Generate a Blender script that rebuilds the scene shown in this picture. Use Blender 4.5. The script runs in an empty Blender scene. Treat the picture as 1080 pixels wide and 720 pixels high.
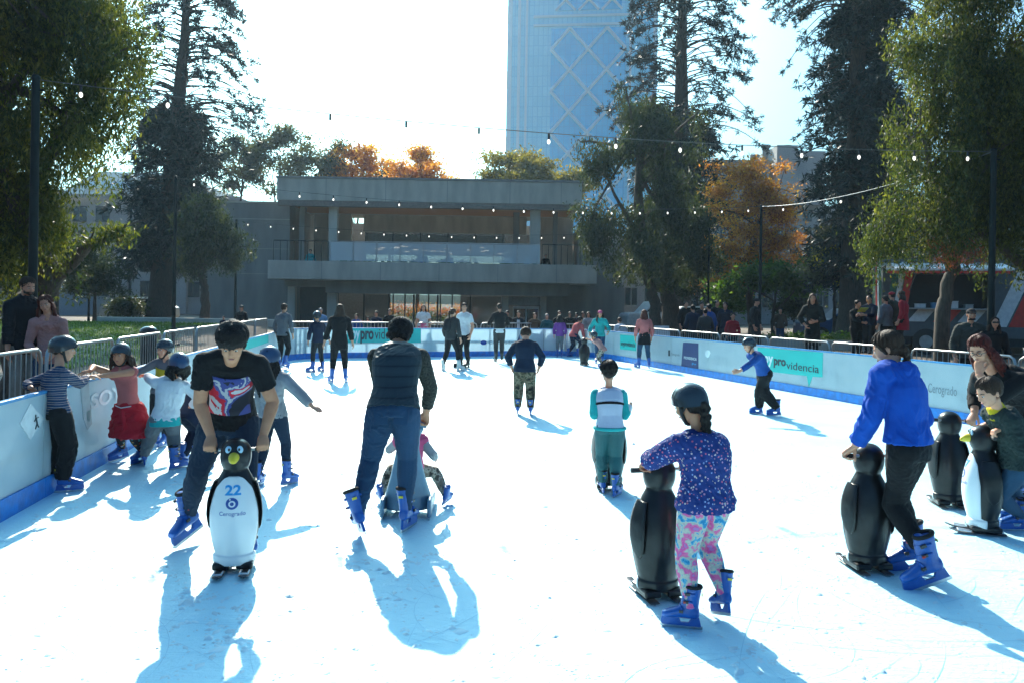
import bpy, bmesh, math, random
import numpy as np
from mathutils import Vector, Matrix, Quaternion
from mathutils.bvhtree import BVHTree
random.seed(7); RNG = np.random.default_rng(11)
SC = bpy.context.scene; COL = SC.collection
R = math.radians
# ---------------------------------------------------------------- camera
F = 840.0; H = 1.75; ROLL = 0.016
CR = math.cos(ROLL); SR = math.sin(ROLL)
cam_d = bpy.data.cameras.new('camera'); cam = bpy.data.objects.new('camera', cam_d); COL.objects.link(cam)
cam_d.sensor_width = 36; cam_d.lens = 36*F/1080; cam_d.shift_y = -39/1080
cam_d.clip_end = 3000; cam_d.clip_start = 0.05
cam.matrix_world = Matrix.Translation((0, 0, H)) @ Matrix.Rotation(-ROLL, 4, 'Y') @ Matrix.Rotation(R(90), 4, 'X')
SC.camera = cam
# ---------------------------------------------------------------- world + sun
SUN_EL, SUN_AZ = 33.0, 14.0            # azimuth: degrees left of straight ahead (+Y)
w = bpy.data.worlds.new('World'); SC.world = w; w.use_nodes = True
nt = w.node_tree; bg = nt.nodes['Background']; sky = nt.nodes.new('ShaderNodeTexSky')
sky.sky_type = 'NISHITA'; sky.sun_disc = False; sky.sun_elevation = R(SUN_EL); sky.sun_rotation = R(-SUN_AZ)
sky.air_density = 1.0; sky.dust_density = 7.0; sky.ozone_density = 3.0
tint = nt.nodes.new('ShaderNodeMix'); tint.data_type = 'RGBA'; tint.blend_type = 'MULTIPLY'; tint.inputs[0].default_value = 1; tint.inputs[7].default_value = (.47, .96, 1.22, 1)
nt.links.new(sky.outputs[0], tint.inputs[6]); nt.links.new(tint.outputs[2], bg.inputs[0]); bg.inputs[1].default_value = 0.09
sun_d = bpy.data.lights.new('sun', 'SUN'); sun_d.energy = 5.0; sun_d.angle = R(0.5); sun_d.color = (1, 0.91, 0.77)
sun = bpy.data.objects.new('sun', sun_d); COL.objects.link(sun)
sv = Vector((-math.sin(R(SUN_AZ))*math.cos(R(SUN_EL)), math.cos(R(SUN_AZ))*math.cos(R(SUN_EL)), math.sin(R(SUN_EL))))
sun.rotation_euler = sv.to_track_quat('Z', 'Y').to_euler(); sun.location = (-20, 80, 60)
SC.view_settings.view_transform = 'Standard'; SC.view_settings.look = 'None'
SC.view_settings.exposure = 1.15; SC.view_settings.gamma = 1
SC.render.engine = 'CYCLES'
SC.cycles.use_denoising = True; SC.cycles.max_bounces = 6; SC.cycles.transparent_max_bounces = 12
SC.cycles.volume_bounces = 0; SC.cycles.caustics_reflective = False; SC.cycles.caustics_refractive = False
SC.cycles.sample_clamp_indirect = 6
# ---------------------------------------------------------------- pixel <-> world helpers (1080x720 photo)
def ray(px, py):
    u = (px-540)/F; v = (321-py)/F
    return Vector((u*CR-v*SR, 1.0, v*CR+u*SR))
def G(px, py, z=0.0):
    r = ray(px, py); t = (z-H)/r.z
    return Vector((r.x*t, t, z))
def P(px, py, d):
    r = ray(px, py); return Vector((r.x*d, d, H+r.z*d))
# ---------------------------------------------------------------- scene helpers
def tag(o, label=None, cat=None, group=None, kind=None):
    if label: o['label'] = label
    if cat: o['category'] = cat
    if group: o['group'] = group
    if kind: o['kind'] = kind
    return o
def empty(name, loc=(0, 0, 0), rz=0.0, parent=None):
    o = bpy.data.objects.new(name, None); COL.objects.link(o); o.empty_display_size = .2
    o.location = loc; o.rotation_euler = (0, 0, rz); o.parent = parent
    return o
def link(name, me, parent=None, mats=(), smooth=False):
    for m in mats: me.materials.append(m)
    if smooth:
        me.polygons.foreach_set('use_smooth', [True]*len(me.polygons))
    o = bpy.data.objects.new(name, me); COL.objects.link(o); o.parent = parent
    return o
def children(o): return [c for c in COL.objects if c.parent is o]
def copy_tree(o, parent=None, kids=None):
    c = o.copy(); COL.objects.link(c); c.parent = parent
    for ch in list(o.children): copy_tree(ch, c)
    return c

class MB:
    "collects simple solids into one mesh"
    def __init__(s): s.v = []; s.f = []; s.m = []
    def add(s, vs, fs, mi=0):
        b = len(s.v); s.v.extend([tuple(v) for v in vs]); s.f.extend([tuple(b+i for i in f) for f in fs]); s.m.extend([mi]*len(fs)); return s
    def box(s, c, size, rz=0, mi=0, M=None):
        x, y, z = size[0]/2, size[1]/2, size[2]/2
        vs = [Vector((i*x, j*y, k*z)) for i in (-1, 1) for j in (-1, 1) for k in (-1, 1)]
        T = Matrix.Translation(c) @ (M if M is not None else Matrix.Rotation(rz, 4, 'Z'))
        vs = [T @ v for v in vs]
        return s.add(vs, [(0, 1, 3, 2), (4, 6, 7, 5), (0, 4, 5, 1), (2, 3, 7, 6), (0, 2, 6, 4), (1, 5, 7, 3)], mi)
    def bb(s, a, b, mi=0):
        return s.box([(a[i]+b[i])/2 for i in range(3)], [abs(b[i]-a[i]) for i in range(3)], mi=mi)
    def tube(s, pts, rad, n=8, mi=0, cap=True, flat=1.0, up=None):
        pts = [Vector(p) for p in pts]; k = len(pts)
        if not hasattr(rad, '__len__'): rad = [rad]*k
        vs = []; prev = None
        for i, p in enumerate(pts):
            t = (pts[min(i+1, k-1)]-pts[max(i-1, 0)])
            t = t.normalized() if t.length > 1e-9 else Vector((0, 0, 1))
            if prev is None:
                a = Vector(up) if up is not None else (Vector((0, 0, 1)) if abs(t.z) < .9 else Vector((1, 0, 0)))
                a = (a - t*a.dot(t)).normalized()
            else:
                a = prev - t*prev.dot(t)
                a = a.normalized() if a.length > 1e-6 else t.orthogonal().normalized()
            prev = a; b = t.cross(a)
            for j in range(n):
                th = 2*math.pi*j/n
                vs.append(p + a*math.cos(th)*rad[i]*flat + b*math.sin(th)*rad[i])
        fs = [(i*n+j, i*n+(j+1) % n, (i+1)*n+(j+1) % n, (i+1)*n+j) for i in range(k-1) for j in range(n)]
        if cap: fs += [tuple(range(n-1, -1, -1)), tuple((k-1)*n+j for j in range(n))]
        return s.add(vs, fs, mi)
    def ell(s, c, r, M=None, nu=14, nv=9, mi=0):
        M = M or Matrix.Identity(4); c = Vector(c)
        if not hasattr(r, '__len__'): r = (r, r, r)
        vs = [c + (M @ Vector((0, 0, r[2])))]
        for i in range(1, nv):
            ph = math.pi*i/nv
            for j in range(nu):
                th = 2*math.pi*j/nu
                vs.append(c + (M @ Vector((r[0]*math.sin(ph)*math.cos(th), r[1]*math.sin(ph)*math.sin(th), r[2]*math.cos(ph)))))
        vs.append(c + (M @ Vector((0, 0, -r[2])))); L = len(vs)-1
        fs = [(0, 1+j, 1+(j+1) % nu) for j in range(nu)]
        fs += [(1+(i-1)*nu+j, 1+i*nu+j, 1+i*nu+(j+1) % nu, 1+(i-1)*nu+(j+1) % nu) for i in range(1, nv-1) for j in range(nu)]
        fs += [(L, 1+(nv-2)*nu+(j+1) % nu, 1+(nv-2)*nu+j) for j in range(nu)]
        return s.add(vs, fs, mi)
    def prism(s, poly, y0, y1, mi=0, T=None):
        "poly of (x,z) extruded along y"
        n = len(poly); vs = [Vector((x, y0, z)) for x, z in poly]+[Vector((x, y1, z)) for x, z in poly]
        if T is not None: vs = [T @ v for v in vs]
        return s.add(vs, [tuple(range(n)), tuple(range(2*n-1, n-1, -1))]+[(i, i+n, (i+1) % n+n, (i+1) % n) for i in range(n)], mi)
    def mesh(s, name='m'):
        me = bpy.data.meshes.new(name); me.from_pydata(s.v, [], s.f)
        me.polygons.foreach_set('material_index', s.m)
        bm = bmesh.new(); bm.from_mesh(me); bmesh.ops.recalc_face_normals(bm, faces=bm.faces); bm.to_mesh(me); bm.free()
        return me
    def build(s, name, mats, parent=None, smooth=False, bevel=0):
        me = s.mesh(name)
        o = link(name, me, parent, mats if isinstance(mats, (list, tuple)) else [mats], smooth)
        if smooth:
            try: me.set_sharp_from_angle(angle=R(50))
            except Exception: pass
        if bevel:
            b = o.modifiers.new('b', 'BEVEL'); b.width = bevel; b.segments = 2; b.limit_method = 'ANGLE'
        return o

def rawmesh(name, V, Fq, mats, parent=None, attr=None, smooth=False):
    "fast numpy mesh of quads/tris (Fq: n x k)"
    me = bpy.data.meshes.new(name); n, k = Fq.shape
    me.vertices.add(len(V)); me.vertices.foreach_set('co', V.astype(np.float32).ravel())
    me.loops.add(n*k); me.loops.foreach_set('vertex_index', Fq.astype(np.int32).ravel())
    me.polygons.add(n); me.polygons.foreach_set('loop_start', (np.arange(n)*k).astype(np.int32))
    if attr is not None:
        a = me.attributes.new('tint', 'FLOAT', 'FACE'); a.data.foreach_set('value', attr.astype(np.float32))
    me.update(calc_edges=True); me.validate()
    return link(name, me, parent, mats, smooth)

# ---------------------------------------------------------------- materials
_mats = {}
def mat(name, col, rough=.6, metal=0, col2=None, scale=8, bump=0, bscale=40, spec=.5, detail=5, coat=0, stretch=(1, 1, 1), sheen=0):
    if name in _mats: return _mats[name]
    m = bpy.data.materials.new(name); m.use_nodes = True; n = m.node_tree.nodes; l = m.node_tree.links
    b = n['Principled BSDF']; b.inputs['Base Color'].default_value = (*col, 1); b.inputs['Roughness'].default_value = rough
    b.inputs['Metallic'].default_value = metal; b.inputs['Specular IOR Level'].default_value = spec
    b.inputs['Coat Weight'].default_value = coat; b.inputs['Sheen Weight'].default_value = sheen
    tc = n.new('ShaderNodeTexCoord'); mp = n.new('ShaderNodeMapping'); mp.inputs['Scale'].default_value = stretch
    l.new(tc.outputs['Object'], mp.inputs[0])
    if col2 is None: col2 = tuple(c*.78 for c in col)
    t = n.new('ShaderNodeTexNoise'); t.inputs['Scale'].default_value = scale; t.inputs['Detail'].default_value = detail
    l.new(mp.outputs[0], t.inputs['Vector'])
    r = n.new('ShaderNodeValToRGB'); r.color_ramp.elements[0].position = .32; r.color_ramp.elements[1].position = .68
    r.color_ramp.elements[0].color = (*col2, 1); r.color_ramp.elements[1].color = (*col, 1)
    l.new(t.outputs['Fac'], r.inputs[0]); l.new(r.outputs[0], b.inputs['Base Color'])
    if bump:
        t2 = n.new('ShaderNodeTexNoise'); t2.inputs['Scale'].default_value = bscale; t2.inputs['Detail'].default_value = 6
        l.new(mp.outputs[0], t2.inputs['Vector'])
        bp = n.new('ShaderNodeBump'); bp.inputs['Strength'].default_value = bump; bp.inputs['Distance'].default_value = .02
        l.new(t2.outputs['Fac'], bp.inputs['Height']); l.new(bp.outputs[0], b.inputs['Normal'])
    _mats[name] = m
    return m
def N(m, t, **kw):
    x = m.node_tree.nodes.new(t)
    for k, v in kw.items(): setattr(x, k, v)
    return x
def ramp(m, fac, stops, interp='LINEAR'):
    r = N(m, 'ShaderNodeValToRGB'); r.color_ramp.interpolation = interp
    while len(r.color_ramp.elements) < len(stops): r.color_ramp.elements.new(.5)
    for e, (p, c) in zip(r.color_ramp.elements, stops): e.position = p; e.color = (*c, 1)
    m.node_tree.links.new(fac, r.inputs[0]); return r
def leaf_mat(name, stops, trans=.45):
    if name in _mats: return _mats[name]
    m = bpy.data.materials.new(name); m.use_nodes = True; l = m.node_tree.links
    b = m.node_tree.nodes['Principled BSDF']; b.inputs['Roughness'].default_value = .55
    a = N(m, 'ShaderNodeAttribute'); a.attribute_name = 'tint'
    r = ramp(m, a.outputs['Fac'], stops); l.new(r.outputs[0], b.inputs['Base Color'])
    tr = N(m, 'ShaderNodeBsdfTranslucent')
    mu = N(m, 'ShaderNodeMix', data_type='RGBA', blend_type='MULTIPLY'); mu.inputs[0].default_value = 1
    l.new(r.outputs[0], mu.inputs[6]); mu.inputs[7].default_value = (1.7, 1.75, .8, 1); l.new(mu.outputs[2], tr.inputs[0])
    mx = N(m, 'ShaderNodeMixShader'); mx.inputs[0].default_value = trans
    l.new(b.outputs[0], mx.inputs[1]); l.new(tr.outputs[0], mx.inputs[2])
    l.new(mx.outputs[0], m.node_tree.nodes['Material Output'].inputs[0])
    _mats[name] = m; return m
def glass_mat(name, col, rough=.05, alpha=.5, spec=.8, metal=0):
    if name in _mats: return _mats[name]
    m = bpy.data.materials.new(name); m.use_nodes = True; b = m.node_tree.nodes['Principled BSDF']
    b.inputs['Base Color'].default_value = (*col, 1); b.inputs['Roughness'].default_value = rough
    b.inputs['Alpha'].default_value = alpha; b.inputs['Specular IOR Level'].default_value = spec; b.inputs['Metallic'].default_value = metal
    _mats[name] = m; return m

def text_mesh(s, width=None, height=None, extrude=.002, bold=0.0):
    cu = bpy.data.curves.new('t', 'FONT'); cu.body = s; cu.extrude = extrude; cu.offset = bold; cu.resolution_u = 4
    ob = bpy.data.objects.new('t', cu); COL.objects.link(ob)
    me = bpy.data.meshes.new_from_object(ob, depsgraph=bpy.context.evaluated_depsgraph_get())
    bpy.data.objects.remove(ob); bpy.data.curves.remove(cu)
    co = np.empty(len(me.vertices)*3, np.float32); me.vertices.foreach_get('co', co); co = co.reshape(-1, 3)
    co[:, 0] -= co[:, 0].min(); w0 = co[:, 0].max(); h0 = co[:, 1].max()
    sx = width/w0 if width else height/h0; sy = height/h0 if height else sx
    co[:, 0] *= sx; co[:, 1] *= sy
    me.vertices.foreach_set('co', co.ravel()); me.update()
    return me
# ================================================================ MATERIALS used widely
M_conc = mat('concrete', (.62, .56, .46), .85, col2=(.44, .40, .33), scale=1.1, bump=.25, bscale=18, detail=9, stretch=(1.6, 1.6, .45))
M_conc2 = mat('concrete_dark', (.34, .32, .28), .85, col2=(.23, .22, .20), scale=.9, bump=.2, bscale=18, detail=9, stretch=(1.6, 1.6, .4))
M_black = mat('black_plastic', (.012, .012, .014), .22, scale=4, coat=.3, col2=(.02, .02, .022))
M_rubber = mat('black_rubber', (.02, .02, .02), .6)
M_steel = mat('galvanised_steel', (.42, .43, .43), .38, metal=.85, bump=.05)
M_white = mat('white_paint', (.8, .8, .78), .4)
M_blue = mat('kick_blue', (.0, .24, .72), .35, col2=(.02, .15, .46), scale=9, bump=.15)
M_teal = mat('banner_teal', (.01, .52, .46), .5, col2=(.01, .47, .42), scale=1.5)
M_navy = mat('banner_navy', (.03, .05, .17), .5)
M_pole = mat('pole_paint', (.006, .012, .013), .6, spec=.2)
M_wood = mat('wood_soffit', (.62, .27, .09), .6, stretch=(1, 12, 1))
M_bark = mat('bark', (.10, .075, .055), .9, col2=(.045, .034, .027), scale=9, bump=.8, bscale=22, stretch=(3, 3, .6))
M_glassd = glass_mat('dark_glass', (.03, .045, .05), .06, .82)
M_asph = mat('asphalt', (.06, .06, .06), .9, bump=.2)

# ================================================================ RINK OUTLINE
LA = G(0, 550); LB = G(290, 387.2)
RA = G(650, 380); RB = G(1010, 445)
def ext(a, b, y):
    t = (y-a.y)/(b.y-a.y); return Vector((a.x+(b.x-a.x)*t, y, 0))
FL, FR = G(303, 378), G(572, 374.5)
def isect(a, b, c, d):
    r = b-a; s = d-c; k = r.x*s.y-r.y*s.x; t = ((c.x-a.x)*s.y-(c.y-a.y)*s.x)/k; return a+r*t
CL = isect(LA, LB, FL, FR); CRn = isect(RA, RB, FL, FR)
L0, R0 = ext(LA, LB, -7.0), ext(RA, RB, -7.0)
def arc(p, c, q, r, n=5):
    a = c+(p-c).normalized()*r; b = c+(q-c).normalized()*r
    return [(a*(1-t)**2 + c*2*t*(1-t) + b*t*t) for t in [i/n for i in range(n+1)]]
arcL = arc(L0, CL, CRn, 1.3); arcR = arc(CL, CRn, R0, 2.6)
def split(a, b, step):
    n = max(1, round((b-a).length/step)); return [a+(b-a)*(i/n) for i in range(n+1)]
path = split(L0, arcL[0], 2.0)[:-1] + arcL[:-1] + split(arcL[-1], arcR[0], 2.0)[:-1] + arcR[:-1] + split(arcR[-1], R0, 2.0)
outline = path[:]
def inside_dist(x, y):
    "signed distance to the rink outline polygon, positive outside"
    p = Vector((x, y)); best = 1e9; ins = False; n = len(outline)
    for i in range(n):
        a = outline[i].xy; b = outline[(i+1) % n].xy; ab = b-a; t = max(0, min(1, (p-a).dot(ab)/ab.dot(ab)))
        best = min(best, (p-a-ab*t).length)
        if (a.y > y) != (b.y > y) and x < (b.x-a.x)*(y-a.y)/(b.y-a.y)+a.x: ins = not ins
    return -best if ins else best
def sstep(a, b, x):
    t = max(0, min(1, (x-a)/(b-a))); return t*t*(3-2*t)
def ground_z(x, y):
    d = inside_dist(x, y)
    if d < .1: return -.06
    z = -.02+.30*sstep(3, 9, d)
    if x < -6 and y > 12:   # lawn bank on the left
        z += .45*sstep(14, 24, y)*sstep(6, 12, -x)*(1-sstep(34, 40, y))
    return z

# ================================================================ GROUND, LAWN, ICE
def ground_sheet():
    xs = sorted(set([-600, -300, -150, -80] + list(np.arange(-50, 50.1, 1.25)) + [80, 150, 300, 600]))
    ys = sorted(set([-120, -60, -30] + list(np.arange(-16, 62, 1.25)) + [80, 120, 200, 400, 900]))
    V = [(x, y, ground_z(x, y) if (abs(x) < 60 and -20 < y < 70) else .28) for y in ys for x in xs]
    n = len(xs); Fc = [(j*n+i, j*n+i+1, (j+1)*n+i+1, (j+1)*n+i) for j in range(len(ys)-1) for i in range(n-1)]
    me = bpy.data.meshes.new('ground'); me.from_pydata(V, [], Fc)
    m = bpy.data.materials.new('plaza_ground'); m.use_nodes = True; l = m.node_tree.links; b = m.node_tree.nodes['Principled BSDF']
    tc = N(m, 'ShaderNodeTexCoord'); t = N(m, 'ShaderNodeTexNoise'); t.inputs['Scale'].default_value = .35; t.inputs['Detail'].default_value = 8
    l.new(tc.outputs['Object'], t.inputs['Vector'])
    r = ramp(m, t.outputs['Fac'], [(.35, (.055, .05, .045)), (.52, (.13, .095, .065)), (.68, (.20, .15, .10))])
    l.new(r.outputs[0], b.inputs['Base Color']); b.inputs['Roughness'].default_value = .9
    t2 = N(m, 'ShaderNodeTexNoise'); t2.inputs['Scale'].default_value = 6; t2.inputs['Detail'].default_value = 8; l.new(tc.outputs['Object'], t2.inputs['Vector'])
    bp = N(m, 'ShaderNodeBump'); bp.inputs['Distance'].default_value = .05; l.new(t2.outputs['Fac'], bp.inputs['Height']); l.new(bp.outputs[0], b.inputs['Normal'])
    tag(link('ground', me, None, [m]), 'brown earth and paving around the rink', kind='structure')
ground_sheet()

def patch(name, inside, x0, x1, y0, y1, step, dz, m, label):
    V = []; idx = {}; Fc = []
    def vid(i, j):
        if (i, j) not in idx:
            x = x0+i*step; y = y0+j*step; idx[(i, j)] = len(V); V.append((x, y, ground_z(x, y)+dz))
        return idx[(i, j)]
    for i in range(int((x1-x0)/step)):
        for j in range(int((y1-y0)/step)):
            if inside(x0+(i+.5)*step, y0+(j+.5)*step): Fc.append((vid(i, j), vid(i+1, j), vid(i+1, j+1), vid(i, j+1)))
    me = bpy.data.meshes.new(name); me.from_pydata(V, [], Fc)
    return tag(link(name, me, None, [m]), label, kind='structure')
M_lawn = mat('lawn', (.075, .13, .025), .9, col2=(.04, .075, .02), scale=1.5, bump=.8, bscale=30)
def lawn_in(x, y):
    return x < -9.6-(y-18)*.16 - .8*math.sin(y*.5) and 18 < y < 33 and x > -34
patch('lawn', lawn_in, -34, -6, 17, 34, .75, .012, M_lawn, 'green lawn bank left of the rink')
# grass blades on the lawn
def blades():
    n = 42000; x = RNG.uniform(-28, -8, n); y = RNG.uniform(18, 33, n)
    keep = np.array([lawn_in(a, b) for a, b in zip(x, y)]); x, y = x[keep], y[keep]; n = len(x)
    z = np.array([ground_z(a, b) for a, b in zip(x, y)])+.01
    h = RNG.uniform(.04, .10, n); th = RNG.uniform(0, np.pi, n); wd = RNG.uniform(.01, .022, n)
    dx, dy = np.cos(th)*wd, np.sin(th)*wd
    V = np.stack([np.stack([x-dx, y-dy, z], 1), np.stack([x+dx, y+dy, z], 1), np.stack([x+RNG.normal(0, .03, n), y+RNG.normal(0, .03, n), z+h], 1)], 1).reshape(-1, 3)
    o = rawmesh('grass', V, np.arange(3*n).reshape(-1, 3), [leaf_mat('grass_blade', [(0, (.04, .08, .015)), (1, (.13, .2, .04))])], attr=RNG.uniform(0, 1, n))
    tag(o, 'short sunlit grass on the lawn bank', 'grass', kind='stuff')
blades()

# ice: a fine sheet inside the boards
def ice():
    m = bpy.data.materials.new('ice'); m.use_nodes = True; l = m.node_tree.links; b = m.node_tree.nodes['Principled BSDF']
    tc = N(m, 'ShaderNodeTexCoord')
    t = N(m, 'ShaderNodeTexNoise'); t.inputs['Scale'].default_value = 1.1; t.inputs['Detail'].default_value = 9; t.inputs['Roughness'].default_value = .6
    l.new(tc.outputs['Object'], t.inputs['Vector'])
    r = ramp(m, t.outputs['Fac'], [(.3, ICE1), (.7, ICE2)]); l.new(r.outputs[0], b.inputs['Base Color'])
    # scraped snow: stretched scratches in two directions + granular lumps
    def scr(rot, sc, st):
        mp = N(m, 'ShaderNodeMapping'); mp.inputs['Rotation'].default_value = (0, 0, rot); mp.inputs['Scale'].default_value = st
        l.new(tc.outputs['Object'], mp.inputs[0]); x = N(m, 'ShaderNodeTexNoise'); x.inputs['Scale'].default_value = sc; x.inputs['Detail'].default_value = 4
        x.inputs['Distortion'].default_value = .3
        l.new(mp.outputs[0], x.inputs['Vector']); return ramp(m, x.outputs['Fac'], [(.485, (1, 1, 1)), (.5, (.2, .2, .2)), (.515, (1, 1, 1))]).outputs[0]
    s1 = scr(.3, 4, (.25, 4, 1)); s2 = scr(-.9, 5, (.3, 5, 1))
    g = N(m, 'ShaderNodeTexNoise'); g.inputs['Scale'].default_value = 17; g.inputs['Detail'].default_value = 8; g.inputs['Roughness'].default_value = .7; l.new(tc.outputs['Object'], g.inputs['Vector'])
    a1 = N(m, 'ShaderNodeMath', operation='MULTIPLY'); l.new(s1, a1.inputs[0]); l.new(s2, a1.inputs[1])
    a2 = N(m, 'ShaderNodeMath', operation='MULTIPLY_ADD'); l.new(g.outputs['Fac'], a2.inputs[0]); a2.inputs[1].default_value = 3.2; l.new(a1.outputs[0], a2.inputs[2])
    bp = N(m, 'ShaderNodeBump'); bp.inputs['Strength'].default_value = .38; bp.inputs['Distance'].default_value = .014
    l.new(a2.outputs[0], bp.inputs['Height']); l.new(bp.outputs[0], b.inputs['Normal'])
    b.inputs['Roughness'].default_value = .42; b.inputs['Specular IOR Level'].default_value = .35
    step = .09; xs = np.arange(-7.5, 11.5, step); ys = np.arange(-7, 27.5, step)
    bmv = [Vector(p) for p in outline]
    # triangulated fan grid is unnecessary: outline face + fine near grid carrying the snow lumps
    poly = [(p.x, p.y, 0) for p in outline]
    me = bpy.data.meshes.new('ice'); me.from_pydata(poly, [], [tuple(range(len(poly)))])
    o = tag(link('ice', me, None, [m]), 'scraped white ice of the skating rink', kind='structure')
    return m
ICE1, ICE2 = (.46, .83, .95), (.60, .89, .97)
M_ice = ice()
# loose snow crumbs and ridges scraped up by the blades
def crumbs():
    V = []; Fc = []
    octv = np.array([(1, 0, 0), (0, 1, 0), (-1, 0, 0), (0, -1, 0), (0, 0, .8)]); octf = np.array([(0, 1, 4), (1, 2, 4), (2, 3, 4), (3, 0, 4)])
    pts = []
    for _ in range(420):     # clusters
        y = RNG.uniform(1.8, 9)*RNG.uniform(.7, 1.5); x = RNG.uniform(-.75, .85)*y*.8; a = RNG.uniform(0, np.pi); k = RNG.integers(10, 34); L = RNG.uniform(.03, .22)
        for _ in range(k):
            t = RNG.normal(0, L); u = RNG.normal(0, .02); pts.append((x+t*np.cos(a)-u*np.sin(a), y+t*np.sin(a)+u*np.cos(a)))
    for _ in range(5200):
        y = 1.6+RNG.random()**1.6*11; pts.append((RNG.uniform(-.7, .8)*y, y))
    for x, y in pts:
        if inside_dist(x, y) > -.12: continue
        s = RNG.gamma(2, .0036)+.002; th = RNG.uniform(0, 3); c, s_ = np.cos(th), np.sin(th)
        q = octv*RNG.uniform(.6, 1.4, (5, 1))*np.array([s*1.5, s, s*.7]); q = np.stack([q[:, 0]*c-q[:, 1]*s_+x, q[:, 0]*s_+q[:, 1]*c+y, q[:, 2]+.0005], 1)
        b = 5*len(V); V.append(q); Fc.append(octf+b)
    V = np.concatenate(V); Fc = np.concatenate(Fc)
    m = mat('snow_crumbs', (.66, .88, .95), .6)
    o = rawmesh('snow_crumbs', V, Fc, [m]); tag(o, 'loose scraped snow crumbs on the ice', 'snow', kind='stuff')
crumbs()
def cuts():
    V = []; Fc = []; b = 0
    for _ in range(520):
        y = 1.8+RNG.random()**1.4*12; x = RNG.uniform(-.7, .8)*y*.9; a = RNG.uniform(0, 2*np.pi); L_ = RNG.uniform(.15, 1.6); kq = RNG.normal(0, .9); n = 12; w_ = RNG.uniform(.0008, .0026); pts = []
        for i in range(n+1):
            if inside_dist(x, y) > -.15: break
            e = w_*math.sin(math.pi*min(max(i/n, .06), .94)); pts.append((x, y, e, a)); x += math.cos(a)*L_/n; y += math.sin(a)*L_/n; a += kq*L_/n
        for (x_, y_, e, a_) in pts: V += [(x_-math.sin(a_)*e, y_+math.cos(a_)*e, .0022), (x_+math.sin(a_)*e, y_-math.cos(a_)*e, .0022)]
        for i in range(len(pts)-1): Fc.append((b+2*i, b+2*i+1, b+2*i+3, b+2*i+2))
        b += 2*len(pts)
    o = rawmesh('blade_cuts', np.array(V), np.array(Fc), [mat('blade_cut', (.38, .73, .88), .5)]); tag(o, 'thin curved skate cuts scratched in the ice', 'scratches', kind='stuff')
cuts()

# ================================================================ BOARDS
m = bpy.data.materials.new('board_panel'); m.use_nodes = True; l = m.node_tree.links; b = m.node_tree.nodes['Principled BSDF']
b.inputs['Roughness'].default_value = .28
tc = N(m, 'ShaderNodeTexCoord'); t = N(m, 'ShaderNodeTexNoise'); t.inputs['Scale'].default_value = 3; t.inputs['Detail'].default_value = 8; l.new(tc.outputs['Object'], t.inputs['Vector'])
r = ramp(m, t.outputs['Fac'], [(.28, (.52, .60, .62)), (.42, (.68, .75, .76)), (.6, (.76, .81, .81))]); l.new(r.outputs[0], b.inputs['Base Color'])
tr = N(m, 'ShaderNodeBsdfTranslucent'); tr.inputs[0].default_value = (.66, .82, .9, 1)
mx = N(m, 'ShaderNodeMixShader'); mx.inputs[0].default_value = .5; l.new(b.outputs[0], mx.inputs[1]); l.new(tr.outputs[0], mx.inputs[2]); l.new(mx.outputs[0], m.node_tree.nodes['Material Output'].inputs[0])
M_panel = m
BH = .92
def board(a, b_, label, z1=BH, kick=.17):
    d = b_-a; Ln = d.length; rz = math.atan2(d.y, d.x); root = empty('rink_board', a, rz)
    tag(root, label, 'rink board', 'white boards around the ice')
    # local: x along, interior of the rink on the right-hand side (-y)
    MB().bb((.004, .012, .05), (Ln-.004, .022, z1-.015)).build('panel', M_panel, root)
    MB().bb((.001, -.012, -.02), (Ln-.001, .010, kick)).build('kick_strip', M_blue, root, bevel=.003)
    MB().bb((.001, .004, z1-.016), (Ln-.001, .05, z1+.012)).build('top_rail', M_rail, root, bevel=.004)
    f = MB()
    f.bb((0.01, .024, .0), (.05, .07, z1-.02)); f.bb((Ln-.05, .024, .0), (Ln-.01, .07, z1-.02)); f.bb((Ln/2-.02, .024, .0), (Ln/2+.02, .07, z1-.02))
    f.bb((.05, .026, .45), (Ln-.05, .05, .48)); f.bb((.05, .07, .0), (.09, .35, .03)); f.bb((Ln-.09, .07, .0), (Ln-.05, .35, .03))
    f.build('support_frame', M_steel, root)
    return root
M_rail = mat('rail_blue', (.05, .30, .62), .35)
def where(a, b_):
    mid = (a+b_)/2; x, y = mid.x, mid.y
    if y < 1: return 'white rink board beside and behind the camera position'
    t = (path.index(a)) if a in path else 0
    return None
nb = len(path)-1; names = []
order = ['nearest', 'second', 'third', 'fourth', 'fifth', 'sixth', 'seventh', 'eighth', 'ninth', 'tenth', 'eleventh', 'twelfth', 'thirteenth', 'fourteenth', 'fifteenth', 'sixteenth', 'seventeenth']
li = ri = fi = ca = 0
segs = [(path[i], path[i+1]) for i in range(nb)]
visL = [i for i, (a, b_) in enumerate(segs) if b_.y > 4.2 and i < len(split(L0, arcL[0], 2.0))-1]
nL = len(split(L0, arcL[0], 2.0))-1; nF0 = nL+len(arcL)-1; nF = len(split(arcL[-1], arcR[0], 2.0))-1; nR0 = nF0+nF+len(arcR)-1
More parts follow.
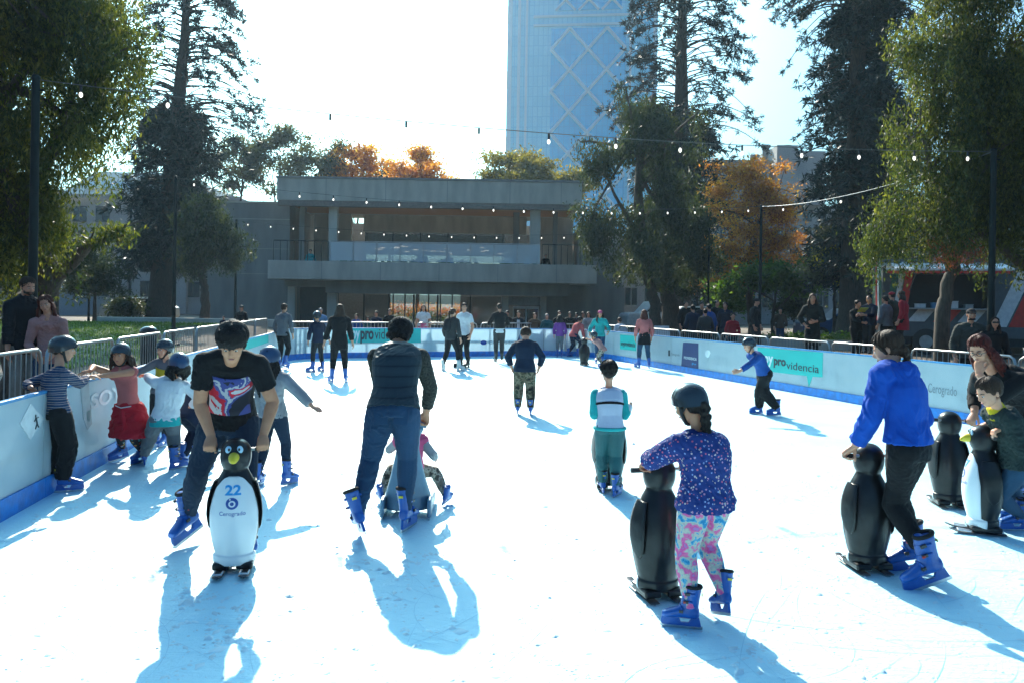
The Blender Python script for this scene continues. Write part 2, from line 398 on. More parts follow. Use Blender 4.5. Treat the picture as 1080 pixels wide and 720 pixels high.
for i, (a, b_) in enumerate(segs):
    if i < nL:
        k = i-visL[0]
        if k < 0: lab = 'white rink board of the left side, beside or behind the photographer'
        else: lab = '%s white board with blue kick strip along the left side of the ice' % order[k]
    elif i < nF0: lab = '%s short board of the rounded far left corner' % order[i-nL]
    elif i < nF0+nF: lab = '%s pale board from the left of the far end' % (order[i-nF0] if i > nF0 else 'first')
    elif i < nR0: lab = '%s short board of the rounded far right corner' % (order[i-nF0-nF] if i > nF0+nF else 'first')
    else:
        k = i-nR0; lab = '%s white board from the far end along the right side' % (order[k] if k else 'first')
        if b_.y < 6: lab = 'white rink board of the right side, beside or behind the photographer'
    if (a.y+b_.y)/2 < -3 and False: continue
    board(a, b_, lab)

# decals on the boards (printed vinyl, 3 mm thick, on the inner face)
def plane_hit(px, py, a, b_, off):
    "-> distance along a->b and height z, on the vertical plane of the board face"
    d = (b_-a).normalized(); n = Vector((d.y, -d.x, 0))      # towards the ice
    p0 = a+n*off; r = ray(px, py); o = Vector((0, 0, H)); t = (p0-o).dot(n)/r.dot(n); q = o+r*t
    return (q-p0).dot(d), q.z
def decal(name, a, b_, pts, m, off=-.0085, parent=None, label=None, cat=None, group=None):
    d = (b_-a).normalized(); rz = math.atan2(d.y, d.x)
    q = [plane_hit(px, py, a, b_, off) for px, py in pts]
    s0 = min(x for x, z in q)
    if parent is None:
        o = empty(name, a+d*s0, rz); tag(o, label, cat, group)
        MB().prism([(x-s0, z) for x, z in q], .011-.0045, .011, 0).build('sheet', m, o)
        return o, s0
    return None
def decal_text(root, s0, a, b_, s, px0, px1, pyb, m, height=None, bold=0, off=.002, name='lettering'):
    x0, z = plane_hit(px0, pyb, a, b_, -.0085); x1, _ = plane_hit(px1, pyb, a, b_, -.0085)
    me = text_mesh(s, width=x1-x0, height=height, bold=bold, extrude=.001)
    o = link(name, me, root, [m]); o.rotation_euler = (R(90), 0, 0); o.location = (x0-s0, .0045-off, z)
    return o, x1
M_dk = mat('print_dark', (.03, .045, .06), .5); M_wt = mat('print_white', (.8, .85, .86), .5); M_gy = mat('print_grey', (.35, .42, .47), .5)
rA, rB = RA, RB
M_wp = mat('banner_white', (.72, .77, .79), .45)
b1, s1 = decal('banner', rA, rB, [(799, 366), (868, 371.5), (867.4, 397.5), (857, 396.8), (853, 408), (851, 396.2), (799, 390)], M_teal,
               label='teal speech bubble banner reading soyprovidencia on the right boards', cat='banner')
decal_text(b1, s1, rA, rB, 'soy', 802, 815.6, 381.5, M_wt, .16, .03)
decal_text(b1, s1, rA, rB, 'pro', 816.2, 829, 384, M_dk, .13, .035)
decal_text(b1, s1, rA, rB, 'videncia', 829.5, 864, 388.5, M_dk, .16, 0)
b2, s2 = decal('banner', rA, rB, [(720.5, 361), (736.5, 362), (736.5, 388.5), (718.5, 386)], M_navy, label='small dark navy banner with white capitals on the right boards', cat='banner')
decal_text(b2, s2, rA, rB, 'PROVIDENCIA', 721.5, 735, 378, M_wt, .07, .02)
e2, _ = decal_text(b2, s2, rA, rB, 'P+', 730, 734.5, 384.5, mat('print_cyan', (.02, .35, .7), .5), .06, .03)
b3, s3 = decal('board_emblem', rA, rB, [(704.8, 369), (706.6, 369.1), (706.6, 375.2), (704.8, 375)], M_dk, label='tiny dark bookmark emblem on a white right board', cat='emblem')
decal_text(b3, s3, rA, rB, 'Cerogrado', 708, 717, 374, M_gy, .06)
b4, s4 = decal('board_emblem', rA, rB, [(744.5, 370), (746, 368.6), (748.5, 369.5), (749.8, 371.5), (748.8, 374), (747, 377), (744.8, 375.5), (743.8, 372.6)], M_wt, label='pale round bird emblem on the right boards', cat='emblem')
b5, s5 = decal('board_lettering', rA, rB, [(972, 406.3), (976, 405.6), (977, 409.5), (973, 410.5)], mat('print_blue', (.02, .07, .35), .5), label='thin grey lettering Cerogrado on a right board behind the blue hoodie', cat='lettering')
decal_text(b5, s5, rA, rB, 'Cerogrado', 979, 1009.5, 413, M_gy, .15)
b6, s6 = decal('banner', rA, rB, [(1046, 389), (1085, 393), (1085, 447), (1024, 437)], M_navy, label='large dark navy banner on the nearest visible right board', cat='banner')
# far end
fA = arcL[-1]; fB = arcR[0]
b7, s7 = decal('banner', fA, fB, [(366, 346.5), (444, 346.5), (444, 361.5), (366, 361.5)], M_teal, label='teal banner reading soyprovidencia on the far boards', cat='banner')
decal_text(b7, s7, fA, fB, 'soy', 367.5, 379.5, 357.5, M_wt, .26, .03); decal_text(b7, s7, fA, fB, 'pro', 380, 394, 357.5, M_dk, .26, .04); decal_text(b7, s7, fA, fB, 'videncia', 395, 426, 357.5, M_dk, .33, 0)
b8, s8 = decal('banner', fA, fB, [(549, 350.5), (573, 350.5), (573, 371), (541, 371)], M_navy, label='dark navy slanted banner on the far boards', cat='banner')
decal_text(b8, s8, fA, fB, 'PROVIDENCIA', 555, 571.5, 363.5, M_wt, .1, .02)
b9, s9 = decal('board_lettering', fA, fB, [(510+3.2*math.cos(a_), 361.2+2.4*math.sin(a_)) for a_ in np.linspace(0, 2*math.pi, 16, endpoint=False)], mat('print_blue', (.02, .07, .35), .5), label='round dark blue emblem and Cerogrado lettering on the far boards', cat='lettering')
decal_text(b9, s9, fA, fB, 'Cerogrado', 515.5, 541, 363, M_gy, .12)
# right corner teal banner
cA, cB = arcR[-1], arcR[-1]+(RB-RA).normalized()
b10, s10 = decal('banner', RA, RB, [(654, 353), (671, 354.5), (671, 370), (654, 368)], M_teal, label='small teal banner with dark lettering at the far right corner', cat='banner')
decal_text(b10, s10, RA, RB, 'soyprovidencia', 655, 670, 364, M_dk, .14, .02)
# left boards
lA, lB = L0, LB
b11, s11 = decal('board_emblem', lA, lB, [(32, 425), (46, 441), (32, 463), (21, 446)], mat('emblem_pale', (.82, .84, .84), .4), label='pale diamond with a little black skater figure on the near left board', cat='emblem')
fig = MB()
def pt11(px, py):
    x, z = plane_hit(px, py, lA, lB, -.0085); return Vector((x-s11, .0012, z))
for pa, pb, rr in [((37, 440), (38.2, 446), .007), ((37, 441), (35.2, 444), .004), ((37, 441), (39.6, 439.5), .004), ((38.2, 446), (36.5, 452), .005), ((38.2, 446), (39.8, 450), .005)]:
    fig.tube([pt11(*pa), pt11(*pb)], rr, 6)
fig.ell(pt11(36.8, 438.2), (.011, .003, .013)); fig.build('skater_figure', M_dk, b11)
b12, s12 = decal('banner', lA, lB, [(84, 401), (93, 398), (97, 446), (92, 453), (88, 441)], mat('banner_faded', (.5, .55, .57), .5), label='faded banner edge on the left boards beside the striped boy', cat='banner')
o_, _ = decal_text(b12, s12, lA, lB, 'SOY', 95, 128, 431, M_wt, .15, .03)
b13, s13 = decal('banner', lA, lB, [(91, 434), (95.5, 431), (95.5, 447), (92, 452)], M_teal, label='small teal pennant tip low on the left boards', cat='banner')
b14, s14 = decal('banner', lA, lB, [(254, 358), (283, 352), (283, 361), (254, 371)], M_teal, label='teal banner on the left boards behind the boy with the fringe', cat='banner')

# ================================================================ CROWD BARRIERS
def make_barrier(Ln=2.2):
    root = empty('crowd_barrier'); f = MB(); r_ = .021
    pts = [(.02, 0, .12), (.02, 0, .98), (.05, 0, 1.06), (.12, 0, 1.1), (Ln-.12, 0, 1.1), (Ln-.05, 0, 1.06), (Ln-.02, 0, .98), (Ln-.02, 0, .12)]
    f.tube(pts, r_, 8); f.tube([(.02, 0, .16), (Ln-.02, 0, .16)], r_, 8); f.build('frame', M_steel, root, True)
    b = MB(); n = 18
    for i in range(1, n): b.tube([(.02+(Ln-.04)*i/n, 0, .16), (.02+(Ln-.04)*i/n, 0, 1.1)], .007, 5)
    b.build('bars', M_steel, root)
    for x in (.25, Ln-.25): MB().tube([(x, -.28, .02), (x, -.2, .06), (x, 0, .14), (x, .2, .06), (x, .28, .02)], .016, 6).build('foot', M_steel, root)
    return root
off_path = []
def outward(p, q, o): d = (q-p).normalized(); return Vector((-d.y, d.x, 0))*o
bl0, bl1 = L0+outward(L0, CL, .75), CL+outward(L0, CL, .75)
# along the left, the far end and the right
def run(a, b_, step=2.24):
    n = max(1, round((b_-a).length/step)); return [(a+(b_-a)*(i/n), a+(b_-a)*((i+1)/n)) for i in range(n)]
oL = outward(L0, CL, .8); oF = outward(CL, CRn, .9); oR = outward(CRn, R0, .8)
PL0, PLC, PRC, PR0 = L0+oL, isect(L0+oL, CL+oL, CL+oF, CRn+oF), isect(CL+oF, CRn+oF, CRn+oR, R0+oR), R0+oR
bar_runs = [(s_, 'along the left side of the rink', 'from the near end') for s_ in run(PL0, PLC)] + [(s_, 'across the far end of the rink', 'from the left corner') for s_ in run(PLC+(PRC-PLC)*.02, PRC)] + [(s_, 'along the right side of the rink', 'from the far corner') for s_ in run(PRC, PR0)]
proto = None; cnt = {}
for (a, b_), where_, frm in bar_runs:
    if (a.y+b_.y)/2 < 1.0: continue
    k = cnt.get(where_, 0); cnt[where_] = k+1
    if proto is None: o = make_barrier(); proto = o
    else: o = copy_tree(proto)
    d = b_-a; o.location = (a.x, a.y, -.02 if a.x < 0 else -.04); o.rotation_euler = (0, 0, math.atan2(d.y, d.x))
    if where_.startswith('along the left'): o.location.z = .08
    vis = (a.y+b_.y)/2 > 5.5
    tag(o, 'galvanised steel crowd barrier, %s %s %s' % (order[k].replace('nearest', 'first'), where_, frm), 'crowd barrier', 'steel crowd barriers around the rink')
# ================================================================ CONCRETE LIBRARY WITH TERRACE
def library():
    D = 44.0; k = D/F
    X = lambda px: (px-540)*k
    Z = lambda py: H+(319-py)*k
    root = empty('library_building', (0, D, 0)); tag(root, 'grey concrete two storey building with a glazed terrace behind the rink', 'building')
    def p(name, mb, m, par=root, **kw): return mb.build(name, m, par, **kw)
    zr1, zr0 = Z(190), Z(213); zb1, zb0 = Z(278), Z(297)
    # roof slab: fascia, with board-formed seams
    rf = MB(); rf.bb((X(290), 0, zr0), (X(612), 9, zr1)); 
    r_ = p('roof', rf, M_conc, bevel=.02)
    tr_ = MB(); tr_.bb((X(289), -.05, zr1+.003), (X(613), 9.05, zr1+.12)); p('coping', tr_, M_conc2, r_)
    dr = MB()
    for x in (342, 405, 470, 536, 590): dr.bb((X(x)-.012, -.006, zr0+.01), (X(x)+.012, -.002, zr1))
    p('formwork_joint', dr, M_conc2, r_)
    so = MB(); so.bb((X(296), .35, zr0-.06), (X(604), 5.9, zr0-.003)); p('soffit', so, M_wood, r_)
    bm_ = MB(); bm_.bb((X(291), .02, Z(219)), (X(611), .34, zr0-.002)); p('edge_beam', bm_, mat('beam_tan', (.27, .21, .17), .8), r_)
    # terrace parapet slab
    bl = MB(); bl.bb((X(290), -1.4, zb0), (X(626), 7, zb1-.9)); bl.bb((X(290), -1.4, zb1-.9), (X(626), -1.15, zb1)); bl.bb((X(290), -1.15, zb1-.9), (X(290)+.25, 5, zb1)); bl.bb((X(626)-.25, -1.15, zb1-.9), (X(626), 5, zb1))
    bb_ = p('balcony', bl, M_conc, bevel=.02)
    sj = MB()
    for x in (345, 405, 465, 525, 585): sj.bb((X(x)-.012, -1.406, zb0+.02), (X(x)+.012, -1.402, zb1-.02))
    p('formwork_joint', sj, M_conc2, bb_)
    # lower recess beam
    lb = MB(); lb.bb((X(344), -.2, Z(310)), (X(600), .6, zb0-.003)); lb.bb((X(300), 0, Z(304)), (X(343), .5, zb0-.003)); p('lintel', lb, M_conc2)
    # columns
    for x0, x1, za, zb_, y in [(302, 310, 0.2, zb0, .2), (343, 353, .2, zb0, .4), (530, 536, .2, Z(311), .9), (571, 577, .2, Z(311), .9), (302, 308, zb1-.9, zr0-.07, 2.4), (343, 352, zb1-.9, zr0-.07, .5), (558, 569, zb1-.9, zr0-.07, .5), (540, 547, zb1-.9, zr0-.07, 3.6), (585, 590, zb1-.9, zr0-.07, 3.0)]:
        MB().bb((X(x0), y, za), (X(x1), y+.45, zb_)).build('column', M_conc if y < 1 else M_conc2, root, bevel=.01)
    # left and right wings
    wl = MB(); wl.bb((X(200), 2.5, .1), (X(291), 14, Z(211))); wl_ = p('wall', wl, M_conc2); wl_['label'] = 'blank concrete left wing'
    c_ = MB()
    for z in (Z(229), Z(290), Z(262)): c_.bb((X(200), 2.493, z), (X(291), 2.497, z+.03))
    p('formwork_joint', c_, M_conc, wl_)
    cp = MB(); cp.bb((X(199), 2.44, Z(211)+.003), (X(291), 14, Z(211)+.1)); p('coping', cp, M_conc, wl_)
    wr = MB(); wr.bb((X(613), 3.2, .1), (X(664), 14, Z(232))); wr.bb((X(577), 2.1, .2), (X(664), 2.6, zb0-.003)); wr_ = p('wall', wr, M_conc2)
    # rear volume above terrace level (inner wall with window band)
    bk = MB(); bk.bb((X(360), 6.2, Z(235)), (X(556), 6.6, zr0-.07)); bk.bb((X(300), 6.2, zb1-.9), (X(345), 6.6, zr0-.07)); bk.bb((X(570), 6.2, zb1-.9), (X(612), 6.6, zr0-.07))
    p('terrace_wall', bk, M_conc)
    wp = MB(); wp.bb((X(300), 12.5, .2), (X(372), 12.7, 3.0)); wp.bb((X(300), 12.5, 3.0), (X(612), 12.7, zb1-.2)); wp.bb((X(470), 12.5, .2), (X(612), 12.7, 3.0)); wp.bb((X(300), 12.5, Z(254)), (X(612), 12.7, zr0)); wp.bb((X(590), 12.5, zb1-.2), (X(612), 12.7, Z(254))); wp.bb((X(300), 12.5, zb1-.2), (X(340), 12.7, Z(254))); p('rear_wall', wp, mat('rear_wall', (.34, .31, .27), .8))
    for i in range(9): x = X(378+i*16); MB().bb((x, 12.52, .2), (x+.09, 12.6, 3.0)).build('rear_mullion', M_pole, root)
    band = MB(); band.bb((X(362), 6.5, Z(246)), (X(530), 6.9, Z(236.5))); p('valance', band, mat('valance', (.66, .60, .50), .7))
    for i in range(6):
        xa = 362+i*33; f = MB(); x0, x1 = X(xa), X(xa+33)
        f.bb((x0, 6.15, zb1-.9), (x0+.07, 6.25, Z(235))); f.bb((x0+.07, 6.15, Z(262)), (x1, 6.25, Z(262)+.06)); fo = f.build('window', mat('window_frame', (.06, .06, .06), .5), root)
        MB().bb((x0+.075, 6.19, zb1-.85), (x1-.005, 6.2, Z(235.5))).build('pane', M_glassl, fo)
    # ceiling lamps of the room inside
    for i in range(22):
        x = RNG.uniform(366, 530); MB().box((X(x), RNG.uniform(7.2, 11), Z(RNG.uniform(247, 256))), (.32, .10, .05)).build('ceiling_lamp', M_lampw, root)
    # glass railing
    xs = list(np.linspace(352, 568, 10))
    for i in range(9):
        f = MB(); x0, x1 = X(xs[i]), X(xs[i+1]); f.bb((x0, -1.3, zb1+.002), (x0+.05, -1.24, Z(257))); f.bb((x0+.05, -1.3, Z(257)-.04), (x1, -1.24, Z(257)))
        fo = f.build('railing', M_steel, root); MB().bb((x0+.055, -1.275, zb1+.04), (x1-.004, -1.262, Z(258.2))).build('pane', M_railg, fo)
    for xa, xb in ((295, 351), (570, 622)):
        fr = MB()
        for i in range(9): x = X(xa+(xb-xa)*i/8); fr.bb((x-.015, -1.29, zb1+.002), (x+.015, -1.25, Z(258)))
        fr.bb((X(xa), -1.295, Z(258)), (X(xb), -1.245, Z(257)))
        fr.build('side_railing', M_pole, root)
    # ground floor glazing
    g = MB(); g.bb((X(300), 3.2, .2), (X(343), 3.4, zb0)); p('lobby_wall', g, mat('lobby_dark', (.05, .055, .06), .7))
    for i, (xa, xb) in enumerate([(372, 400), (400, 428), (428, 455), (455, 492), (492, 528)]):
        f = MB(); x0, x1 = X(xa), X(xb); f.bb((x0, 3.1, .25), (x0+.1, 3.25, Z(310))); f.bb((x0+.1, 3.1, .25), (x1, 3.25, .45)); f.bb((x0+.1, 3.1, 2.5), (x1, 3.25, 2.58)); fo = f.build('window', mat('window_frame', (.06, .06, .06), .5), root)
        MB().bb((x0+.11, 3.16, .46), (x1-.005, 3.18, Z(310.5))).build('pane', M_glassl, fo)
    e = MB(); e.bb((X(532), 1.6, .2), (X(536), 2.1, Z(311))); e.bb((X(574), 1.6, .2), (X(577), 2.1, Z(311))); e.bb((X(536), 1.6, Z(320)), (X(574), 2.1, Z(311))); p('entrance_surround', e, mat('surround', (.42, .44, .45), .7))
    d = MB(); d.bb((X(541), 1.9, .25), (X(542), 2.0, Z(321))); d.bb((X(555), 1.9, .25), (X(556.4), 2.0, Z(321))); d.bb((X(569), 1.9, .25), (X(570), 2.0, Z(321))); d.bb((X(542), 1.9, Z(324)), (X(569), 2.0, Z(321)))
    do = d.build('door', M_white, root); MB().bb((X(542)+.01, 1.94, .25), (X(569)-.01, 1.96, Z(324)-.01)).build('pane', M_glassd, do)
    return X, Z, D
M_lampw = bpy.data.materials.new('ceiling_lamp'); M_lampw.use_nodes = True
b = M_lampw.node_tree.nodes['Principled BSDF']; b.inputs['Emission Color'].default_value = (1, .85, .6, 1); b.inputs['Emission Strength'].default_value = 1.0
M_railg = glass_mat('railing_glass', (.80, .88, .90), .10, .5)
M_glassl = glass_mat('clear_glass', (.10, .14, .15), .04, .38)
LX, LZ, LD = library()

# terrace planters, tables and chairs
def terrace():
    z0 = LZ(278)-.9
    for i in range(9):
        x = LX(362+i*24)+RNG.uniform(-.2, .2); y = LD+RNG.uniform(1.2, 4.5)
        t = empty('cafe_table', (x, y, z0)); tag(t, '%s cafe table from the left behind the terrace railing' % ['first', 'second', 'third', 'fourth', 'fifth', 'sixth', 'seventh', 'eighth', 'ninth'][i], 'table', 'terrace tables seen through the railing')
        MB().box((0, 0, .73), (.8, .8, .03)).build('table_top', mat('cafe_wood', (.38, .22, .12), .5), t)
        q = MB(); q.tube([(0, 0, .02), (0, 0, .715)], .03, 8); q.box((0, 0, .012), (.45, .45, .02)); q.build('pedestal', M_steel, t)
        for s_ in (-1, 1):
            c = empty('cafe_chair', (x+s_*.68, y+RNG.uniform(-.2, .2), z0), RNG.uniform(-.3, .3)+(math.pi/2 if s_ < 0 else -math.pi/2))
            tag(c, '%s cafe chair %s of the %s terrace table from the left' % ('orange' if i % 2 else 'teal', 'left' if s_ < 0 else 'right', ['first', 'second', 'third', 'fourth', 'fifth', 'sixth', 'seventh', 'eighth', 'ninth'][i]), 'chair', 'terrace chairs seen through the railing')
            mm = mat('cafe_chair_'+('orange' if i % 2 else 'teal'), (.45, .16, .07) if i % 2 else (.1, .3, .34), .5)
            MB().box((0, 0, .45), (.42, .42, .035)).build('seat', mm, c); MB().box((0, -.2, .7), (.42, .03, .3)).build('backrest', mm, c)
            for a_ in (-1, 1):
                for b__ in (-1, 1): MB().tube([(a_*.18, b__*.18, 0), (a_*.18, b__*.18, .43 if b__ > 0 else .84)], .015, 5).build('leg', M_steel, c)
terrace()

# leafy edging and display flowers are built in the trees part
# ================================================================ GLASS TOWER
def tower():
    D = 265.0; k = D/F
    root = empty('glass_tower', ((609-540)*k, D, 0), R(-7)); tag(root, 'tall pale blue glass tower with diamond lattice bracing behind the trees', 'tower')
    W = 158*k; hw = W/2; Ht = 150
    m = bpy.data.materials.new('tower_cladding'); m.use_nodes = True; l = m.node_tree.links; b = m.node_tree.nodes['Principled BSDF']
    tc = N(m, 'ShaderNodeTexCoord'); br = N(m, 'ShaderNodeTexBrick'); br.offset = 0
    mp = N(m, 'ShaderNodeMapping'); mp.inputs['Rotation'].default_value = (R(90), 0, 0); l.new(tc.outputs['Object'], mp.inputs[0]); l.new(mp.outputs[0], br.inputs[0])
    br.inputs['Color1'].default_value = (.20, .70, .90, 1); br.inputs['Color2'].default_value = (.25, .76, .94, 1); br.inputs['Mortar'].default_value = (.15, .62, .84, 1)
    br.inputs['Scale'].default_value = 1; br.inputs['Brick Width'].default_value = 1.6; br.inputs['Row Height'].default_value = 3.4; br.inputs['Mortar Size'].default_value = .12
    l.new(br.outputs[0], b.inputs['Base Color']); b.inputs['Roughness'].default_value = .3
    m2 = bpy.data.materials.new('tower_glass'); m2.use_nodes = True; l = m2.node_tree.links; b = m2.node_tree.nodes['Principled BSDF']
    tc = N(m2, 'ShaderNodeTexCoord'); br = N(m2, 'ShaderNodeTexBrick'); br.offset = 0
    mp = N(m2, 'ShaderNodeMapping'); mp.inputs['Rotation'].default_value = (R(90), 0, 0); l.new(tc.outputs['Object'], mp.inputs[0]); l.new(mp.outputs[0], br.inputs[0])
    br.inputs['Color1'].default_value = (.0, .52, .88, 1); br.inputs['Color2'].default_value = (.0, .56, .92, 1); br.inputs['Mortar'].default_value = (.0, .46, .80, 1)
    br.inputs['Scale'].default_value = 1; br.inputs['Brick Width'].default_value = 1.8; br.inputs['Row Height'].default_value = 3.4; br.inputs['Mortar Size'].default_value = .1
    l.new(br.outputs[0], b.inputs['Base Color']); b.inputs['Roughness'].default_value = .25; b.inputs['Metallic'].default_value = 0
    mw = mat('tower_white', (.62, .86, .92), .5)
    body = MB(); body.bb((-hw, 0, .3), (hw, 34, Ht)); bo = body.build('shaft', m, root)
    zc = lambda py: H+(319-py)*k
    gl = MB(); gx0, gx1 = (577-609)*k, (655-609)*k
    gl.bb((gx0, -.4, 8), (gx1, -.05, zc(27))); gl.bb((gx0+2.5, -.4, zc(8)), (gx1-1.5, -.05, Ht-8)); g = gl.build('curtain_wall', m2, root)
    lt = MB(); lt2 = MB(); cell = (gx1-gx0)/2; zt = zc(27)
    def bar(x0, z0, x1, z1): lt.tube([(x0, -.6, z0), (x1, -.6, z1)], .58, 4)
    n = 0; z = zt
    hc = cell*1.13
    mid = (gx0+gx1)/2
    while z > 6:
        # two columns of diamonds
        for cx in (gx0+cell/2, gx1-cell/2):
            z2 = max(z-hc, 6); bar(cx, z, cx-cell/2, z-hc/2 if z-hc/2 > 6 else 6); bar(cx, z, cx+cell/2, z-hc/2 if z-hc/2 > 6 else 6)
            if z2 > 6: bar(cx-cell/2, z-hc/2, cx, z-hc); bar(cx+cell/2, z-hc/2, cx, z-hc)
        z -= hc
    for cx in (gx0+4.6, mid, gx1-4.6):
        z = zc(8)
        while z < Ht-14: lt2.tube([(cx-3.3, -.6, z), (cx+3.3, -.6, z+7)], .42, 4); lt2.tube([(cx+3.3, -.62, z), (cx-3.3, -.62, z+7)], .42, 4); z += 7
    lt.build('lattice_brace', mw, g); lt2.build('lattice_brace', mw, g)
    # pilasters / pale strips and cornice bands
    for x0, x1, dp in [(-hw+.3, -hw+1.6, .5), (-hw+3.6, -hw+4.5, .9), (-hw+6.2, -hw+6.9, .6), (hw-9.2, hw-8.4, .6), (hw-1.4, hw-.3, .5)]:
        MB().bb((x0, -dp, .3), (x1, -.02, Ht-6)).build('pilaster', mw, root)
    for z in (zc(27)+.8, zc(15)): MB().bb((gx0-6, -.55, z), (gx1+6, -.03, z+.7)).build('cornice', mw, root)
    for z in np.arange(8, Ht-8, 22.0):
        MB().bb((-hw+.0, -.12, z), (-hw+.28, -.03, z+6)).build('vent_grille', M_conc2, root)
tower()

# ================================================================ OTHER BUILDINGS
def window_grid(root, wall_w, z0, z1, nx, nz, y, m_fr, wfrac=.6, hfrac=.55, x0=0):
    for i in range(nx):
        for j in range(nz):
            cx = x0+wall_w*(i+.5)/nx; cz = z0+(z1-z0)*(j+.5)/nz; w_ = wall_w/nx*wfrac; h_ = (z1-z0)/nz*hfrac
            f = MB(); f.bb((cx-w_/2, y-.12, cz-h_/2-.12), (cx+w_/2, y-.003, cz-h_/2)); f.bb((cx-w_/2, y-.08, cz+h_/2), (cx+w_/2, y-.003, cz+h_/2+.1)); f.bb((cx-.04, y-.07, cz-h_/2), (cx+.04, y-.003, cz+h_/2))
            fo = f.build('window', m_fr, root); MB().bb((cx-w_/2, y-.05, cz-h_/2+.003), (cx+w_/2, y-.01, cz+h_/2-.003)).build('pane', M_glassd, fo)
def left_block():
    D = 78.0; k = D/F; X = lambda px: (px-540)*k; Z = lambda py: H+(313-py)*k
    root = empty('office_building', (X(60), D, 0), R(0)); tag(root, 'hazy pale office block with sloping glass roof behind the left trees', 'building')
    ms = mat('stucco_pale', (.42, .40, .37), .85); W = X(250)-X(60)
    MB().bb((0, 0, .2), (W, 18, Z(205))).build('wall', ms, root)
    # mansard glass roof
    rr = MB(); za, zb = Z(205)+.003, Z(172)
    rr.add([(0, 0, za), (W, 0, za), (W, 18, za), (0, 18, za), (1, 5, zb), (W-9, 5, zb), (W-9, 16, zb), (1, 16, zb)], [(0, 1, 5, 4), (1, 2, 6, 5), (2, 3, 7, 6), (3, 0, 4, 7), (4, 5, 6, 7), (3, 2, 1, 0)])
    ro = rr.build('roof', mat('slate_blue', (.12, .16, .19), .4), root)
    for i in range(5):
        t = (i+.5)/5; x = 2+t*(W-10)
        MB().box((x, 1.6, za+1.2), (1.6, .08, 1.3), M=Matrix.Rotation(R(-52), 4, 'X')).build('skylight', glass_mat('skyglass', (.5, .6, .65), .1, 1), ro)
    for x in (0, W*.33, W*.66, W-1.2): MB().bb((x, -.5, .2), (x+1.2, -.003, Z(205))).build('pilaster', ms, root)
    MB().bb((-.3, -.7, Z(209)), (W+.3, -.5, Z(205))).build('cornice', ms, root)
    window_grid(root, W-2, 1.5, Z(212), 7, 4, 0, mat('window_frame', (.06, .06, .06), .5), x0=1)
left_block()
def white_kiosk():
    D = 60.; k = D/F; X = lambda px: (px-540)*k
    root = empty('street_shopfront', (X(-20), D, .2)); tag(root, 'low bluish grey shopfront at the far left edge behind the bearded man', 'building')
    W = X(40)-X(-20)
    MB().bb((0, 0, 0), (W, 8, 4.2)).build('wall', mat('kiosk_blue', (.16, .24, .33), .7), root)
    MB().bb((-.2, -.3, 4.203), (W+.2, 8.2, 4.5)).build('roof', M_conc2, root)
    MB().bb((.5, -.06, 1.9), (W-.5, -.003, 3.0)).build('sign_panel', mat('sign_blue', (.03, .10, .25), .5), root)
    for i in range(3): MB().bb((.6+i*W/3, -.05, .1), (.6+(i+.75)*W/3-.2*i, -.003, 1.7)).build('window', M_glassd, root)
white_kiosk()
def right_block():
    D = 95.0; k = D/F; X = lambda px: (px-540)*k; Z = lambda py: H+(324-py)*k
    root = empty('apartment_building', (X(742), D, 0)); tag(root, 'pale rooftop building with chimneys behind the orange tree', 'building')
    ms = mat('stucco_grey', (.40, .39, .37), .85)
    x = lambda px: X(px)-X(742)
    MB().bb((x(742), 3, .2), (x(932), 20, Z(212))).build('wall', ms, root)
    MB().bb((x(757), 2, Z(212)+.003), (x(815), 14, Z(168))).build('penthouse', ms, root)
    MB().bb((x(752), 1.6, Z(168)+.003), (x(818), 14.5, Z(165.5))).build('roof', M_conc2, root)
    t = MB(); t.bb((x(820), 1, Z(212)+.003), (x(842), 12, Z(150))); t.bb((x(842)+.003, 2, Z(212)+.003), (x(875), 12, Z(154))); t.build('stair_tower', ms, root)
    for px, h0, h1 in ((807, 165, 157), (819, 168, 146), (842.5, 152, 146)):
        c = MB(); c.tube([(x(px), 5, Z(h0)), (x(px), 5, Z(h1))], .45, 10); c.tube([(x(px), 5, Z(h1)), (x(px), 5, Z(h1)+.3)], .62, 10); c.build('chimney', M_conc2, root, smooth=True)
    for i in range(3): MB().bb((x(768+i*16), 1.94, Z(186)), (x(777+i*16), 1.99, Z(174))).build('window', M_glassd, root)
    window_grid(root, x(930), 2, Z(214), 12, 6, 3, mat('window_frame', (.06, .06, .06), .5))
right_block()
def far_row(name, px0, px1, top, D, col, nx, nz, lab):
    k = D/F; X = lambda px: (px-540)*k; zt = H+(322-top)*k
    root = empty(name, (X(px0), D, .2)); tag(root, lab, 'building'); W = X(px1)-X(px0)
    ms = mat('stucco_%d' % int(px0+100), col, .85)
    MB().bb((0, 0, 0), (W, 12, zt)).build('wall', ms, root); MB().bb((-.3, -.3, zt+.003), (W+.3, 12.3, zt+.4)).build('roof', M_conc2, root)
    window_grid(root, W, 1, zt-.5, nx, nz, 0, M_conc2)
far_row('street_building', 655, 800, 258, 70, (.33, .31, .28), 7, 2, 'low beige street building behind the crowd near the white pickup')
far_row('street_building', 800, 935, 262, 74, (.38, .37, .36), 7, 2, 'low pale building glimpsed between shrubs left of the food truck')
far_row('street_building', 940, 1160, 245, 72, (.30, .31, .31), 9, 2, 'grey building behind the food truck')
far_row('street_building', -60, 62, 215, 88, (.30, .30, .29), 6, 4, 'shaded tall building at the far left edge behind leaves')
